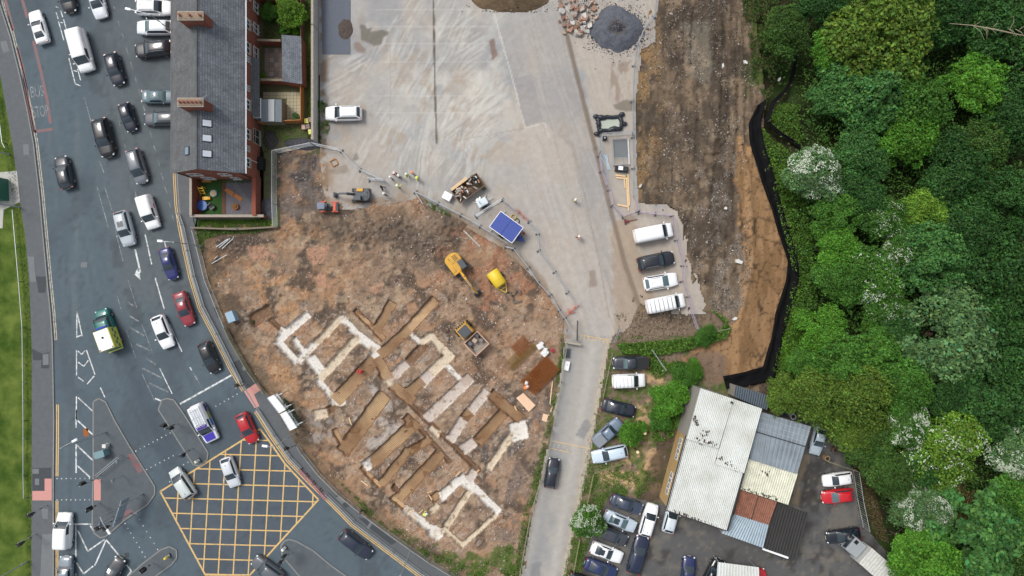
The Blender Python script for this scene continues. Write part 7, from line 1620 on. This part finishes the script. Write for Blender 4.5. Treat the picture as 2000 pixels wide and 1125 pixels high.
for i, kw in enumerate((dict(lobes=30, leaf=.125), dict(lobes=34, lob=(.2,.36), leaf=.12), dict(lobes=16, lob=(.30,.46), leaf=.12), dict(lobes=44, lob=(.15,.27), leaf=.16), dict(lobes=20, shag=.5, leaf=.115), dict(lobes=30, lob=(.18,.4), leaf=.12, shag=.3))):
    d, info = crown(100+i, **kw); SH.append((cmesh('crown', d, LM['mid']), info))
def blossom(info, seed, n=2000, th=.53):
    g = np.random.default_rng(seed); cs, rs = info; top = g.choice(len(cs), max(4, len(cs)//2), replace=False); pk = top[g.integers(0, len(top), n)]
    d = g.normal(size=(n, 3)); d[:, 2] = np.abs(d[:, 2])+.2; d /= np.linalg.norm(d, axis=1, keepdims=True)
    P = cs[pk]+d*(rs[pk]*1.06)[:, None]*np.array([1,1,.75]); b = fbm(P[:, 0]*1.4, P[:, 1]*1.4, 3, seed); P += d*((b-.5)*1.0)[:, None]
    k = fbm(P[:, 0]*1.1, P[:, 1]*1.1, 3, seed+3) > th; P, d = P[k], d[k]; t = g.uniform(.75, 1.1, (len(P), 1))*np.ones((1, 3))
    return leaves(P, d+np.array([0,0,.6])+g.normal(size=P.shape)*.4, g.uniform(.06, .15, len(P)), t, g, .7)
BLS = [cmesh('blossom', blossom(SH[i][1], 50+i), LM['white']) for i in range(6)]
BLS2 = [cmesh('blossom', blossom(SH[i][1], 70+i, 5200, .42), LM['white']) for i in range(6)]
BARK = mat('bark', C(92,80,66), .95, noise=.25, nscale=6)
def trunk_mesh(seed):
    rr = random.Random(seed); mb = MB(); mb.tube([(0,0,-.3),(.05,0,1.5),(0,.08,3.6)], [.28,.2,.13], 8)
    for k in range(6):
        a = k*1.05+rr.random(); h = rr.uniform(1.6,3.2); e = Vector((math.cos(a)*2.4, math.sin(a)*2.4, h+2.0)); m_ = Vector((math.cos(a)*.9, math.sin(a)*.9, h+.9)); mb.tube([(0,.02,h), m_, e], [.11,.08,.03], 6)
    return mb.mesh('trunk', True)
TRK_ = [trunk_mesh(i) for i in range(3)]
for t in TRK_: t.materials.append(BARK)
_tn = [0]
def tree(px, py, rpx, col, label, shape=None, h=None, bl=0, name='tree', cat='tree', group='trees of the wood'):
    i = _tn[0]; _tn[0] += 1; sh = (i*5+i//6) % 6 if shape is None else shape; r = rpx/S
    h = h or min(11, 4.2+r*1.15); g = PZ(px, py); top = g.z+h*.72
    x, y = W(px, py, top); gg = Vector((x, y, float(gz(1000+x*S, 562.5-y*S)))); sc = r/4.0*(1.06 if name == 'shrub' else 1.16)
    t = thing(name, label, cat, gg, random.uniform(0, 6.28), group)
    o = put('trunk', TRK_[i % 3], BARK, t); o.scale = (sc, sc, h/9.0); c = put('crown', SH[sh][0], LM[col], t)
    zs = sc*.95; c.scale = (sc, sc*random.uniform(.92,1.08), zs); c.location = (0, 0, max(.1, h-5.0*zs-.6*sc))
    if bl: b = put('blossom', (BLS2 if bl > 1 else BLS)[sh], LM['white'], t); b.scale = c.scale; b.location = c.location
    return t
TREES = [
 (1715,62,98,'olive','broad olive-green tree at the top of the wood beside the silt fence',2),(1632,95,42,'bright','small bright green tree at the wood edge right of the silt fence',0),(1692,178,74,'blue','blue-green tree directly below the broad olive one',1),
 (1778,196,66,'mid','mid green tree between the blue-green tree and the bright lobed one',4),(1903,168,60,'bright','bright green lobed tree in the upper right of the wood',3),(1848,22,62,'dark','dark green tree at the top edge right of the olive one',5),
 (1955,40,66,'dark','dark green tree in the top right corner',1),(1985,222,58,'dark','dull dark tree at the right edge below the top corner',4),(1628,190,38,'blue','small blue-green tree at the left of the upper wood',1),
 (1762,272,58,'bright','fresh green tree speckled white in the upper middle wood',5),(1682,300,50,'blue','narrow blue-green tree right of the flecked hawthorn',4),(1594,345,52,'grey','large flecked hawthorn closest to the black membrane',5,2),
 (1632,425,46,'mid','mid green tree just below the large flecked hawthorn',1),(1668,392,44,'dark','dark tree behind the large flecked hawthorn',0),(1716,424,40,'mid','small hawthorn with white top in the middle of the wood',4,1),
 (1806,424,44,'yellow','yellow-green rounded tree in the middle of the wood',0),(1744,498,38,'mid','white-flowering hawthorn left of the big grey-green tree',5,2),(1812,508,70,'blue','upper grey-green tree of the big pair',1),
 (1848,655,92,'grey','biggest rounded grey-green tree of the wood',1),(1686,548,52,'mid','mid green tree with a few pale tips left of the grey-green pair',0,1),(1628,486,40,'bright','bright green tree at the bend of the membrane',2),
 (1642,548,46,'mid','mid green tree below the bright one at the membrane bend',5),(1722,598,36,'mid','hawthorn with white sprays left of the biggest rounded tree',4,1),(1945,560,78,'dark','dark green tree at the right edge level with the biggest one',4),
 (1890,455,60,'dark','dark tree right of the yellow-green one',5),(1958,392,62,'dark','dark tree at the right edge above the middle',1),(1960,670,74,'dark','deep green tree at the right edge below the middle',0),
 (1598,640,40,'bright','light green tree beside the lower membrane',0),(1645,718,58,'mid','mid green tree above the olive trees by the garage',1),(1704,690,52,'mid','mid green tree left of the biggest rounded tree, lower side',3),
 (1685,790,62,'olive','olive tree with long sprays right of the garage',4),(1768,765,54,'mid','mid green tree below the biggest rounded tree',5),(1762,838,44,'mid','hawthorn with dense white sprays in the lower wood',5,2),
 (1852,880,62,'yellow','yellow-green tree in the middle of the lower wood',4,1),(1930,780,70,'dark','dark tree right of the yellow-green one in the lower wood',1),(1982,872,50,'grey','pale white-flowering tree at the right edge of the lower wood',0,2),
 (1800,1000,44,'grey','hawthorn thick with white near the bottom of the wood',4,2),(1738,930,44,'scrub','dull scrub tree behind the mesh fence',5),(1910,1060,94,'blue','huge lobed blue-green tree in the lower right corner',3),
 (1812,1100,58,'bright','bright green tree at the bottom edge of the wood',1),(1975,985,60,'mid','mid green tree at the right edge above the huge corner tree',2),(1878,985,34,'brown','brownish tree above the huge corner tree',0),
 (1606,770,54,'olive','olive tree overhanging the dark canopy of the garage',4),(1530,772,32,'olive','small olive tree behind the garage canopy',1),(1672,846,38,'olive','olive tree overhanging the silver saloon',5),
 (1745,655,40,'dark','dark tree tucked beneath the left of the biggest rounded tree',2),(1566,705,26,'mid','small green tree at the lower end of the membrane',0),(1776,1062,34,'bright','bright bushy tree right of the box lorry',2),
 (1855,330,60,'dark','dark tree below the bright lobed one',4),(1905,290,52,'scrub','dull green tree between the bright lobed one and the right edge',1),(1850,770,44,'dark','dark tree in the shade under the biggest rounded tree',5),(1800,905,38,'dark','dark tree left of the lower yellow-green one',2),(1700,870,42,'scrub','scrubby tree between the olive trees and the lower hawthorn',0),
 (1535,60,40,'scrub','scrubby green tree at the top edge left of the silt fence',4),(2030,120,70,'dark','dark tree reaching in over the right edge near the top',0),(2040,760,70,'dark','dark tree reaching in over the right edge in the lower wood',2),(1600,15,42,'dark','dark tree at the top edge beside the silt fence',5),(1920,-40,60,'dark','dark tree reaching in over the top edge',3),
]
for t in TREES: tree(*t[:5], shape=t[5], bl=(t[6] if len(t) > 6 else 0))
# hawthorn and shrubs outside the wood
tree(1152,1022,30,'mid','white-flowering hawthorn between the lane and the forecourt',5,4.2,2,group='shrubs outside the wood'); bpy.data.objects
for x, y, r, c, lb in ((1312,782,36,'bright','bright green shrub left of the garage roof'),(1338,738,26,'mid','green shrub above the garage roof corner'),(1290,818,24,'mid','lower green shrub left of the garage'),(1238,845,28,'bright','cut-back shrub in front of the blue-grey pickup'),(1355,722,22,'bright','small bright shrub by the gate leaf'),
    (563,20,32,'yellow','large leafy shrub in the top back yard'),(524,18,18,'mid','smaller shrub beside the house in the top back yard'),(555,58,10,'bright','little bush above the slate outbuilding'),(579,60,10,'bright','second little bush above the slate outbuilding'),(510,152,11,'yellow','bushy plant in the paved back yard'),(497,420,8,'yellow','yellow-green bush in the corner of the front garden'),(576,228,8,'grey','pale flowering plant in the tiled back yard'),(1383,655,20,'mid','hedge shrub by the wire fence post')):
    tree(x, y, r, c, lb, h=max(.9, r/S*1.5), name='shrub', cat='shrub', group='shrubs outside the wood', shape=(x*3+y) % 6)
st_ = bpy.data.objects
for x, y, lb in ((1234,838,'pale cut stump in the shrub, upper left'),(1254,840,'pale cut stump right of the shrub'),(1226,856,'pale cut stump in the shrub, lower left'),(1240,876,'largest pale cut stump below the shrub')):
    g = thing('tree_stump', lb, 'stump', V(x, y, 0, 0), 0, 'cut stumps by the blue-grey pickup'); MB().tube([(0,0,0),(0,0,2.0)], .13, 9).build('stem', BARK, g); MB().tube([(0,0,2.0),(0,0,2.02)], .2, 10).build('cut_face', mat('cut_wood', C(226,208,160), .8), g)
# fallen bare branch on the canopy
p = V(1960, 48, 9.0); g = thing('bare_branch', 'long bare grey branch lying across the dark crowns at the upper right', 'branch', (p.x, p.y, 7.6)); rr = random.Random(4); BB = mat('bare_wood', C(150,140,116), .9)
MB().tube([(-5.5,.6,.2),(-3,.3,.4),(-.5,-.2,.5),(2.5,-.8,.4),(4,-.9,.2)], [.03,.06,.09,.07,.03], 6).build('stem', BB, g)
for k in range(14):
    x = rr.uniform(-3.5,3.5); a = rr.choice((-1,1))*rr.uniform(.5,1.2); L = rr.uniform(.8,2.2); MB().tube([(x,-.15*x*.5,.45),(x+L*.5*math.cos(a),-.15*x*.5+L*.5*math.sin(a),.6),(x+L*math.cos(a*1.2),-.15*x*.5+L*math.sin(a*1.2),.55)], [.035,.025,.01], 5).build('twig', BB, g)
# ------------------------------------------------------------------ low growth that nobody could count
def cover(name, poly, n, hgt, size, cols, seed, hf=None, dens=None, m='scrub', zoff=0.0, asp=.5):
    g = np.random.default_rng(seed); px, py = samp(poly, dens)(g, n); n = len(px)
    z = (hf(px, py) if hf is not None else np.zeros(n))+zoff; hh_ = hgt*(.3+1.2*fbm(px/12, py/12, 3, seed))*g.random(n)**.6
    P = np.stack([(px-1000)/S, (562.5-py)/S, z+hh_], -1); Nn = g.normal(size=(n, 3))*.6+np.array([0, 0, .8])
    c = np.array(cols)[g.integers(0, len(cols), n)]*g.uniform(.6, 1.3, (n, 1))*(.75+.6*fbm(px/18, py/18, 3, seed+3))[:, None]
    q, f, t = leaves(P, Nn, size*g.uniform(.5, 1.4, n), c, g, asp); me = npmesh(name, q, f, t); me.materials.append(LM['unit']); return tag(link(name, me), kind='stuff')
LM['unit'] = leafmat('low_growth', (1, 1, 1)); GN = [C(76,114,38), C(94,132,46), C(64,98,36), C(106,136,60)]; DGN = [C(58,94,38), C(70,106,42), C(50,80,34), C(86,108,50)]
WP = [(1500,-60),(1497,191),(1490,280),(1517,378),(1545,482),(1556,540),(1527,660),(1508,738),(1560,790),(1640,850),(1690,930),(1725,1010),(1780,1110),(1800,1200),(2120,1200),(2120,-60)]
SF = [(1580,0),(1571,40),(1557,97),(1550,144),(1538,172),(1511,199),(1497,236),(1521,259),(1548,276),(1562,292)]
cover('understorey', WP, 90000, 4.2, .17, [C(66,106,40), C(78,120,46), C(58,94,38), C(88,122,54)], 31, gz, lambda x, y: np.where(dline(x, y, SF) < 16, 0, 1)*sstep(1500, 1620, x+.0*y+60*(fbm(x/30, y/30, 3, 5)-.3)), asp=.8)
cover('understorey', [(1500,190),(1570,200),(1580,300),(1600,500),(1610,640),(1560,790),(1508,738),(1556,540),(1517,378),(1490,280)], 16000, .6, .13, GN+[C(104,146,48)], 32, gz, lambda x, y: np.where(dline(x, y, SF) < 9, 0, 1), asp=.8)
cover('bramble', [(1448,-40),(1580,-40),(1560,100),(1545,160),(1500,190),(1475,150),(1465,60)], 9000, .5, .14, DGN+[C(120,108,70)], 33, bank_h, lambda x, y: sstep(.36, .56, fbm(x/22, y/22, 4, 36)))
cover('hedge', [(1205,672),(1300,665),(1340,660),(1400,652),(1418,625),(1385,604),(1395,612),(1425,640),(1415,660),(1345,682),(1290,692),(1215,690)], 9000, .9, .15, GN, 34, bank_h, asp=.8)
cover('rough_grass', [(1248,690),(1300,690),(1360,720),(1370,745),(1330,840),(1300,860),(1270,860),(1300,760),(1265,720)], 7000, .5, .13, GN, 35, bank_h, lambda x, y: sstep(.40, .55, fbm(x/20, y/20, 4, 38)), asp=.7)
cover('rough_grass', [(1146,905),(1230,900),(1290,940),(1240,975),(1190,960),(1150,1060),(1120,1180),(1100,1125),(1126,1000)], 9000, .25, .10, GN, 36, bank_h, lambda x, y: sstep(.36, .54, fbm(x/16, y/16, 4, 39)))
cover('rough_grass', [(1196,690),(1180,800),(1150,905),(1142,905),(1170,790),(1186,690)], 900, .2, .09, GN, 37, bank_h)
cover('rough_grass', [(655,930),(690,962),(740,1005),(790,1042),(840,1075),(905,1100),(960,1098),(1000,1060),(1022,1100),(1000,1180),(930,1150),(840,1092),(720,1006)], 11000, .3, .12, GN, 38, site_h, lambda x, y: sstep(.36, .54, fbm(x/16, y/16, 4, 40)))
cover('rough_grass', [(1104,668),(1092,745),(1078,828),(1066,880),(1040,1000),(1020,1110),(1004,1110),(1022,1000),(1052,890),(1068,820),(1086,740),(1098,665)], 6500, .3, .11, GN, 39, lambda x, y: site_h(x, y)+.05, lambda x, y: sstep(.34, .52, fbm(x/14, y/14, 3, 41)))
cover('rough_grass', [(384,446),(470,450),(530,448),(500,456),(430,458),(402,470),(396,500),(390,480)], 2600, .3, .1, GN, 42, site_h); cover('rough_grass', [(828,388),(880,414),(880,424),(840,408)], 500, .2, .09, GN, 43, site_h)
cover('rough_grass', [(556,775),(572,790),(590,830),(576,836),(560,806)], 1200, .4, .12, DGN, 44, site_h); cover('ivy', [(620,195),(640,200),(645,250),(636,275),(622,275)], 900, .25, .1, GN, 45, lambda x, y: np.full_like(x, .05), lambda x, y: sstep(.4, .6, fbm(x/9, y/9, 3, 47)))
cover('rough_grass', [(515,40),(590,40),(590,68),(552,68),(550,84),(515,84)], 2200, .4, .11, DGN+[C(110,98,66)], 46); cover('rough_grass', [(516,246),(604,246),(612,276),(540,276),(520,300),(516,300)], 1500, .18, .09, GN+[C(128,112,80)], 48)
cover('garden_plants', [(390,348),(500,348),(500,358),(390,358)], 700, .5, .1, GN, 49); cover('rough_grass', [(386,430),(520,430),(530,442),(386,444)], 2200, .22, .09, GN, 50)
cover('alley_weeds', [(597,-20),(618,-20),(618,278),(600,278)], 3200, .15, .09, [C(60,84,34), C(84,98,44), C(70,72,40)], 51)
cover('dead_scrub', [(1655,880),(1690,900),(1720,1010),(1735,1060),(1710,1050),(1690,1000),(1672,930)], 3500, .5, .14, [C(126,108,80), C(104,90,66), C(88,92,50)], 52, gz, asp=.35)
cover('lush_growth', [(1545,600),(1580,600),(1590,680),(1560,720),(1530,720),(1530,660)], 6000, .5, .12, [C(116,160,44), C(98,146,42), C(84,128,40)], 56, gz, asp=.8)
# grass blades that break the lawn's edge
cover('lawn_tufts', [(-5,150),(25,285),(40,400),(58,550),(63,680),(63,1125),(52,1125),(50,680),(44,550),(26,400),(10,285),(-20,150)], 5200, .10, .08, [C(60,88,32), C(76,98,40)], 53, zoff=.10)
# vehicle ruts and twigs
